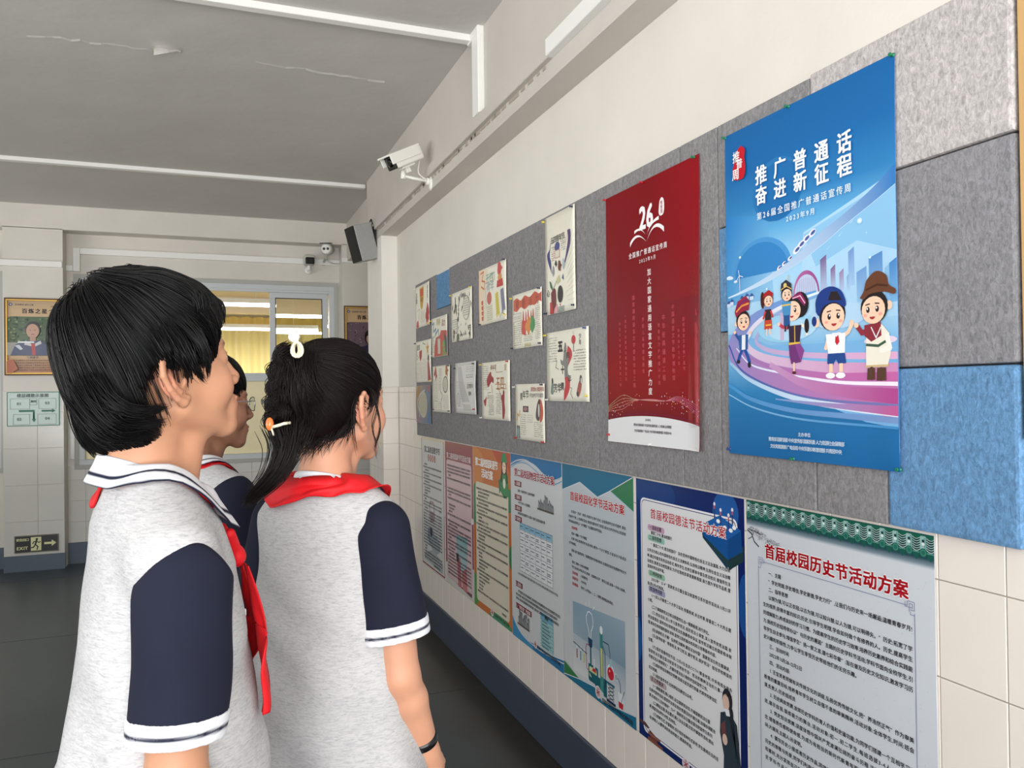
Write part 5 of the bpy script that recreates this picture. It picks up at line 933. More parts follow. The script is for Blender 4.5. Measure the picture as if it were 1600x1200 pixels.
# ---------------------------------------------------------------- pictures and signs on the far pilasters
M_gold = mat('gilt_frame', (206, 164, 84), 0.35, metal=0.6); M_brown = mat('frame_inner_brown', (92, 62, 34), 0.5)
def picture(label, x0, z1, wd, ht, photo):
    t = thing('framed_picture', label, 'picture', (x0, FY - 0.004, z1), group='framed honour pictures on the far pilasters')
    bm = bmesh.new()
    def fr(a, c0, c1, y0, y1):
        bbox(bm, c0, a - c0, y0, y1, -c1, -c0, 0.002, 1); bbox(bm, c0, a - c0, y0, y1, -(ht / 1000 - c0), -(ht / 1000 - c1), 0.002, 1)
        bbox(bm, c0, c1, y0, y1, -(ht / 1000 - c1), -c1, 0.002, 1); bbox(bm, a - c1, a - c0, y0, y1, -(ht / 1000 - c1), -c1, 0.002, 1)
    fr(wd / 1000, 0.0, 0.016, -0.022, 0.0); link('frame', tomesh(bm), M_brown, t)
    bm = bmesh.new(); fr(wd / 1000, 0.012, 0.026, -0.026, -0.001); link('gilt_lip', tomesh(bm), M_gold, t)
    A = Art(t, (0, -0.008, 0), UF, NF, None, step=0.0002); bm = bmesh.new(); bbox(bm, 0.014, wd / 1000 - 0.014, -0.0085, -0.002, -(ht / 1000 - 0.014), -0.014); link('print', tomesh(bm), mat('print_tan', (196, 164, 124), 0.4), t)
    A.vgrad(20, 20, wd - 20, ht - 20, [(20, (186, 160, 128)), (120, (202, 172, 132)), (ht - 160, (196, 160, 116)), (ht - 20, (170, 110, 70))])
    A.ell(50, 60, 15, 14, (50, 66, 110)); A.ell(50, 60, 8, 7, (200, 200, 210)); A.text('实验教育 成长之路', 84, 52, 18, (80, 70, 66), bold=0.02)
    A.text('百炼之星', 138, 96, 46, (46, 32, 34), bold=0.06, width=206)
    photo(A); A.text('三班星子', 180, ht - 176, 24, (60, 70, 100), bold=0.02)
    for k in range(5): A.text(filler(20, 900 + k), 60 if k else 90, ht - 144 + k * 22, 15, (90, 50, 40), bold=0.02, width=wd - 130)
    A.poly([(20, ht - 130), (70, ht - 150), (110, ht - 60), (60, ht - 20), (20, ht - 20)], (170, 90, 56)); A.done('printed_portrait', mat('print_glassed', None, 0.12, attr=True))
    return t
def ph1(A):
    A.rrect(24, 170, 430, 530, 30, (74, 96, 62)); q = random.Random(3)
    for k in range(90): A.ell(q.uniform(30, 420), q.uniform(180, 400), q.uniform(4, 16), q.uniform(4, 12), q.choice([(56, 80, 44), (96, 122, 78), (120, 146, 96), (44, 62, 38)]), n=8)
    A.rect(24, 410, 150, 528, (150, 150, 142)); A.poly([(50, 528), (90, 430), (170, 390), (290, 390), (360, 440), (400, 528)], (66, 72, 104)); A.poly([(170, 392), (230, 430), (290, 392), (300, 420), (240, 450), (160, 430)], (200, 196, 196)); A.poly([(216, 420), (246, 420), (252, 524), (222, 524)], (180, 56, 50)); A.ell(228, 290, 60, 76, (34, 28, 28)); A.ell(228, 304, 52, 66, (190, 146, 122)); A.rect(206, 350, 252, 396, (180, 136, 112)); A.poly([(84, 440), (120, 430), (150, 470), (130, 480)], (200, 204, 210))
    for sx in (-18, 18): A.ell(228 + sx, 296, 6, 3, (50, 36, 34))
    A.ell(228, 334, 14, 4, (150, 80, 74)); A.rect(110, 400, 240, 414, (226, 230, 226))
def ph2(A):
    A.rrect(24, 170, 430, 540, 40, (112, 92, 104)); q = random.Random(8)
    for k in range(110): A.ell(q.uniform(30, 420), q.uniform(180, 520), q.uniform(3, 12), q.uniform(3, 10), q.choice([(90, 70, 84), (134, 110, 124), (70, 56, 66), (150, 130, 140)]), n=8)
    A.poly([(120, 540), (160, 440), (240, 410), (330, 420), (380, 540)], (44, 46, 66)); A.poly([(262, 430), (300, 430), (306, 540), (270, 540)], (150, 40, 46)); A.ell(272, 330, 62, 84, (34, 28, 30)); A.ell(274, 348, 44, 62, (186, 144, 124)); A.poly([(220, 320), (240, 280), (300, 280), (326, 320), (290, 306)], (34, 28, 30))
    for sx in (-15, 15): A.ell(274 + sx, 340, 5, 3, (40, 30, 30))
picture('gilt framed portrait print with green trees behind the sitter, on the left pilaster', -1.731, 2.512, 455, 712, ph1)
picture('gilt framed portrait print with mauve background, half hidden by the pillar', 1.342, 2.520, 455, 712, ph2)
t = thing('evacuation_sign', 'white evacuation plan sign with green arrows and numbered boxes', 'sign', (-1.716, FY - 0.012, 1.648))
link('sign_plate', box(0, 0.425, -0.006, 0.004, -0.315, 0, 0.002, 1), mat('sign_plate', (196, 214, 208), 0.35), t)
A = Art(t, (0, -0.006, 0), UF, NF, None, step=0.0002); gr = (24, 104, 78)
for P in ([(4, 4), (421, 4)], [(421, 4), (421, 311)], [(421, 311), (4, 311)], [(4, 311), (4, 4)]): A.line(P, 6, gr)
def bx(u0, v0, u1, v1): A.line([(u0, v0), (u1, v0), (u1, v1), (u0, v1), (u0, v0)], 3, (110, 130, 124))
bx(28, 62, 182, 156); bx(184, 62, 240, 120); bx(256, 62, 396, 156); bx(52, 206, 182, 300); bx(246, 206, 396, 300)
A.poly([(96, 166), (222, 166), (222, 250), (234, 250), (216, 280), (198, 250), (208, 250), (208, 184), (96, 184)], gr); A.poly([(278, 168), (362, 168), (362, 158), (392, 176), (362, 194), (362, 184), (278, 184)], gr)
A.text('楼层疏散示意图', 80, 16, 36, (60, 70, 70), bold=0.03, width=256)
for (u, v, st) in ((80, 90, '01'), (306, 86, '03'), (80, 232, '02'), (306, 228, '04')): A.text(st, u, v, 36, (60, 70, 80), bold=0.03)
A.text('厕所', 190, 76, 24, (50, 70, 60), bold=0.04); A.done('sign_print', mat('print_sign', None, 0.4, attr=True))
t = thing('exit_sign', 'black and pale yellow exit sign with running man and arrow, low on the left pilaster', 'sign', (-1.663, FY - 0.012, 0.328))
link('sign_plate', box(0, 0.355, -0.01, 0.004, -0.156, 0, 0.002, 1), mat('sign_black', (22, 24, 24), 0.3), t)
A = Art(t, (0, -0.01, 0), UF, NF, None, step=0.0002); ye = (222, 222, 170)
for P in ([(4, 4), (351, 4)], [(351, 4), (351, 152)], [(351, 152), (4, 152)], [(4, 152), (4, 4)]): A.line(P, 3, (150, 150, 120))
A.text('安全出口', 14, 22, 28, ye, bold=0.05, width=104); A.text('EXIT', 18, 92, 40, ye, bold=0.05, width=92); A.rect(132, 16, 216, 140, ye)
bk = (24, 26, 26); A.ell(180, 36, 10, 10, bk); A.line([(178, 48), (168, 84)], 14, bk); A.line([(168, 84), (188, 104), (182, 130)], 10, bk); A.line([(168, 84), (154, 108), (136, 112)], 10, bk); A.line([(176, 54), (198, 68), (208, 60)], 8, bk); A.line([(176, 54), (154, 60), (148, 76)], 8, bk)
A.poly([(240, 68), (300, 68), (300, 48), (338, 78), (300, 108), (300, 88), (240, 88)], ye); A.done('sign_print', mat('print_sign', None, 0.4, attr=True))
# ---------------------------------------------------------------- cameras and loudspeaker
M_cam = mat('camera_white', (236, 234, 226), 0.35); M_blk = mat('black_plastic', (18, 18, 20), 0.25); M_camg = mat('camera_grey', (186, 186, 178), 0.4)
def placed(name, me, m, parent, M):
    o = link(name, me, m, parent); o.matrix_local = M; return o
def aim(p, d, roll=0):
    return Matrix.Translation(p) @ Vector(d).to_track_quat('Y', 'Z').to_matrix().to_4x4() @ Matrix.Rotation(roll, 4, 'Y')
# large bullet camera on the beam
B0 = Vector((1.275, 4.655, 2.865))
t = thing('security_camera', 'large white bullet security camera bracketed to the beam', 'security camera', B0)
bm = bmesh.new(); blathe(bm, [(0.032, 0), (0.032, 0.006), (0.02, 0.012)], 16, Matrix.Rotation(-PI / 2, 4, 'Y') @ Matrix.Scale(1.35, 4, (1, 0, 0))); link('wall_plate', tomesh(bm), M_cam, t)
bm = bmesh.new(); btube(bm, [(-0.005, 0, 0.01), (-0.03, 0, 0.013)], 0.022, 12); btube(bm, [(-0.02, 0, 0.012), (-0.17, 0, 0.03)], 0.0095, 12); btube(bm, [(-0.172, 0, 0.012), (-0.172, 0, 0.062)], [0.016, 0.013], 12); link('bracket_arm', tomesh(bm), M_cam, t)
cd = Vector((-0.84, -0.30, -0.46)).normalized(); Mc = aim(Vector((-0.175, -0.01, 0.135)), cd) @ Matrix.Scale(1.12, 4)
bm = bmesh.new(); bbox(bm, -0.042, 0.042, -0.11, 0.085, -0.040, 0.038, 0.014, 3); c_ = placed('camera_body', smooth(tomesh(bm), False), M_cam, t, Mc)
bm = bmesh.new(); bbox(bm, -0.049, 0.049, -0.10, 0.125, 0.033, 0.043, 0.004, 2); bbox(bm, -0.049, -0.044, -0.09, 0.11, -0.012, 0.038, 0.002, 1); bbox(bm, 0.044, 0.049, -0.09, 0.11, -0.012, 0.038, 0.002, 1); placed('sun_shield', tomesh(bm), M_cam, t, Mc)
bm = bmesh.new(); bbox(bm, -0.040, 0.040, 0.080, 0.091, -0.038, 0.034, 0.006, 2); placed('camera_front', tomesh(bm), M_blk, t, Mc)
placed('lens', lathe([(0.022, 0.09), (0.022, 0.097), (0.014, 0.098)], 16, Matrix.Rotation(-PI / 2, 4, 'X')), mat('lens_glass', (8, 8, 12), 0.05), t, Mc)
bm = bmesh.new(); bbox(bm, -0.02, 0.02, -0.05, 0.04, -0.052, -0.040, 0.003, 1); bbox(bm, -0.007, 0.007, -0.015, 0.015, -0.078, -0.05); placed('swivel_mount', tomesh(bm), M_cam, t, Mc)
bm = bmesh.new()
for k in range(5):
    for j in range(2): bbox(bm, 0.006 + k * 0.006, 0.010 + k * 0.006, -0.096 + j * 0.012, -0.089 + j * 0.012, 0.043, 0.0436)
placed('maker_mark', tomesh(bm), mat('mark_grey', (120, 120, 120), 0.5), t, Mc)
tail = Mc @ Vector((0, -0.11, 0.02)); pts = [tail, tail + Vector((0.02, 0.01, 0.002)), tail + Vector((0.028, 0.01, -0.03)), Vector((-0.08, 0.0, 0.07)), Vector((-0.055, 0, 0.035)), Vector((-0.03, 0, 0.025))]
link('cable', tube(spl(pts, 6), 0.0035, 6), M_cam, t)
# small twin lens camera and domed camera on the far wall
t = thing('security_camera', 'small twin-lens bullet camera on the far wall beside the loudspeaker', 'security camera', (1.165, NY - 0.001, 3.03))
d2 = Vector((-0.35, -0.90, -0.12)).normalized(); M2 = aim(Vector((0.02, -0.15, 0.09)), d2)
placed('camera_body', lathe([(0.03, -0.1), (0.055, -0.09), (0.06, 0.02), (0.056, 0.05)], 18, Matrix.Rotation(-PI / 2, 4, 'X')), M_camg, t, M2)
placed('camera_front', lathe([(0.05, 0.045), (0.05, 0.056), (0.04, 0.06)], 18, Matrix.Rotation(-PI / 2, 4, 'X')), M_cam, t, M2)
bm = bmesh.new(); bbox(bm, -0.064, 0.064, -0.09, 0.075, 0.052, 0.060, 0.003, 1); placed('sun_shield', tomesh(bm), M_blk, t, M2)
bm = bmesh.new()
for sx in (-0.02, 0.02): blathe(bm, [(0.014, 0.058), (0.014, 0.064), (0.008, 0.065)], 12, Matrix.Translation((sx, 0, 0)) @ Matrix.Rotation(-PI / 2, 4, 'X'))
placed('lens', tomesh(bm), M_blk, t, M2)
bm = bmesh.new(); btube(bm, [(0, 0, -0.03), (0, -0.05, -0.025), (0.01, -0.13, 0.0), (0.015, -0.14, 0.05)], 0.012, 8); blathe(bm, [(0.035, 0), (0.035, 0.012), (0.02, 0.02)], 14, Matrix.Translation((0, 0, -0.03)) @ Matrix.Rotation(PI / 2, 4, 'X')); link('bracket_arm', tomesh(bm), M_camg, t)
link('cable', tube(spl([(0.0, -0.13, 0.0), (0.06, -0.12, -0.05), (0.16, -0.1, -0.05), (0.26, -0.1, -0.01), (0.36, -0.2, 0.10), (0.40, -0.3, 0.20)], 6), 0.006, 6), M_camg, t)
t = thing('security_camera', 'dark faced camera hanging below the twin-lens one, above the window', 'security camera', (1.0, NY - 0.03, 2.90))
bm = bmesh.new(); bbox(bm, -0.055, 0.055, -0.17, -0.03, 0.04, 0.15, 0.03, 3); link('camera_body', smooth(tomesh(bm), False), M_camg, t)
bm = bmesh.new(); bbox(bm, -0.045, 0.045, -0.178, -0.165, 0.045, 0.115, 0.012, 2); link('camera_front', tomesh(bm), M_blk, t)
bm = bmesh.new(); btube(bm, [(0, 0.0, 0.0), (0, -0.09, 0.0), (0, -0.09, 0.05)], 0.016, 10); blathe(bm, [(0.036, 0), (0.036, 0.014), (0.02, 0.02)], 14, Matrix.Rotation(PI / 2, 4, 'X')); link('bracket_arm', tomesh(bm), M_cam, t)
# loudspeaker
C0 = Vector((1.160, 6.36, 2.80)); t = thing('loudspeaker', 'grey wall loudspeaker with black grille tilted down at the beam end above the pillar', 'loudspeaker', C0)
fx = Vector((-0.93, -0.22, -0.26)).normalized(); side = fx.cross(Vector((0, 0, 1))).normalized(); up = side.cross(fx).normalized()
M3 = Matrix((( side.x, fx.x, up.x, 0), (side.y, fx.y, up.y, 0), (side.z, fx.z, up.z, 0), (0, 0, 0, 1)))
bm = bmesh.new(); bbox(bm, -0.085, 0.085, -0.085, 0.070, -0.145, 0.145, 0.010, 2); placed('cabinet', tomesh(bm), mat('speaker_grey', (158, 158, 156), 0.5, 0.2, 300, 0.06, 100), t, M3)
bm = bmesh.new(); bbox(bm, -0.080, 0.080, 0.066, 0.082, -0.14, 0.14, 0.006, 2); placed('grille', tomesh(bm), mat('speaker_grille', (26, 25, 24), 0.7, 0.5, 500), t, M3)
bm = bmesh.new(); bbox(bm, -0.075, 0.075, -0.094, -0.083, -0.13, 0.13, 0.003, 1); placed('back_plate', tomesh(bm), mat('speaker_black', (24, 23, 22), 0.5), t, M3)
bm = bmesh.new(); btube(bm, [(0.10, 0.02, 0.08), (0.06, 0.0, 0.03), (0.02, -0.02, 0.0)], 0.01, 8); bbox(bm, 0.09, 0.104, -0.03, 0.06, 0.0, 0.14, 0.002, 1); btube(bm, spl([(0.10, 0.05, 0.17), (0.08, 0.02, 0.20), (0.06, 0.04, 0.10), (0.07, 0.05, 0.02)], 5), 0.005, 6); link('bracket', tomesh(bm), mat('speaker_black', (24, 23, 22), 0.5), t)
bpy.data.objects.remove(_to)
# ---------------------------------------------------------------- people: signed distance bodies meshed with surface nets
f4 = np.float32
def smin(a, b, k):
    h = np.clip(0.5 + 0.5 * (b - a) / k, 0, 1); return b * (1 - h) + a * h - k * h * (1 - h)
def smax(a, b, k): return -smin(-a, -b, k)
def dS(P, c, r): return np.sqrt(((P - np.array(c, f4)) ** 2).sum(1)) - r
def dE(P, c, r):
    q = P - np.array(c, f4); r = np.array(r, f4); k0 = np.sqrt(((q / r) ** 2).sum(1)); k1 = np.sqrt(((q / (r * r)) ** 2).sum(1)) + 1e-9
    return k0 * (k0 - 1) / k1
def dC(P, a, b, ra, rb):
    a = np.array(a, f4); b = np.array(b, f4); ba = b - a; q = P - a; t = np.clip((q @ ba) / (ba @ ba), 0, 1)
    return np.sqrt(((q - t[:, None] * ba) ** 2).sum(1)) - (ra + (rb - ra) * t)
def chain(P, pts, rs, k=0.01):
    d = None
    for i in range(len(pts) - 1):
        e = dC(P, pts[i], pts[i + 1], rs[i], rs[i + 1]); d = e if d is None else smin(d, e, k)
    return d
def nets(f, lo, hi, h, B=8, guard=2.2):
    lo = np.array(lo, f4); n = np.ceil((np.array(hi) - lo) / h / B).astype(int); G = n * B
    c = np.stack(np.meshgrid(*[np.arange(k) for k in n], indexing='ij'), -1).reshape(-1, 3)
    dc = f((lo + (c * B + (B - 1) / 2) * h).astype(f4))
    V = np.repeat(np.repeat(np.repeat(np.where(dc < 0, -1, 1).astype(f4).reshape(n), B, 0), B, 1), B, 2)
    kb = c[np.abs(dc) < guard * B * h * 0.87]
    off = np.stack(np.meshgrid(*[np.arange(B)] * 3, indexing='ij'), -1).reshape(-1, 3)
    for s in range(0, len(kb), 600):
        ix = (kb[s:s + 600, None] * B + off[None]).reshape(-1, 3)
        V[ix[:, 0], ix[:, 1], ix[:, 2]] = f((lo + ix * h).astype(f4))
    S = V < 0; s8 = np.zeros(tuple(G - 1), np.int8)
    co = [(i, j, k) for i in (0, 1) for j in (0, 1) for k in (0, 1)]
    sl = lambda o: tuple(slice(o[a], G[a] - 1 + o[a]) for a in range(3))
    for o in co: s8 += S[sl(o)]
    I = np.argwhere((s8 > 0) & (s8 < 8)); acc = np.zeros((len(I), 3)); cnt = np.zeros(len(I))
    for o in co:
        for a in range(3):
            if o[a]: continue
            o2 = list(o); o2[a] = 1
            va = V[I[:, 0] + o[0], I[:, 1] + o[1], I[:, 2] + o[2]]; vb = V[I[:, 0] + o2[0], I[:, 1] + o2[1], I[:, 2] + o2[2]]
            m = (va < 0) != (vb < 0); t = np.where(m, va / np.where(m, va - vb, 1), 0)
            p = np.tile(np.array(o, float), (len(I), 1)); p[:, a] = t; acc[m] += p[m]; cnt[m] += 1
    verts = lo + (I + acc / cnt[:, None]) * h
    idm = np.full(tuple(G - 1), -1, np.int32); idm[I[:, 0], I[:, 1], I[:, 2]] = np.arange(len(I)); Q = []
    for a in range(3):
        b, c2 = (a + 1) % 3, (a + 2) % 3
        s0 = [slice(1, G[x] - 1) for x in range(3)]; s0[a] = slice(0, G[a] - 1); s1 = list(s0); s1[a] = slice(1, G[a])
        E = np.argwhere(S[tuple(s0)] != S[tuple(s1)]); E = E + np.array([0 if x == a else 1 for x in range(3)])
        def cell(db, dc_):
            J = E.copy(); J[:, b] -= db; J[:, c2] -= dc_; return idm[J[:, 0], J[:, 1], J[:, 2]]
        q = np.stack([cell(1, 1), cell(0, 1), cell(0, 0), cell(1, 0)], 1)
        inside = S[E[:, 0], E[:, 1], E[:, 2]]; q[~inside] = q[~inside][:, ::-1]; Q.append(q[(q >= 0).all(1)])
    return verts, np.concatenate(Q)
def mesh_vq(name, v, q, m, parent, col=None):
    me = bpy.data.meshes.new(name); me.vertices.add(len(v)); me.vertices.foreach_set('co', np.asarray(v, f4).ravel()); k = q.shape[1]
    me.loops.add(len(q) * k); me.loops.foreach_set('vertex_index', q.astype(np.int32).ravel()); me.polygons.add(len(q))
    me.polygons.foreach_set('loop_start', np.arange(0, len(q) * k, k, dtype=np.int32)); me.polygons.foreach_set('use_smooth', [True] * len(q)); me.update(calc_edges=True)
    if col is not None:
        at = me.color_attributes.new('col', 'FLOAT_COLOR', 'POINT'); at.data.foreach_set('color', np.asarray(col, f4).ravel())
    return link(name, me, m, parent)
def grad(f, P, e=0.0015):
    P = P.astype(f4); g = np.stack([f(P + np.array(d, f4) * e) - f(P - np.array(d, f4) * e) for d in ((1, 0, 0), (0, 1, 0), (0, 0, 1))], 1)
    return g / (np.linalg.norm(g, axis=1, keepdims=True) + 1e-9)
def snap(f, P, off, it=6, only_in=False):
    P = np.array(P, float)
    for _ in range(it):
        d = f(P.astype(f4)) - off
        if only_in: d = np.minimum(d, 0)
        P -= grad(f, P) * d[:, None]
    return P
# ---- head (local: +y forward, origin between the eyes)
def ear_sdf(P, s):
    e = np.array((s * 0.071, -0.014, -0.012), f4); q = (P - e) * np.array((s, 1, 1), f4) / 1.15
    a = math.radians(12); x = q[:, 0] * math.cos(a) + q[:, 1] * math.sin(a); y = -q[:, 0] * math.sin(a) + q[:, 1] * math.cos(a)   # flare outwards at the back
    b = math.radians(10); z = q[:, 2] * math.cos(b) - y * math.sin(b); y = y * math.cos(b) + q[:, 2] * math.sin(b); Q = np.stack([x, y, z], 1).astype(f4)
    rim = [(0.007, 0.013, 0.004), (0.012, 0.009, 0.020), (0.015, -0.002, 0.029), (0.017, -0.014, 0.024), (0.017, -0.019, 0.010), (0.014, -0.016, -0.008), (0.009, -0.009, -0.022), (0.005, -0.001, -0.030), (0.004, 0.006, -0.028)]
    d = chain(Q, rim, [0.0030, 0.0036, 0.0038, 0.0040, 0.0038, 0.0036, 0.0042, 0.0060, 0.0045], 0.002)
    plate = dE(Q, (0.004, -0.003, 0.001), (0.0060, 0.0165, 0.027)); d = smin(d, plate, 0.003)
    anti = [(0.011, -0.002, 0.018), (0.0130, -0.0090, 0.008), (0.0120, -0.0080, -0.008), (0.0090, -0.001, -0.017)]
    d = smin(d, chain(Q, anti, [0.0024, 0.0030, 0.0030, 0.0026], 0.002), 0.003)
    d = smin(d, dS(Q, (0.006, 0.0085, -0.008), 0.0042), 0.003); d = smax(d, -dE(Q, (0.012, 0.002, -0.003), (0.0095, 0.0062, 0.0095)), 0.002)
    return d * 1.15
def head_sdf(P, w=1.0):
    P = P * np.array((1 / w, 1, 1), f4)
    d = dE(P, (0, -0.012, 0.032), (0.074, 0.094, 0.082)); d = smin(d, dE(P, (0, -0.03, 0.0), (0.066, 0.074, 0.07)), 0.03)
    d = smin(d, dE(P, (0, 0.028, -0.025), (0.060, 0.060, 0.078)), 0.025)
    for s in (-1, 1):
        d = smin(d, dC(P, (s * 0.052, -0.004, -0.055), (s * 0.012, 0.066, -0.099), 0.020, 0.014), 0.022)
        d = smin(d, dE(P, (s * 0.036, 0.056, -0.036), (0.026, 0.026, 0.030)), 0.018)
    d = smin(d, dS(P, (0, 0.074, -0.100), 0.0145), 0.018); d = smin(d, dE(P, (0, 0.078, -0.070), (0.026, 0.018, 0.022)), 0.014)
    d = smin(d, dE(P, (0, 0.075, 0.020), (0.046, 0.016, 0.012)), 0.014)
    for s in (-1, 1): d = smax(d, -dE(P, (s * 0.031, 0.102, 0.001), (0.020, 0.018, 0.012)), 0.012)
    nose = chain(P, [(0, 0.084, 0.006), (0, 0.094, -0.016), (0, 0.103, -0.033)], [0.0065, 0.0070, 0.0088], 0.006)
    for s in (-1, 1): nose = smin(nose, dE(P, (s * 0.0115, 0.095, -0.038), (0.0075, 0.0095, 0.0072)), 0.005)
    nose = smin(nose, dC(P, (0, 0.104, -0.036), (0, 0.090, -0.046), 0.0055, 0.005), 0.004); d = smin(d, nose, 0.007)
    for s in (-1, 1):
        d = smin(d, dS(P, (s * 0.031, 0.0735, 0.001), 0.0138), 0.004); d = smax(d, -dE(P, (s * 0.0315, 0.088, 0.000), (0.0118, 0.012, 0.0036)), 0.0012)
        d = smax(d, -dE(P, (s * 0.006, 0.099, -0.0455), (0.0030, 0.0050, 0.0030)), 0.002)
    d = smin(d, dE(P, (0, 0.0915, -0.0640), (0.020, 0.0070, 0.0048)), 0.003); d = smin(d, dE(P, (0, 0.0895, -0.0730), (0.017, 0.0075, 0.0055)), 0.003)
    d = smax(d, -dE(P, (0, 0.0985, -0.0686), (0.021, 0.0065, 0.0010)), 0.0015)
    for s in (-1, 1): d = smin(d, ear_sdf(P, s), 0.004)
    return d * min(1, w)
def rotm(yaw, pitch=0, roll=0):      # yaw clockwise seen from above, pitch up
    return (Matrix.Rotation(-yaw, 3, 'Z') @ Matrix.Rotation(pitch, 3, 'X') @ Matrix.Rotation(roll, 3, 'Y'))
PROF = [(1.475, .052, .052, -.030), (1.455, .060, .057, -.032), (1.432, .080, .064, -.030), (1.408, .118, .076, -.026), (1.375, .150, .092, -.020), (1.32, .164, .106, -.012), (1.22, .166, .116, -.004), (1.10, .163, .116, 0.0), (1.00, .168, .120, 0.0), (0.90, .178, .128, 0.0), (0.78, .186, .134, 0.0)]
class Person:
    def __init__(s, label, origin, headpos, psi, hpsi, hpitch, H, build, skin, fine=0.0019):
        s.t = thing('person', label, 'person', (0, 0, 0)); s.b = build
        s.sc = H / 1.70; s.psi = psi
        R = np.array(rotm(psi), float); s.R = R
        s.pivL = np.array((0, -0.012, 1.490))
        Rh = np.array(rotm(hpsi - psi, hpitch, build.get('roll', 0)), float); s.Rh = Rh
        s.OhL = s.pivL + Rh @ np.array((0, 0.022, 0.098))
        hp = np.array(headpos, float)
        base = hp - R @ (s.OhL * s.sc); s.sc2 = s.sc
        s.zfix = base[2]; s.base = np.array((base[0], base[1], 0.0))
        s.vs = hp[2] / (s.OhL[2] * s.sc)        # stretch so that the feet stand on the floor
        s.t.location = s.base; s.t.rotation_euler = (0, 0, -psi); s.t.scale = (s.sc, s.sc, s.sc)
        s.dz = (hp[2] / s.sc) - s.OhL[2]         # height correction taken up by the legs
        s.skin = skin; s.fine = fine
    def up(s, z): return z + s.dz
    def w(s, P):     # world -> person local
        return ((np.array(P, float) - s.base) @ s.R) / s.sc
    def loc(s, px, py, depth): return s.w(np.array(atD(px, py, depth)))
    def headl(s, P): return ((P - s.OhV()) @ s.Rh.astype(f4))
    def OhV(s): return (s.OhL + np.array((0, 0, s.dz))).astype(f4)
    # all shape functions below take person-local points
    def shirt(s, P):
        z = P[:, 2] - s.dz; pr = np.array(PROF[::-1]); b = s.b
        a = np.interp(z, pr[:, 0], pr[:, 1]).astype(f4) * b.get('wide', 1); d = np.interp(z, pr[:, 0], pr[:, 2]).astype(f4) * b.get('deep', 1); c = np.interp(z, pr[:, 0], pr[:, 3]).astype(f4)
        low = np.clip((1.32 - z) / 0.4, 0, 1); d = d * (1 + b.get('flare', 0.0) * low); c = c - b.get('back', 0.0) * low; a = a * (1 + b.get('flarex', 0) * low)
        x = P[:, 0]; y = P[:, 1] - c; e = 2.3
        r = (np.abs(x / a) ** e + np.abs(y / d) ** e) ** (1 / e); D = (r - 1) * np.minimum(a, d) * 0.9
        for sx in (-1, 1): D = smin(D, dC(P, (sx * 0.08, -0.026, 1.402 + s.dz), (sx * b.get('sho', 0.158), -0.02, b.get('shz', 1.372) + s.dz), 0.040, 0.052), 0.03)
        q = P.astype(f4); w_ = np.clip((1.40 - z) / 0.2, 0, 1)
        D = D + w_ * (0.0032 * np.sin(q[:, 0] * 23 + q[:, 2] * 9 + q[:, 1] * 17) + 0.0035 * np.sin(q[:, 2] * 16 - q[:, 0] * 20 + 2 * np.sin(q[:, 2] * 7)) + s.b.get('drape', 0.005) * np.sin(q[:, 0] * 34 + 1.5 * np.sin(q[:, 2] * 6) + q[:, 1] * 26) * np.clip((1.25 - z) / 0.3, 0, 1) + 0.0016 * np.sin(q[:, 2] * 55 + q[:, 0] * 30 + 3 * np.sin(q[:, 1] * 20)))
        top = dC(P, (0, -0.030, 1.42 + s.dz), (0, -0.012, 1.60 + s.dz), 0.050, 0.064); D = smax(D, -top, 0.006)
        D = np.maximum(D, P[:, 2] - (1.452 + s.dz + b.get('cz', 0))); D = np.maximum(D, (0.80 + s.dz) - P[:, 2]); return D
    def arm_pts(s, sx):
        A_ = s.b['arms'][0 if sx < 0 else 1]; return [np.array((sx * p[0], p[1], p[2] + s.dz)) for p in A_]
    def sleeve(s, P, sx, grow=0.0, a0=0.0, a1=1.0, th=0.0078):
        S_, E_, W_ = s.arm_pts(sx)[:3]; d = (E_ - S_); L = np.linalg.norm(d); d /= L; Ls = s.b.get('slen', 0.215)
        e = S_ + d * (Ls + 0.05); r0, r1 = s.b.get('sr0', 0.056) + grow, s.b.get('sr', 0.080) + grow
        o = dC(P, S_, e, r0, r1); q = P - S_.astype(f4); ax = (q @ d.astype(f4)) / Ls
        w_ = 0.0030 * np.sin(P[:, 2] * 30 + P[:, 0] * 26 + 3 * np.sin(P[:, 1] * 16)) + 0.0028 * np.sin(P[:, 1] * 60 + P[:, 2] * 11)
        o = o + w_ * np.clip(ax * 2, 0, 1); i = o + th
        sh = np.maximum(o, np.where(ax > 0.62, -i, -1.0).astype(f4)); sh = np.maximum(sh, (ax - a1) * Ls)
        if a0 > 0: return np.maximum(sh, (a0 - ax) * Ls)
        cut = (s.b.get('seam', 0.128) - (sx * P[:, 0]) + 0.30 * (1.40 + s.dz - P[:, 2]) * 0.15); cut = cut - 0.25 * np.maximum(P[:, 2] - 1.36 - s.dz, 0)
        dy = P[:, 1] - S_[1]; return smax(sh, np.maximum(cut * 0.95, (P[:, 2] - (S_[2] + s.b.get('apex', 0.06) - s.b.get('seamc', 10) * dy * dy)) * 0.6), 0.004)
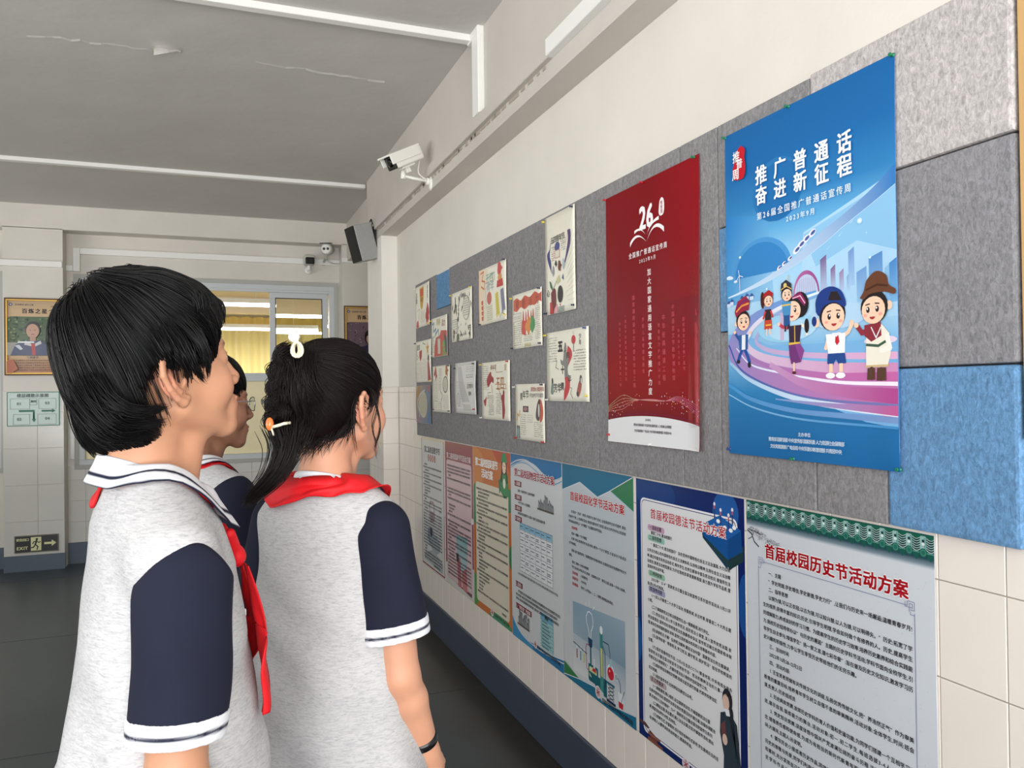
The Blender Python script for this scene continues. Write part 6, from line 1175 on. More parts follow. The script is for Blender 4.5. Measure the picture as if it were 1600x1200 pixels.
    def body(s, P):
        dz = s.dz; Q = s.headl(P); d = head_sdf(Q, s.b.get('hw', 1.0))
        nb = s.pivL + np.array((0, 0, dz)); nt = nb + s.Rh @ np.array((0, -0.016, 0.03)); nk = s.b.get('neck', 1.0)
        d = smin(d, dC(P, (0, -0.038, 1.39 + dz), nt, 0.058 * nk, 0.050 * nk), 0.024)
        d = smin(d, dC(P, nb + np.array((0, 0.018, -0.07)), nb + s.Rh @ np.array((0, 0.045, 0.015)), 0.030 * nk, 0.026 * nk), 0.02)
        for sx in (-1, 1):
            d = smin(d, dC(P, (sx * 0.02, -0.035, 1.43 + dz), (sx * (s.b.get('sho', 0.158) - 0.035), -0.022, 1.362 + dz), 0.032, 0.024), 0.03)
            S_, E_, W_ = s.arm_pts(sx)[:3]; d = smin(d, chain(P, [S_, (S_ + E_) / 2, E_, E_ + (W_ - E_) * 0.3, W_], np.array([0.034, 0.039, 0.0330, 0.0320, 0.0225]) * s.b.get('arm', 1), 0.012), 0.02)
            d = smin(d, s.hand(P, sx), 0.012)
        d = smin(d, dE(P, (0, -0.005, 1.17 + dz), (0.125, 0.078, 0.24)), 0.04)
        for sx in (-1, 1): d = smin(d, chain(P, [(sx * 0.075, 0, 0.93 + dz), (sx * 0.085, 0.012, 0.5 + dz * .5), (sx * 0.088, -0.02, 0.09)], [0.078, 0.048, 0.034], 0.02), 0.03)
        return d
    def hand(s, P, sx):
        S_, E_, W_ = s.arm_pts(sx)[:3]; f = (W_ - E_); f /= np.linalg.norm(f); f = f * 0.7 + np.array((0, 0.05, -0.5)); f /= np.linalg.norm(f)
        side = np.cross(f, (sx * 1.0, 0, 0)); side /= np.linalg.norm(side); side = side if side[1] > 0 else -side; out = np.cross(side, f); out = out if out[0] * sx > 0 else -out
        c = W_ + f * 0.05; d = chain(P, [W_, W_ + f * 0.03 + side * 0.012, c + side * 0.02 + f * 0.03], [0.022, 0.020, 0.013], 0.01)
        d = smin(d, chain(P, [W_ + f * 0.02, c - side * 0.018 + f * 0.03], [0.018, 0.012], 0.01), 0.014); d = smin(d, dC(P, W_ + f * 0.03, c + f * 0.028, 0.017, 0.012), 0.012)
        for k, (o, L) in enumerate(((0.027, 0.066), (0.009, 0.074), (-0.009, 0.069), (-0.026, 0.054))):
            b0 = W_ + f * 0.080 + side * o; k1 = b0 + f * L * 0.42 - out * 0.006; k2 = k1 + (f * 0.85 - out * 0.5) * L * 0.33; k3 = k2 + (f * 0.6 - out * 0.75) * L * 0.28
            d = smin(d, chain(P, [b0, k1, k2, k3], [0.0092, 0.0086, 0.0078, 0.0066], 0.003), 0.004)
        t0 = W_ + f * 0.028 + side * 0.022; t1 = t0 + f * 0.032 + side * 0.024 - out * 0.010; t2 = t1 + f * 0.030 + side * 0.006 - out * 0.008
        return smin(d, chain(P, [t0, t1, t2], [0.013, 0.010, 0.0075], 0.004), 0.007)
    def build(s):
        b = s.b; dz = s.dz; oh = s.OhV(); zc = 1.435 + dz
        v1, q1 = nets(s.body, oh + np.array((-0.12, -0.14, -0.20), f4), oh + np.array((0.12, 0.15, 0.13), f4), s.fine, guard=2.4)
        fh = lambda P: np.maximum(s.body(P), P[:, 2] - (oh[2] - 0.155))
        x = max(0.36, abs(b['arms'][1][2][0]) + 0.1)
        v2, q2 = nets(fh, (-x, -0.26, 0.03), (x, 0.42, oh[2] - 0.10), 0.0045)
        lowmask = v1[:, 2] < oh[2] - 0.185
        V = np.r_[v1, v2]; Q = np.r_[q1, q2 + len(v1)]
        H = (V - oh) @ s.Rh; C_ = np.tile(np.array(rgb(s.skin)), (len(V), 1)); hd = V[:, 2] > oh[2] - 0.14
        def paint(c, r, col, amt):
            k = np.exp(-(((H - np.array(c)) / np.array(r)) ** 2).sum(1) * 1.2) * amt; k = np.where(hd, np.minimum(k, 1), 0)[:, None]; C_[:] = C_ * (1 - k) + np.array(rgb(col)) * k
        dk = tuple(int(c * 0.8) for c in s.skin)
        paint((0, 0.095, -0.068), (0.019, 0.012, 0.008), (188, 108, 98), 1.0)
        for sx in (-1, 1):
            paint((sx * 0.082, -0.024, -0.006), (0.012, 0.014, 0.030), (224, 138, 118), 0.75); paint((sx * 0.042, 0.07, -0.03), (0.02, 0.02, 0.018), (232, 158, 136), 0.25)
            paint((sx * 0.032, 0.086, 0.020), (0.016, 0.02, 0.0032), (40, 30, 28), 1.5); paint((sx * 0.0315, 0.088, 0.0055), (0.012, 0.012, 0.0018), (40, 26, 24), 0.9)
        s.bodyobj = mesh_vq('body', V, Q, M_skin, s.t, C_)
        for sx in (-1, 1):
            c = oh + s.Rh @ np.array((sx * 0.031, 0.0735, 0.000)); M = Matrix.Translation(c) @ Matrix(s.Rh.tolist()).to_4x4() @ Matrix.Rotation(-PI / 2, 4, 'X')
            pr_ = [(0.0122 * math.sin(PI * k / 14), -0.0122 * math.cos(PI * k / 14)) for k in range(1, 14)]
            e = link('eye', lathe(pr_, 16, M), M_eye, s.t); link('iris', lathe([(0.0056, 0.0110), (0.0054, 0.0120), (0.002, 0.0128)], 14, M), M_iris, e)
        # clothes
        lo = (-0.28, -0.24, 0.76 + dz); hi = (0.28, 0.26, 1.50 + dz)
        v, q = nets(s.shirt, lo, hi, 0.0042); mesh_vq('shirt', v, q, M_shirt, s.t)
        for sx in (-1, 1):
            f = lambda P: s.sleeve(P, sx, 0, 0, 0.86); S_, E_, W_ = s.arm_pts(sx)[:3]; xs = sorted((sx * 0.09, sx * (max(E_[0] * sx, 0.25) + 0.12)))
            v, q = nets(f, (xs[0], -0.22, E_[2] - 0.06), (xs[1], 0.22, 1.50 + dz), 0.0036); mesh_vq('sleeve', v, q, M_navy, s.t)
            f = lambda P: s.sleeve(P, sx, 0.0015, 0.845, 1.0, 0.008); v, q = nets(f, (xs[0] - .03, -0.22, E_[2] - 0.08), (xs[1], 0.22, 1.45 + dz), 0.0028)
            d = E_ - S_; d /= np.linalg.norm(d); ax = ((v - S_) @ d) / b.get('slen', 0.215); cc = np.tile(np.array(rgb((216, 217, 221))), (len(v), 1)); ww = np.clip(1.6 - np.abs(ax - 0.928) / 0.0125, 0, 1)[:, None]; cc = cc * (1 - ww) + np.array(rgb((24, 28, 48))) * ww; mesh_vq('cuff', v, q, M_rib, s.t, cc)
        s.collar(); s.scarf(); s.legs()
    def ringpt(s, phi, r_, z):
        return np.array((math.sin(phi) * 0.062 * r_ * s.b.get('cr', 1), -0.030 + 0.004 - math.cos(phi) * 0.064 * r_ * s.b.get('cr', 1) + 0.012 * (1 - math.cos(phi)) / 2, z + s.dz + s.b.get('cz', 0)))
    def collar(s):
        n = 84; m_ = 20; V = []; C_ = []; fall = s.b.get('fall', 0.034)
        for i in range(n + 1):
            phi = -2.95 + 5.9 * i / n; fr = (1 - math.cos(phi)) / 2; zt = 1.474 - 0.052 * fr ** 1.2; wd = fall * (1 + 0.75 * fr ** 4)
            for j in range(m_ + 1):
                v = j / m_
                if v < 0.2: t = v / 0.2; p = s.ringpt(phi, 0.97, zt - 0.022 * (1 - t))
                else: t = (v - 0.2) / 0.8; p = s.ringpt(phi, 0.97 + 0.10 * math.sqrt(t) + 0.40 * t * (0.6 + 0.9 * fr), zt + 0.003 * math.sin(PI * min(t * 3, 1)) - wd * t * 1.0)
                V.append(p)
                C_.append(rgb((26, 30, 50)) if (0.60 < t < 0.70 and v >= 0.2) or (v >= 0.2 and t > 0.97) or v < 0.2 else rgb((216, 217, 221)))
        V = np.array(V); keep = np.arange(len(V)).reshape(n + 1, m_ + 1)
        out = keep[:, 6:].ravel(); V[out] = snap(s.shirt, V[out], 0.0035 if s.b.get('over') else 0.0085, 8, True); s.colV = V
        F = [];
        for i in range(n):
            for j in range(m_): a = i * (m_ + 1) + j; F.append((a, a + m_ + 1, a + m_ + 2, a + 1))
        o = mesh_vq('collar', V, np.array(F), M_rib, s.t, C_); md = o.modifiers.new('s', 'SOLIDIFY'); md.thickness = 0.0022; md.offset = 0
    def scarf(s):
        """red neckerchief: folded band round the neck under the collar, knot and two tails in front"""
        b = s.b; n = 90; m_ = 12; V = []
        wf = b['scarf']
        for i in range(n + 1):
            phi = -2.9 + 5.8 * i / n; fr = (1 - math.cos(phi)) / 2
            for j in range(m_ + 1):
                t = j / m_; wv = wf(phi); r_ = (1.13 if b.get('over') else 1.06) + (0.22 + wv / 0.062) * t
                p = s.ringpt(phi, r_, 1.452 - 0.052 * fr - wv * 0.55 * t); V.append(p)
        V = np.array(V); V = snap(s.shirt, V, 0.0125 if b.get('over') else 0.0035, 10)
        ph = np.repeat(np.linspace(-2.9, 2.9, n + 1), m_ + 1); tt = np.tile(np.linspace(0, 1, m_ + 1), n + 1)
        g = grad(s.shirt, V); V = V + g * (0.0022 * np.sin(ph * 9 + tt * 5) * tt + 0.002 * np.sin(tt * 9 + ph * 3))[:, None] * b.get('fold', 1)
        F = []
        for i in range(n):
            for j in range(m_): a = i * (m_ + 1) + j; F.append((a, a + m_ + 1, a + m_ + 2, a + 1))
        o = mesh_vq('neckerchief', V, np.array(F), M_red, s.t); md = o.modifiers.new('s', 'SOLIDIFY'); md.thickness = 0.0022; md.offset = 1
        # knot and tails
        kz = 1.345 + s.dz
        def f(P):
            d = dE(P, (0, 0.105, kz), (0.020, 0.016, 0.018)); return d
        y0 = snap(s.shirt, np.array([[0, 0.2, kz]]), 0.012, 12)[0]
        fk = lambda P: smin(dE(P, y0 - np.array((0, 0.006, 0)), (0.017, 0.011, 0.016)), smin(dC(P, y0 - np.array((0, 0.006, 0)), y0 + np.array((0.03, -0.022, 0.04)), 0.010, 0.008), dC(P, y0 - np.array((0, 0.006, 0)), y0 + np.array((-0.03, -0.022, 0.04)), 0.010, 0.008), 0.008), 0.006)
        v, q = nets(fk, y0 - 0.07, y0 + 0.07, 0.003); ob = mesh_vq('knot', v, q, M_red, o)
        for sx in (-1, 1):
            V = []; nn = 26; mm = 8; Lt = b.get('tail', 0.27)
            for i in range(nn + 1):
                t = i / nn; cx_ = sx * (0.008 + (0.022 if sx < 0 else b.get('tx', 0.022)) * t); wd = 0.014 + b.get('tw', 0.052) * math.sin(min(t * 1.25, 1) * PI * 0.5) * (1 if t < 0.72 else max(0.0, (1 - t) / 0.28))
                for j in range(mm + 1): V.append((cx_ + (j / mm - 0.5) * wd + sx * 0.02 * t, 0.20, kz - 0.012 - Lt * t * (1 + 0.03 * sx)))
            V = snap(s.shirt, np.array(V), 0.010 + (0.004 if sx > 0 else 0), 14); tt = np.repeat(np.linspace(0, 1, nn + 1), mm + 1); jj = np.tile(np.linspace(0, 1, mm + 1), nn + 1)
            V[:, 1] += (0.006 * np.sin(jj * 7 + tt * 3) * np.minimum(tt * 3, 1) + b.get('tailout', 0.01) * np.sin(tt * PI)); F = []
            for i in range(nn):
                for j in range(mm): a = i * (mm + 1) + j; F.append((a, a + 1, a + mm + 2, a + mm + 1))
            o2 = mesh_vq('tail', V, np.array(F), M_red, o); md = o2.modifiers.new('s', 'SOLIDIFY'); md.thickness = 0.002; md.offset = 0
    def legs(s):
        dz = s.dz
        def tr(P):
            d = dE(P, (0, 0.0, 0.91 + dz), (0.140, 0.088, 0.12))
            for sx in (-1, 1): d = smin(d, chain(P, [(sx * 0.075, 0, 0.90 + dz), (sx * 0.088, 0.012, 0.5 + dz * .5), (sx * 0.09, -0.015, 0.10)], [0.080, 0.066, 0.058], 0.02), 0.02)
            d = d + 0.003 * np.sin(P[:, 2] * 30 + P[:, 0] * 20); return np.maximum(d, 0.07 - P[:, 2])
        v, q = nets(tr, (-0.22, -0.2, 0.03), (0.22, 0.2, 1.08 + dz), 0.009); mesh_vq('trousers', v, q, M_navy, s.t)
        for sx in (-1, 1):
            def sh(P):
                d = smin(dC(P, (sx * 0.09, -0.06, 0.045), (sx * 0.10, 0.12, 0.035), 0.036, 0.038), dE(P, (sx * 0.092, -0.03, 0.07), (0.038, 0.05, 0.045)), 0.02); return np.maximum(d, 0.002 - P[:, 2])
            v, q = nets(sh, (sx * 0.09 - 0.08, -0.14, -0.02), (sx * 0.09 + 0.08, 0.2, 0.14), 0.006); mesh_vq('shoe', v, q, mat('shoe_white', (220, 220, 222), 0.5), s.t)
M_skin = mat('skin', None, 0.48, 0.15, 220, attr=True, sss=0.12, spec=0.35, bdist=0.0006, var=0.04, vscale=25)
M_eye = mat('eye_white', (232, 228, 222), 0.1); M_iris = mat('iris_dark', (34, 20, 14), 0.05)
M_navy = mat('navy_cloth', (25, 28, 44), 0.85, 0.25, 700, 0.05, 20, bdist=0.0008, spec=0.2)
M_rib = mat('ribbed_cotton', None, 0.85, 0.35, 1, attr=True, spec=0.2, stretch=(300, 300, 900), bdist=0.0006)
M_red = mat('red_neckerchief', (206, 22, 30), 0.6, 0.15, 500, 0.05, 14, bdist=0.0006, spec=0.3)
def heather():
    m = mat('heather_shirt', (214, 213, 214), 0.9, 0.3, 500, bdist=0.0008, spec=0.15); n = m.node_tree; b = n.nodes['Principled BSDF']
    tc = n.nodes.new('ShaderNodeTexCoord'); mp = n.nodes.new('ShaderNodeMapping'); mp.inputs['Scale'].default_value = (1, 1, 5.5); n.links.new(tc.outputs['Object'], mp.inputs[0])
    nz = n.nodes.new('ShaderNodeTexNoise'); nz.inputs['Scale'].default_value = 75; nz.inputs['Detail'].default_value = 6; nz.inputs['Roughness'].default_value = 0.7; nz.inputs['Distortion'].default_value = 0.8; n.links.new(mp.outputs[0], nz.inputs['Vector'])
    cr = n.nodes.new('ShaderNodeValToRGB'); cr.color_ramp.elements[0].position = 0.30; cr.color_ramp.elements[0].color = rgb((150, 149, 152)); cr.color_ramp.elements[1].position = 0.56; cr.color_ramp.elements[1].color = rgb((184, 183, 183))
    n.links.new(nz.outputs[0], cr.inputs[0]); n.links.new(cr.outputs[0], b.inputs['Base Color']); return m
M_shirt = heather()
def hairmat(name, c):
    return mat(name, c, 0.42, spec=0.22)
M_hair = hairmat('black_hair', (12, 11, 12)); M_hair2 = hairmat('dark_brown_hair', (22, 15, 14))
def strands(name, paths, rad, m, parent, sides=3):
    """paths (N,K,3) -> one mesh of thin tapered tubes"""
    P = np.asarray(paths, float); N, K, _ = P.shape
    T = np.gradient(P, axis=1); T /= np.linalg.norm(T, axis=2, keepdims=True) + 1e-9
    ref = np.array((0.31, 0.53, 0.79)); U = np.cross(T, ref); U /= np.linalg.norm(U, axis=2, keepdims=True) + 1e-9; W_ = np.cross(T, U)
    k = np.linspace(0, 1, K); rr = np.asarray(rad).reshape(-1, 1) * (np.minimum(1, k * 6 + 0.3) * (1 - k ** 3 * 0.92))[None]
    V = np.stack([P + (U * math.cos(2 * PI * a / sides) + W_ * math.sin(2 * PI * a / sides)) * rr[..., None] for a in range(sides)], 2)
    idx = np.arange(N * K * sides).reshape(N, K, sides); F = []
    for a in range(sides):
        b = (a + 1) % sides; F.append(np.stack([idx[:, :-1, a], idx[:, :-1, b], idx[:, 1:, b], idx[:, 1:, a]], -1).reshape(-1, 4))
    return mesh_vq(name, V.reshape(-1, 3), np.concatenate(F), m, parent)
def trace(f, roots, dirf, K, step, off, relax=1.0):
    """follow direction field along the iso-surface f = off"""
    P = roots.copy(); out = [P.copy()]; D = dirf(P, 0)
    for i in range(1, K):
        g = grad(f, P); D2 = dirf(P, i / K); D = D * 0.45 + D2 * 0.55; D -= g * (D * g).sum(1, keepdims=True) * relax; D /= np.linalg.norm(D, axis=1, keepdims=True) + 1e-9
        P = P + D * step[:, None]; d = f(P.astype(f4)) - off; P = P - g * (d * relax)[:, None]; out.append(P.copy())
    return np.stack(out, 1)
def lock(pts, n, spread, seed, K=18, tip=0.25):
    """n strands following a centre line, gathered towards the tip"""
    r = np.random.default_rng(seed); c = np.array(spl([tuple(p) for p in pts], 8)) if False else None
    P = [np.array(p, float) for p in pts]; Q = [2 * P[0] - P[1]] + P + [2 * P[-1] - P[-2]]; L = []
    for k in range(K):
        u = k / (K - 1) * (len(P) - 1); i = min(int(u), len(P) - 2); t = u - i; a, b_, c_, d_ = Q[i], Q[i + 1], Q[i + 2], Q[i + 3]
        L.append(0.5 * (2 * b_ + (c_ - a) * t + (2 * a - 5 * b_ + 4 * c_ - d_) * t * t + (3 * b_ - a - 3 * c_ + d_) * t ** 3))
    L = np.array(L); o = r.normal(0, 1, (n, 3)) * np.asarray(spread); k = np.linspace(0, 1, K); w_ = (1 - k) * 1.0 + k * tip
    wob = r.normal(0, 1, (n, 3)) * 0.0012; cut = r.uniform(0.86, 1.0, n)
    res = L[None] + o[:, None] * w_[None, :, None] + wob[:, None] * np.sin(k * 5)[None, :, None]
    for j in range(n):      # uneven lengths
        kk = k * cut[j] * (K - 1); i0 = np.minimum(kk.astype(int), K - 2); t = (kk - i0)[:, None]; res[j] = res[j, i0] * (1 - t) + res[j, i0 + 1] * t
    return res
ARMS = [(0.162, -0.018, 1.362), (0.205, -0.045, 1.09), (0.215, 0.03, 0.86)]
def rw(h, p, r=0): return np.array(rotm(h, p, r), float)
EAR = np.array((0.075, -0.016, -0.012)); rad = math.radians
def place_head(anchor_world, local, h, p, r, sc): return np.array(anchor_world) - sc * (rw(h, p, r) @ np.array(local))
def hairset(s, cap, allow, name_m, nroots, K, L, dirf, seed, rmin=0.0005, rmax=0.0011, box=None, h=0.0032, flow_off=0.007, coverz=None, parent=None):
    """cap: full volume sdf(Q head local); allow(Q) > 0 inside the hair region"""
    oh = s.OhV(); f_full = lambda P: cap(s.headl(P)).astype(f4)
    base = lambda P: np.maximum(cap(s.headl(P)), -allow(s.headl(P)) * 0.8).astype(f4)
    v, q = nets(base, oh - 0.24, oh + 0.24, h, guard=2.6); o = mesh_vq('hair', v, q, name_m, s.t)
    r = np.random.default_rng(seed); vi = r.integers(0, len(v), nroots * 3); P = v[vi] + r.normal(0, 0.002, (len(vi), 3)); Q = s.headl(P.astype(f4))
    ok = (np.abs(cap(Q)) < 0.006) & (allow(Q) > 0.004); P = P[ok][:nroots]; N = len(P)
    off = r.uniform(0.0, flow_off, N); jit = r.uniform(-0.002, 0.013, N) * 1.0; Ls = r.uniform(0.5, 1, N) * L / K
    fw = lambda X, t: dirf(((X - oh) @ s.Rh), t, r) @ s.Rh.T
    T = trace(f_full, P, fw, K, Ls, off)
    for i in range(1, K):
        A_ = allow(((T[:, i] - oh) @ s.Rh).astype(f4)); bad = A_ < -jit; T[bad, i] = T[bad, i - 1]
    T += 0.0
    strands('hair_strands', T, r.uniform(rmin, rmax, N), name_m, o)
    return o
# ======================================================== boy in front
H1 = rad(67); PI1 = rad(13)
hp = place_head(atD(268, 592, 1.10), EAR, H1, PI1, 0, 1.03)
b1 = dict(arms=[ARMS, [(0.160, -0.008, 1.325), (0.186, -0.022, 1.09), (0.195, 0.07, 0.87)]], sho=0.150, shz=1.350, tw=0.085, tx=0.06, deep=0.90, flare=0.32, back=0.026, sr=0.057, sr0=0.060, slen=0.192, apex=0.050, seamc=15, drape=0.013, arm=1.05, fall=0.038, roll=0, seam=0.162,
          scarf=lambda ph: 0.006 + 0.056 * math.exp(-((ph + 0.15) / 0.45) ** 2), tail=0.22, tailout=0.004, neck=0.98)
boy = Person('dark-haired boy nearest the camera in a grey and navy shirt with red neckerchief', None, hp, rad(80), H1, PI1, 1.75, b1, (184, 134, 104), 0.0018)
boy.build()
def cap1(Q):
    d = dE(Q, (0, -0.024, 0.050), (0.092, 0.102, 0.094)); d = smin(d, dE(Q, (0, -0.056, -0.022), (0.080, 0.064, 0.080)), 0.04); d = smin(d, dE(Q, (0, 0.03, 0.062), (0.078, 0.052, 0.056)), 0.03)
    return d + 0.0022 * np.sin(Q[:, 0] * 70 + Q[:, 1] * 30) + 0.0018 * np.sin(Q[:, 1] * 90 + Q[:, 2] * 25)
def allow1(Q):
    a = dE(Q, (0, 0.138, -0.024), (0.112, 0.098, 0.104))
    for sx in (-1, 1): a = np.minimum(a, dE(Q, (sx * 0.098, -0.018, -0.052), (0.05, 0.052, 0.066)))
    a = np.minimum(a, dE(Q, (0, 0.02, -0.15), (0.09, 0.105, 0.10))); return a
WH = np.array((0.0, -0.085, 0.15))
def dir1(Q, t, r):
    D = Q - WH; D /= np.linalg.norm(D, axis=1, keepdims=True) + 1e-6; fr = np.clip((Q[:, 1] + 0.06) / 0.08, 0, 1)
    D = D * 0.9 + np.stack([0 * fr, 0.55 * fr + 0.12, -0.75 - 0.2 * fr], 1)
    low = np.clip((-0.02 - Q[:, 2]) / 0.08, 0, 1) * (Q[:, 1] < -0.03); D[:, 1] += 0.9 * low
    return D + 0.10 * np.stack([np.sin(Q[:, 1] * 60 + Q[:, 2] * 20), np.sin(Q[:, 0] * 50 + Q[:, 2] * 35), 0 * fr], 1)
hb = hairset(boy, cap1, allow1, M_hair, 5200, 16, 0.15, dir1, 11)
L = lambda px, py, d: boy.loc(px, py, d)
lk = []
# side locks in front of the ear, hanging over the temple
for (a, m1, m2, b_, n, sp) in (((268, 515, 1.055), (290, 545, 1.045), (303, 572, 1.05), (322, 598, 1.065), 110, 0.0055), ((250, 520, 1.05), (262, 545, 1.04), (268, 560, 1.045), (272, 588, 1.06), 70, 0.0055), ((280, 500, 1.06), (310, 530, 1.055), (322, 560, 1.06), (324, 592, 1.07), 90, 0.0055), ((262, 520, 1.05), (280, 550, 1.04), (290, 570, 1.05), (296, 590, 1.065), 70, 0.005)):
    lk.append(lock([L(*a), L(*m1), L(*m2), L(*b_)], n, sp, n + int(a[0])))
# locks behind the ear curling forward on the neck
for (a, m1, m2, b_, n, sp) in (((150, 590, 1.04), (180, 630, 1.03), (220, 643, 1.045), (266, 634, 1.07), 150, 0.0065), ((140, 610, 1.04), (170, 650, 1.03), (210, 662, 1.05), (261, 657, 1.075), 170, 0.0075), ((120, 620, 1.05), (150, 668, 1.04), (190, 685, 1.06), (240, 680, 1.09), 150, 0.0065), ((130, 600, 1.04), (155, 645, 1.03), (190, 672, 1.04), (235, 664, 1.075), 120, 0.009),
        ((120, 615, 1.07), (132, 668, 1.08), (156, 703, 1.10), (200, 706, 1.13), 80, 0.006), ((112, 600, 1.10), (122, 660, 1.12), (134, 693, 1.14), (152, 716, 1.15), 70, 0.006), ((120, 640, 1.08), (132, 672, 1.1), (128, 690, 1.12), (142, 706, 1.13), 45, 0.004), ((130, 660, 1.10), (150, 690, 1.12), (170, 712, 1.13), (182, 713, 1.15), 50, 0.005)):
    lk.append(lock([L(*a), L(*m1), L(*m2), L(*b_)], n, sp, n + int(a[1])))
# fringe over the forehead
for k in range(9):
    x = 300 + 5.0 * k; lk.append(lock([L(x - 16, 448 + k * 2, 1.11 + 0.012 * k), L(x + 4, 462 + k * 2, 1.11 + 0.012 * k), L(x + 9, 484 + k * 1.5, 1.11 + 0.012 * k), L(x + (8 if k > 5 else 2), 500 + k, 1.12 + 0.012 * k)], 26 if k < 7 else 12, 0.0045, 60 + k))
# stray crown hairs
for k, (x, y, x2, y2) in enumerate(((180, 436, 168, 425), (130, 470, 108, 466), (120, 455, 116, 448), (225, 424, 206, 418), (105, 490, 88, 486))): lk.append(lock([L(x, y + 12, 1.12), L((x + x2) / 2, (y + y2) / 2 + 2, 1.12), L(x2, y2, 1.12), L(x2 - 6, y2 + 3, 1.12)], 9, 0.003, 90 + k, tip=1.2))
strands('hair_locks', np.concatenate(lk), 0.00085, M_hair, hb)
# ======================================================== girl with braid
H2 = rad(55); PI2 = rad(2)
hp = place_head(atD(564, 641, 1.49), EAR, H2, PI2, 0, 0.985)
b2 = dict(arms=[[(0.130, -0.018, 1.352), (0.17, -0.03, 1.10), (0.18, 0.05, 0.88)], [(0.122, -0.028, 1.352), (0.158, -0.020, 1.085), (0.166, 0.056, 0.915)]], sho=0.112, shz=1.360, arm=1.12, sr0=0.058, deep=1.02, wide=0.93, apex=0.075, seamc=22, flare=0.10, flarex=0.10, back=0.01, sr=0.070, slen=0.196, roll=0, hw=0.97,
          over=True, cr=0.93, cz=-0.010,
          scarf=lambda ph: 0.020 + 0.036 * math.exp(-((ph + 0.55) / 0.65) ** 2), fold=1.6, tail=0.22, neck=0.90, seam=0.100)
girl = Person('girl with a long dark braid and orange hair bobble, seen from behind', None, hp, rad(48), H2, PI2, 1.675, b2, (196, 144, 116), 0.0019)
girl.build()
def cap2(Q):
    d = dE(Q, (0, -0.020, 0.038), (0.084, 0.103, 0.088)); d = smin(d, dE(Q, (0, -0.052, -0.010), (0.072, 0.066, 0.066)), 0.03); return d + 0.0009 * np.sin(Q[:, 0] * 160 + Q[:, 2] * 60)
def allow2(Q):
    a = dE(Q, (0, 0.140, -0.055), (0.100, 0.092, 0.125))
    for sx in (-1, 1): a = np.minimum(a, dE(Q, (sx * 0.085, 0.008, -0.040), (0.03, 0.034, 0.055)))
    a = np.minimum(a, dE(Q, (0, -0.01, -0.145), (0.10, 0.13, 0.088))); return a
TIE = np.array((-0.012, -0.112, 0.086))
def dir2(Q, t, r):
    D = TIE - Q; n = np.linalg.norm(D, axis=1, keepdims=True) + 1e-6; return D / n
hg = hairset(girl, cap2, allow2, M_hair2, 4600, 14, 0.11, dir2, 5, 0.0004, 0.0009, flow_off=0.004, h=0.003)
L = lambda px, py, d: girl.loc(px, py, d)
lk = [lock([L(463, 552, 1.44), L(446, 562, 1.435), L(436, 590, 1.43), L(432, 625, 1.43), L(430, 655, 1.43)], 200, 0.006, 1, tip=0.7)]
# plaited lobes of the braid
for k in range(9):
    y = 556 + k * 12.5; xc = np.interp(y, [556, 580, 620, 665], [448, 438, 434, 432]); sx = 1 if k % 2 else -1
    lk.append(lock([L(xc - sx * 3, y - 12, 1.435), L(xc + sx * 12, y - 4, 1.425), L(xc + sx * 11, y + 8, 1.425), L(xc - sx * 5, y + 20, 1.435)], 240, (0.0048, 0.0048, 0.0052), 20 + k, tip=0.55))
for a, b_ in (((470, 548), (500, 640)), ((478, 560), (478, 660))):      # hair drawn down the back of the head under the braid
    lk.append(lock([L(a[0], a[1], 1.44), L((a[0] + b_[0]) / 2 - 10, (a[1] + b_[1]) / 2, 1.42), L(b_[0], b_[1], 1.44), L(b_[0] - 30, b_[1] + 45, 1.45)], 260, 0.010, int(a[0]), tip=0.8))
lk.append(lock([L(436, 668, 1.435), L(444, 700, 1.43), L(432, 735, 1.42), L(406, 765, 1.41), L(382, 792, 1.41)], 420, (0.0125, 0.0125, 0.006), 3, tip=0.45))
lk.append(lock([L(462, 650, 1.44), L(456, 695, 1.42), L(440, 735, 1.41), L(408, 766, 1.405), L(388, 786, 1.41)], 300, 0.0085, 4, tip=0.6))
lk.append(lock([L(480, 640, 1.45), L(470, 680, 1.435), L(456, 706, 1.43), L(446, 726, 1.42)], 220, 0.009, 5, tip=0.5))
r_ = random.Random(8)
for k in range(26):      # nape wisps
    x0 = r_.uniform(482, 552); y0 = 690 - (x0 - 482) * 0.45; x1 = x0 + r_.uniform(-42, 6); y1 = y0 + r_.uniform(22, 48); lk.append(lock([L(x0, y0 - 16, 1.47), L(x0 - 3, y0 + 4, 1.462), L((x0 + x1) / 2, (y0 + y1) / 2, 1.455), L(x1, y1, 1.45)], 5, 0.0035, 200 + k, tip=1.3))
for (P0, n) in ((((578, 610, 1.50), (590, 640, 1.50), (594, 672, 1.505), (585, 700, 1.51), (591, 722, 1.51)), 5), (((592, 600, 1.53), (588, 640, 1.51), (582, 668, 1.5), (590, 700, 1.5), (589, 726, 1.5)), 4), (((560, 612, 1.47), (551, 640, 1.455), (552, 680, 1.46), (558, 715, 1.47)), 7), (((575, 604, 1.49), (584, 620, 1.48), (580, 640, 1.48), (572, 655, 1.48)), 6)):
    lk.append(lock([L(*p) for p in P0], n, 0.0016, 300 + n, tip=1.0))
strands('hair_locks', np.concatenate(lk), 0.0008, M_hair2, hg)
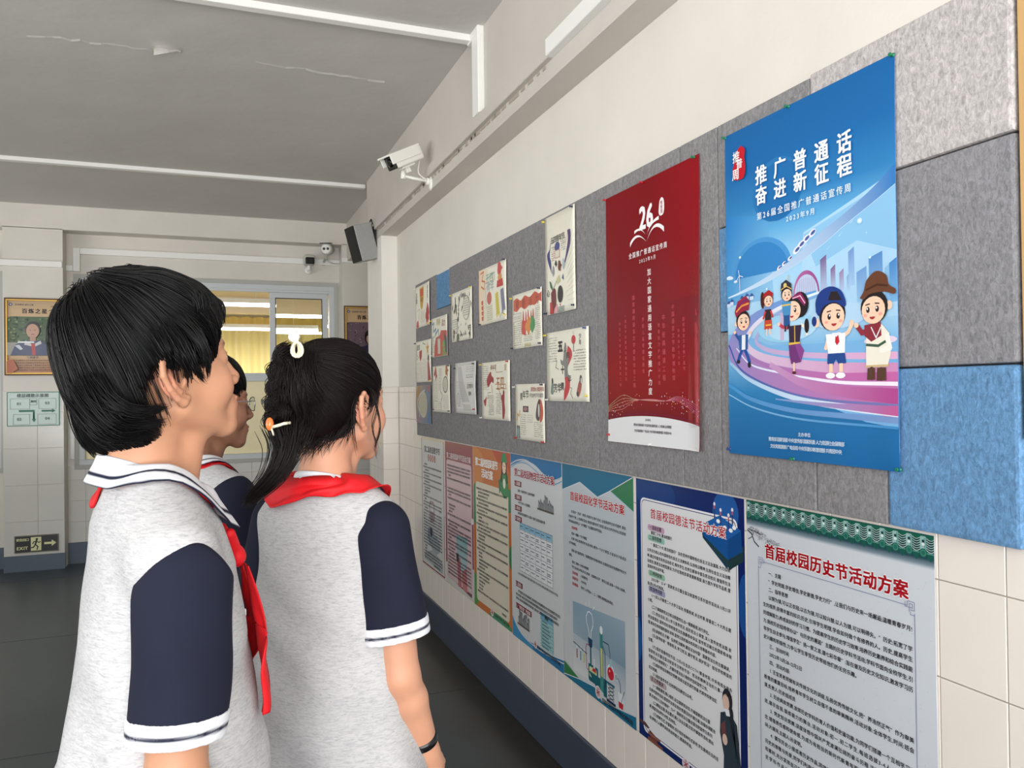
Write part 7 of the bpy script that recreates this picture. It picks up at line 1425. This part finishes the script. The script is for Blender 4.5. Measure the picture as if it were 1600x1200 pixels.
# hair tie and bobbles are worn things of their own
def wpt(px, py, d): return Vector(atD(px, py, d))
c = wpt(464, 541, 1.425); t = thing('hair_tie', 'ivory scrunchie with white pearl bead at the top of the braid', 'hair tie', c)
bm = bmesh.new(); MM = camo.matrix_world.to_3x3()
for k in range(5):
    pts = [];
    for j in range(15):
        a = 2 * PI * j / 14; pts.append(MM @ Vector(((0.003 + 0.0045 * math.cos(a)) * (1 + 0.3 * k) - 0.001, -0.003 + 0.013 * math.sin(a) - 0.001 * k, 0.012 + 0.002 * k + 0.003 * math.sin(a * 2))))
    btube(bm, pts, 0.0024, 8, False)
link('scrunchie', tomesh(bm), mat('ivory_cloth', (226, 220, 196), 0.7, 0.2, 300), t)
bm = bmesh.new(); bmesh.ops.create_uvsphere(bm, u_segments=20, v_segments=14, radius=0.0105); o = link('pearl_bead', smooth(tomesh(bm)), mat('pearl', (240, 236, 222), 0.15, coat=0.4), t); o.location = MM @ Vector((-0.002, 0.016, 0.012))
c = wpt(427, 664, 1.415); t = thing('hair_bobble', 'orange bead hair bobble at the lower end of the braid', 'hair tie', c)
bm = bmesh.new(); bmesh.ops.create_uvsphere(bm, u_segments=18, v_segments=12, radius=0.0095); o = link('orange_bead', smooth(tomesh(bm)), mat('orange_bead', (242, 128, 66), 0.2), t); o.scale = (0.75, 0.75, 1.25); o.location = MM @ Vector((-0.004, 0.002, 0.008))
bm = bmesh.new(); btube(bm, [MM @ Vector(p) for p in ((-0.002, -0.004, 0.008), (0.010, -0.001, 0.013), (0.022, 0.003, 0.010), (0.030, 0.004, 0.0))], 0.0028, 8); btube(bm, [MM @ Vector(p) for p in ((-0.002, -0.002, 0.01), (0.002, -0.012, 0.01), (0.003, -0.018, 0.008))], 0.0018, 6); link('elastic', tomesh(bm), mat('ivory_cloth', (226, 220, 196), 0.7, 0.2, 300), t)
# wristband
S_, E_, W_ = girl.arm_pts(1); wv = lambda p: Vector((girl.R @ (np.array(p) * girl.sc)) + girl.base)
dv = (W_ - E_) / np.linalg.norm(W_ - E_); t = thing('wristband', 'black band on the right wrist of the girl', 'wristband', wv(W_ - dv * 0.034))
ax = (girl.R @ dv); qd = Vector(ax).to_track_quat('Z', 'X').to_matrix().to_4x4()
link('band', lathe([(0.0265, -0.008), (0.0295, -0.0075), (0.0300, 0.0075), (0.0270, 0.008)], 28, qd), M_blk, t)
# ======================================================== boy behind with glasses
H3 = rad(76)
hp = place_head(atD(398, 648, 2.10), (0, 0.115, -0.033), H3, rad(0), 0, 1.0)
b3 = dict(arms=[ARMS, ARMS], sho=0.152, wide=0.94, deep=1.0, flare=0.1, sr=0.078, slen=0.215, scarf=lambda ph: 0.016, tail=0.24, neck=0.9, fall=0.036)
boy2 = Person('boy with silver glasses standing behind the nearest boy, face in profile', None, hp, rad(62), H3, 0, 1.70, b3, (146, 102, 78), 0.0026)
boy2.build()
def cap3(Q):
    d = dE(Q, (0, -0.022, 0.046), (0.086, 0.108, 0.090)); return smin(d, dE(Q, (0, -0.06, -0.01), (0.076, 0.064, 0.076)), 0.03) + 0.0016 * np.sin(Q[:, 0] * 80 + Q[:, 1] * 50)
def allow3(Q):
    a = dE(Q, (0, 0.135, -0.06), (0.100, 0.078, 0.118))
    for sx in (-1, 1): a = np.minimum(a, dE(Q, (sx * 0.092, 0.004, -0.045), (0.04, 0.034, 0.056)))
    return np.minimum(a, dE(Q, (0, 0.0, -0.15), (0.09, 0.11, 0.09)))
WH2 = np.array((0, -0.07, 0.13))
def dir3(Q, t, r):
    D = Q - WH2; D /= np.linalg.norm(D, axis=1, keepdims=True) + 1e-6; return D + np.array((0, 0.15, -0.6))
hairset(boy2, cap3, allow3, M_hair, 2200, 12, 0.09, dir3, 21, flow_off=0.005, h=0.004)
RW = rw(H3, 0); t = thing('glasses', 'thin silver-framed glasses worn by the boy behind', 'glasses', Vector(hp)); t.rotation_euler = Matrix(RW.tolist()).to_euler()
M_sil = mat('silver_frame', (190, 190, 196), 0.2, metal=1); bm = bmesh.new()
for sx in (-1, 1):
    pts = [(sx * 0.033 + 0.023 * math.copysign(abs(math.cos(a)) ** 0.7, math.cos(a)), 0.102 - 0.004 * abs(math.cos(a)), -0.004 + 0.018 * math.copysign(abs(math.sin(a)) ** 0.8, math.sin(a))) for a in [2 * PI * k / 24 for k in range(25)]]
    btube(bm, pts, 0.0011, 6, False); btube(bm, [(sx * 0.056, 0.098, 0.004), (sx * 0.070, 0.085, 0.004), (sx * 0.078, 0.02, 0.003), (sx * 0.080, -0.012, 0.0)], 0.0011, 6); btube(bm, [(sx * 0.012, 0.100, -0.004), (sx * 0.009, 0.096, -0.014)], 0.0012, 6)
btube(bm, [(-0.010, 0.102, 0.002), (0, 0.106, 0.004), (0.010, 0.102, 0.002)], 0.0012, 6); link('frame', tomesh(bm), M_sil, t)
for sx in (-1, 1):
    bm = bmesh.new(); blathe(bm, [(0.0215, -0.0006), (0.0215, 0.0006)], 24, Matrix.Translation((sx * 0.033, 0.100, -0.004)) @ Matrix.Rotation(PI / 2, 4, 'X') @ Matrix.Diagonal((1, 0.82, 1, 1))); link('lens', tomesh(bm), M_glass, t)
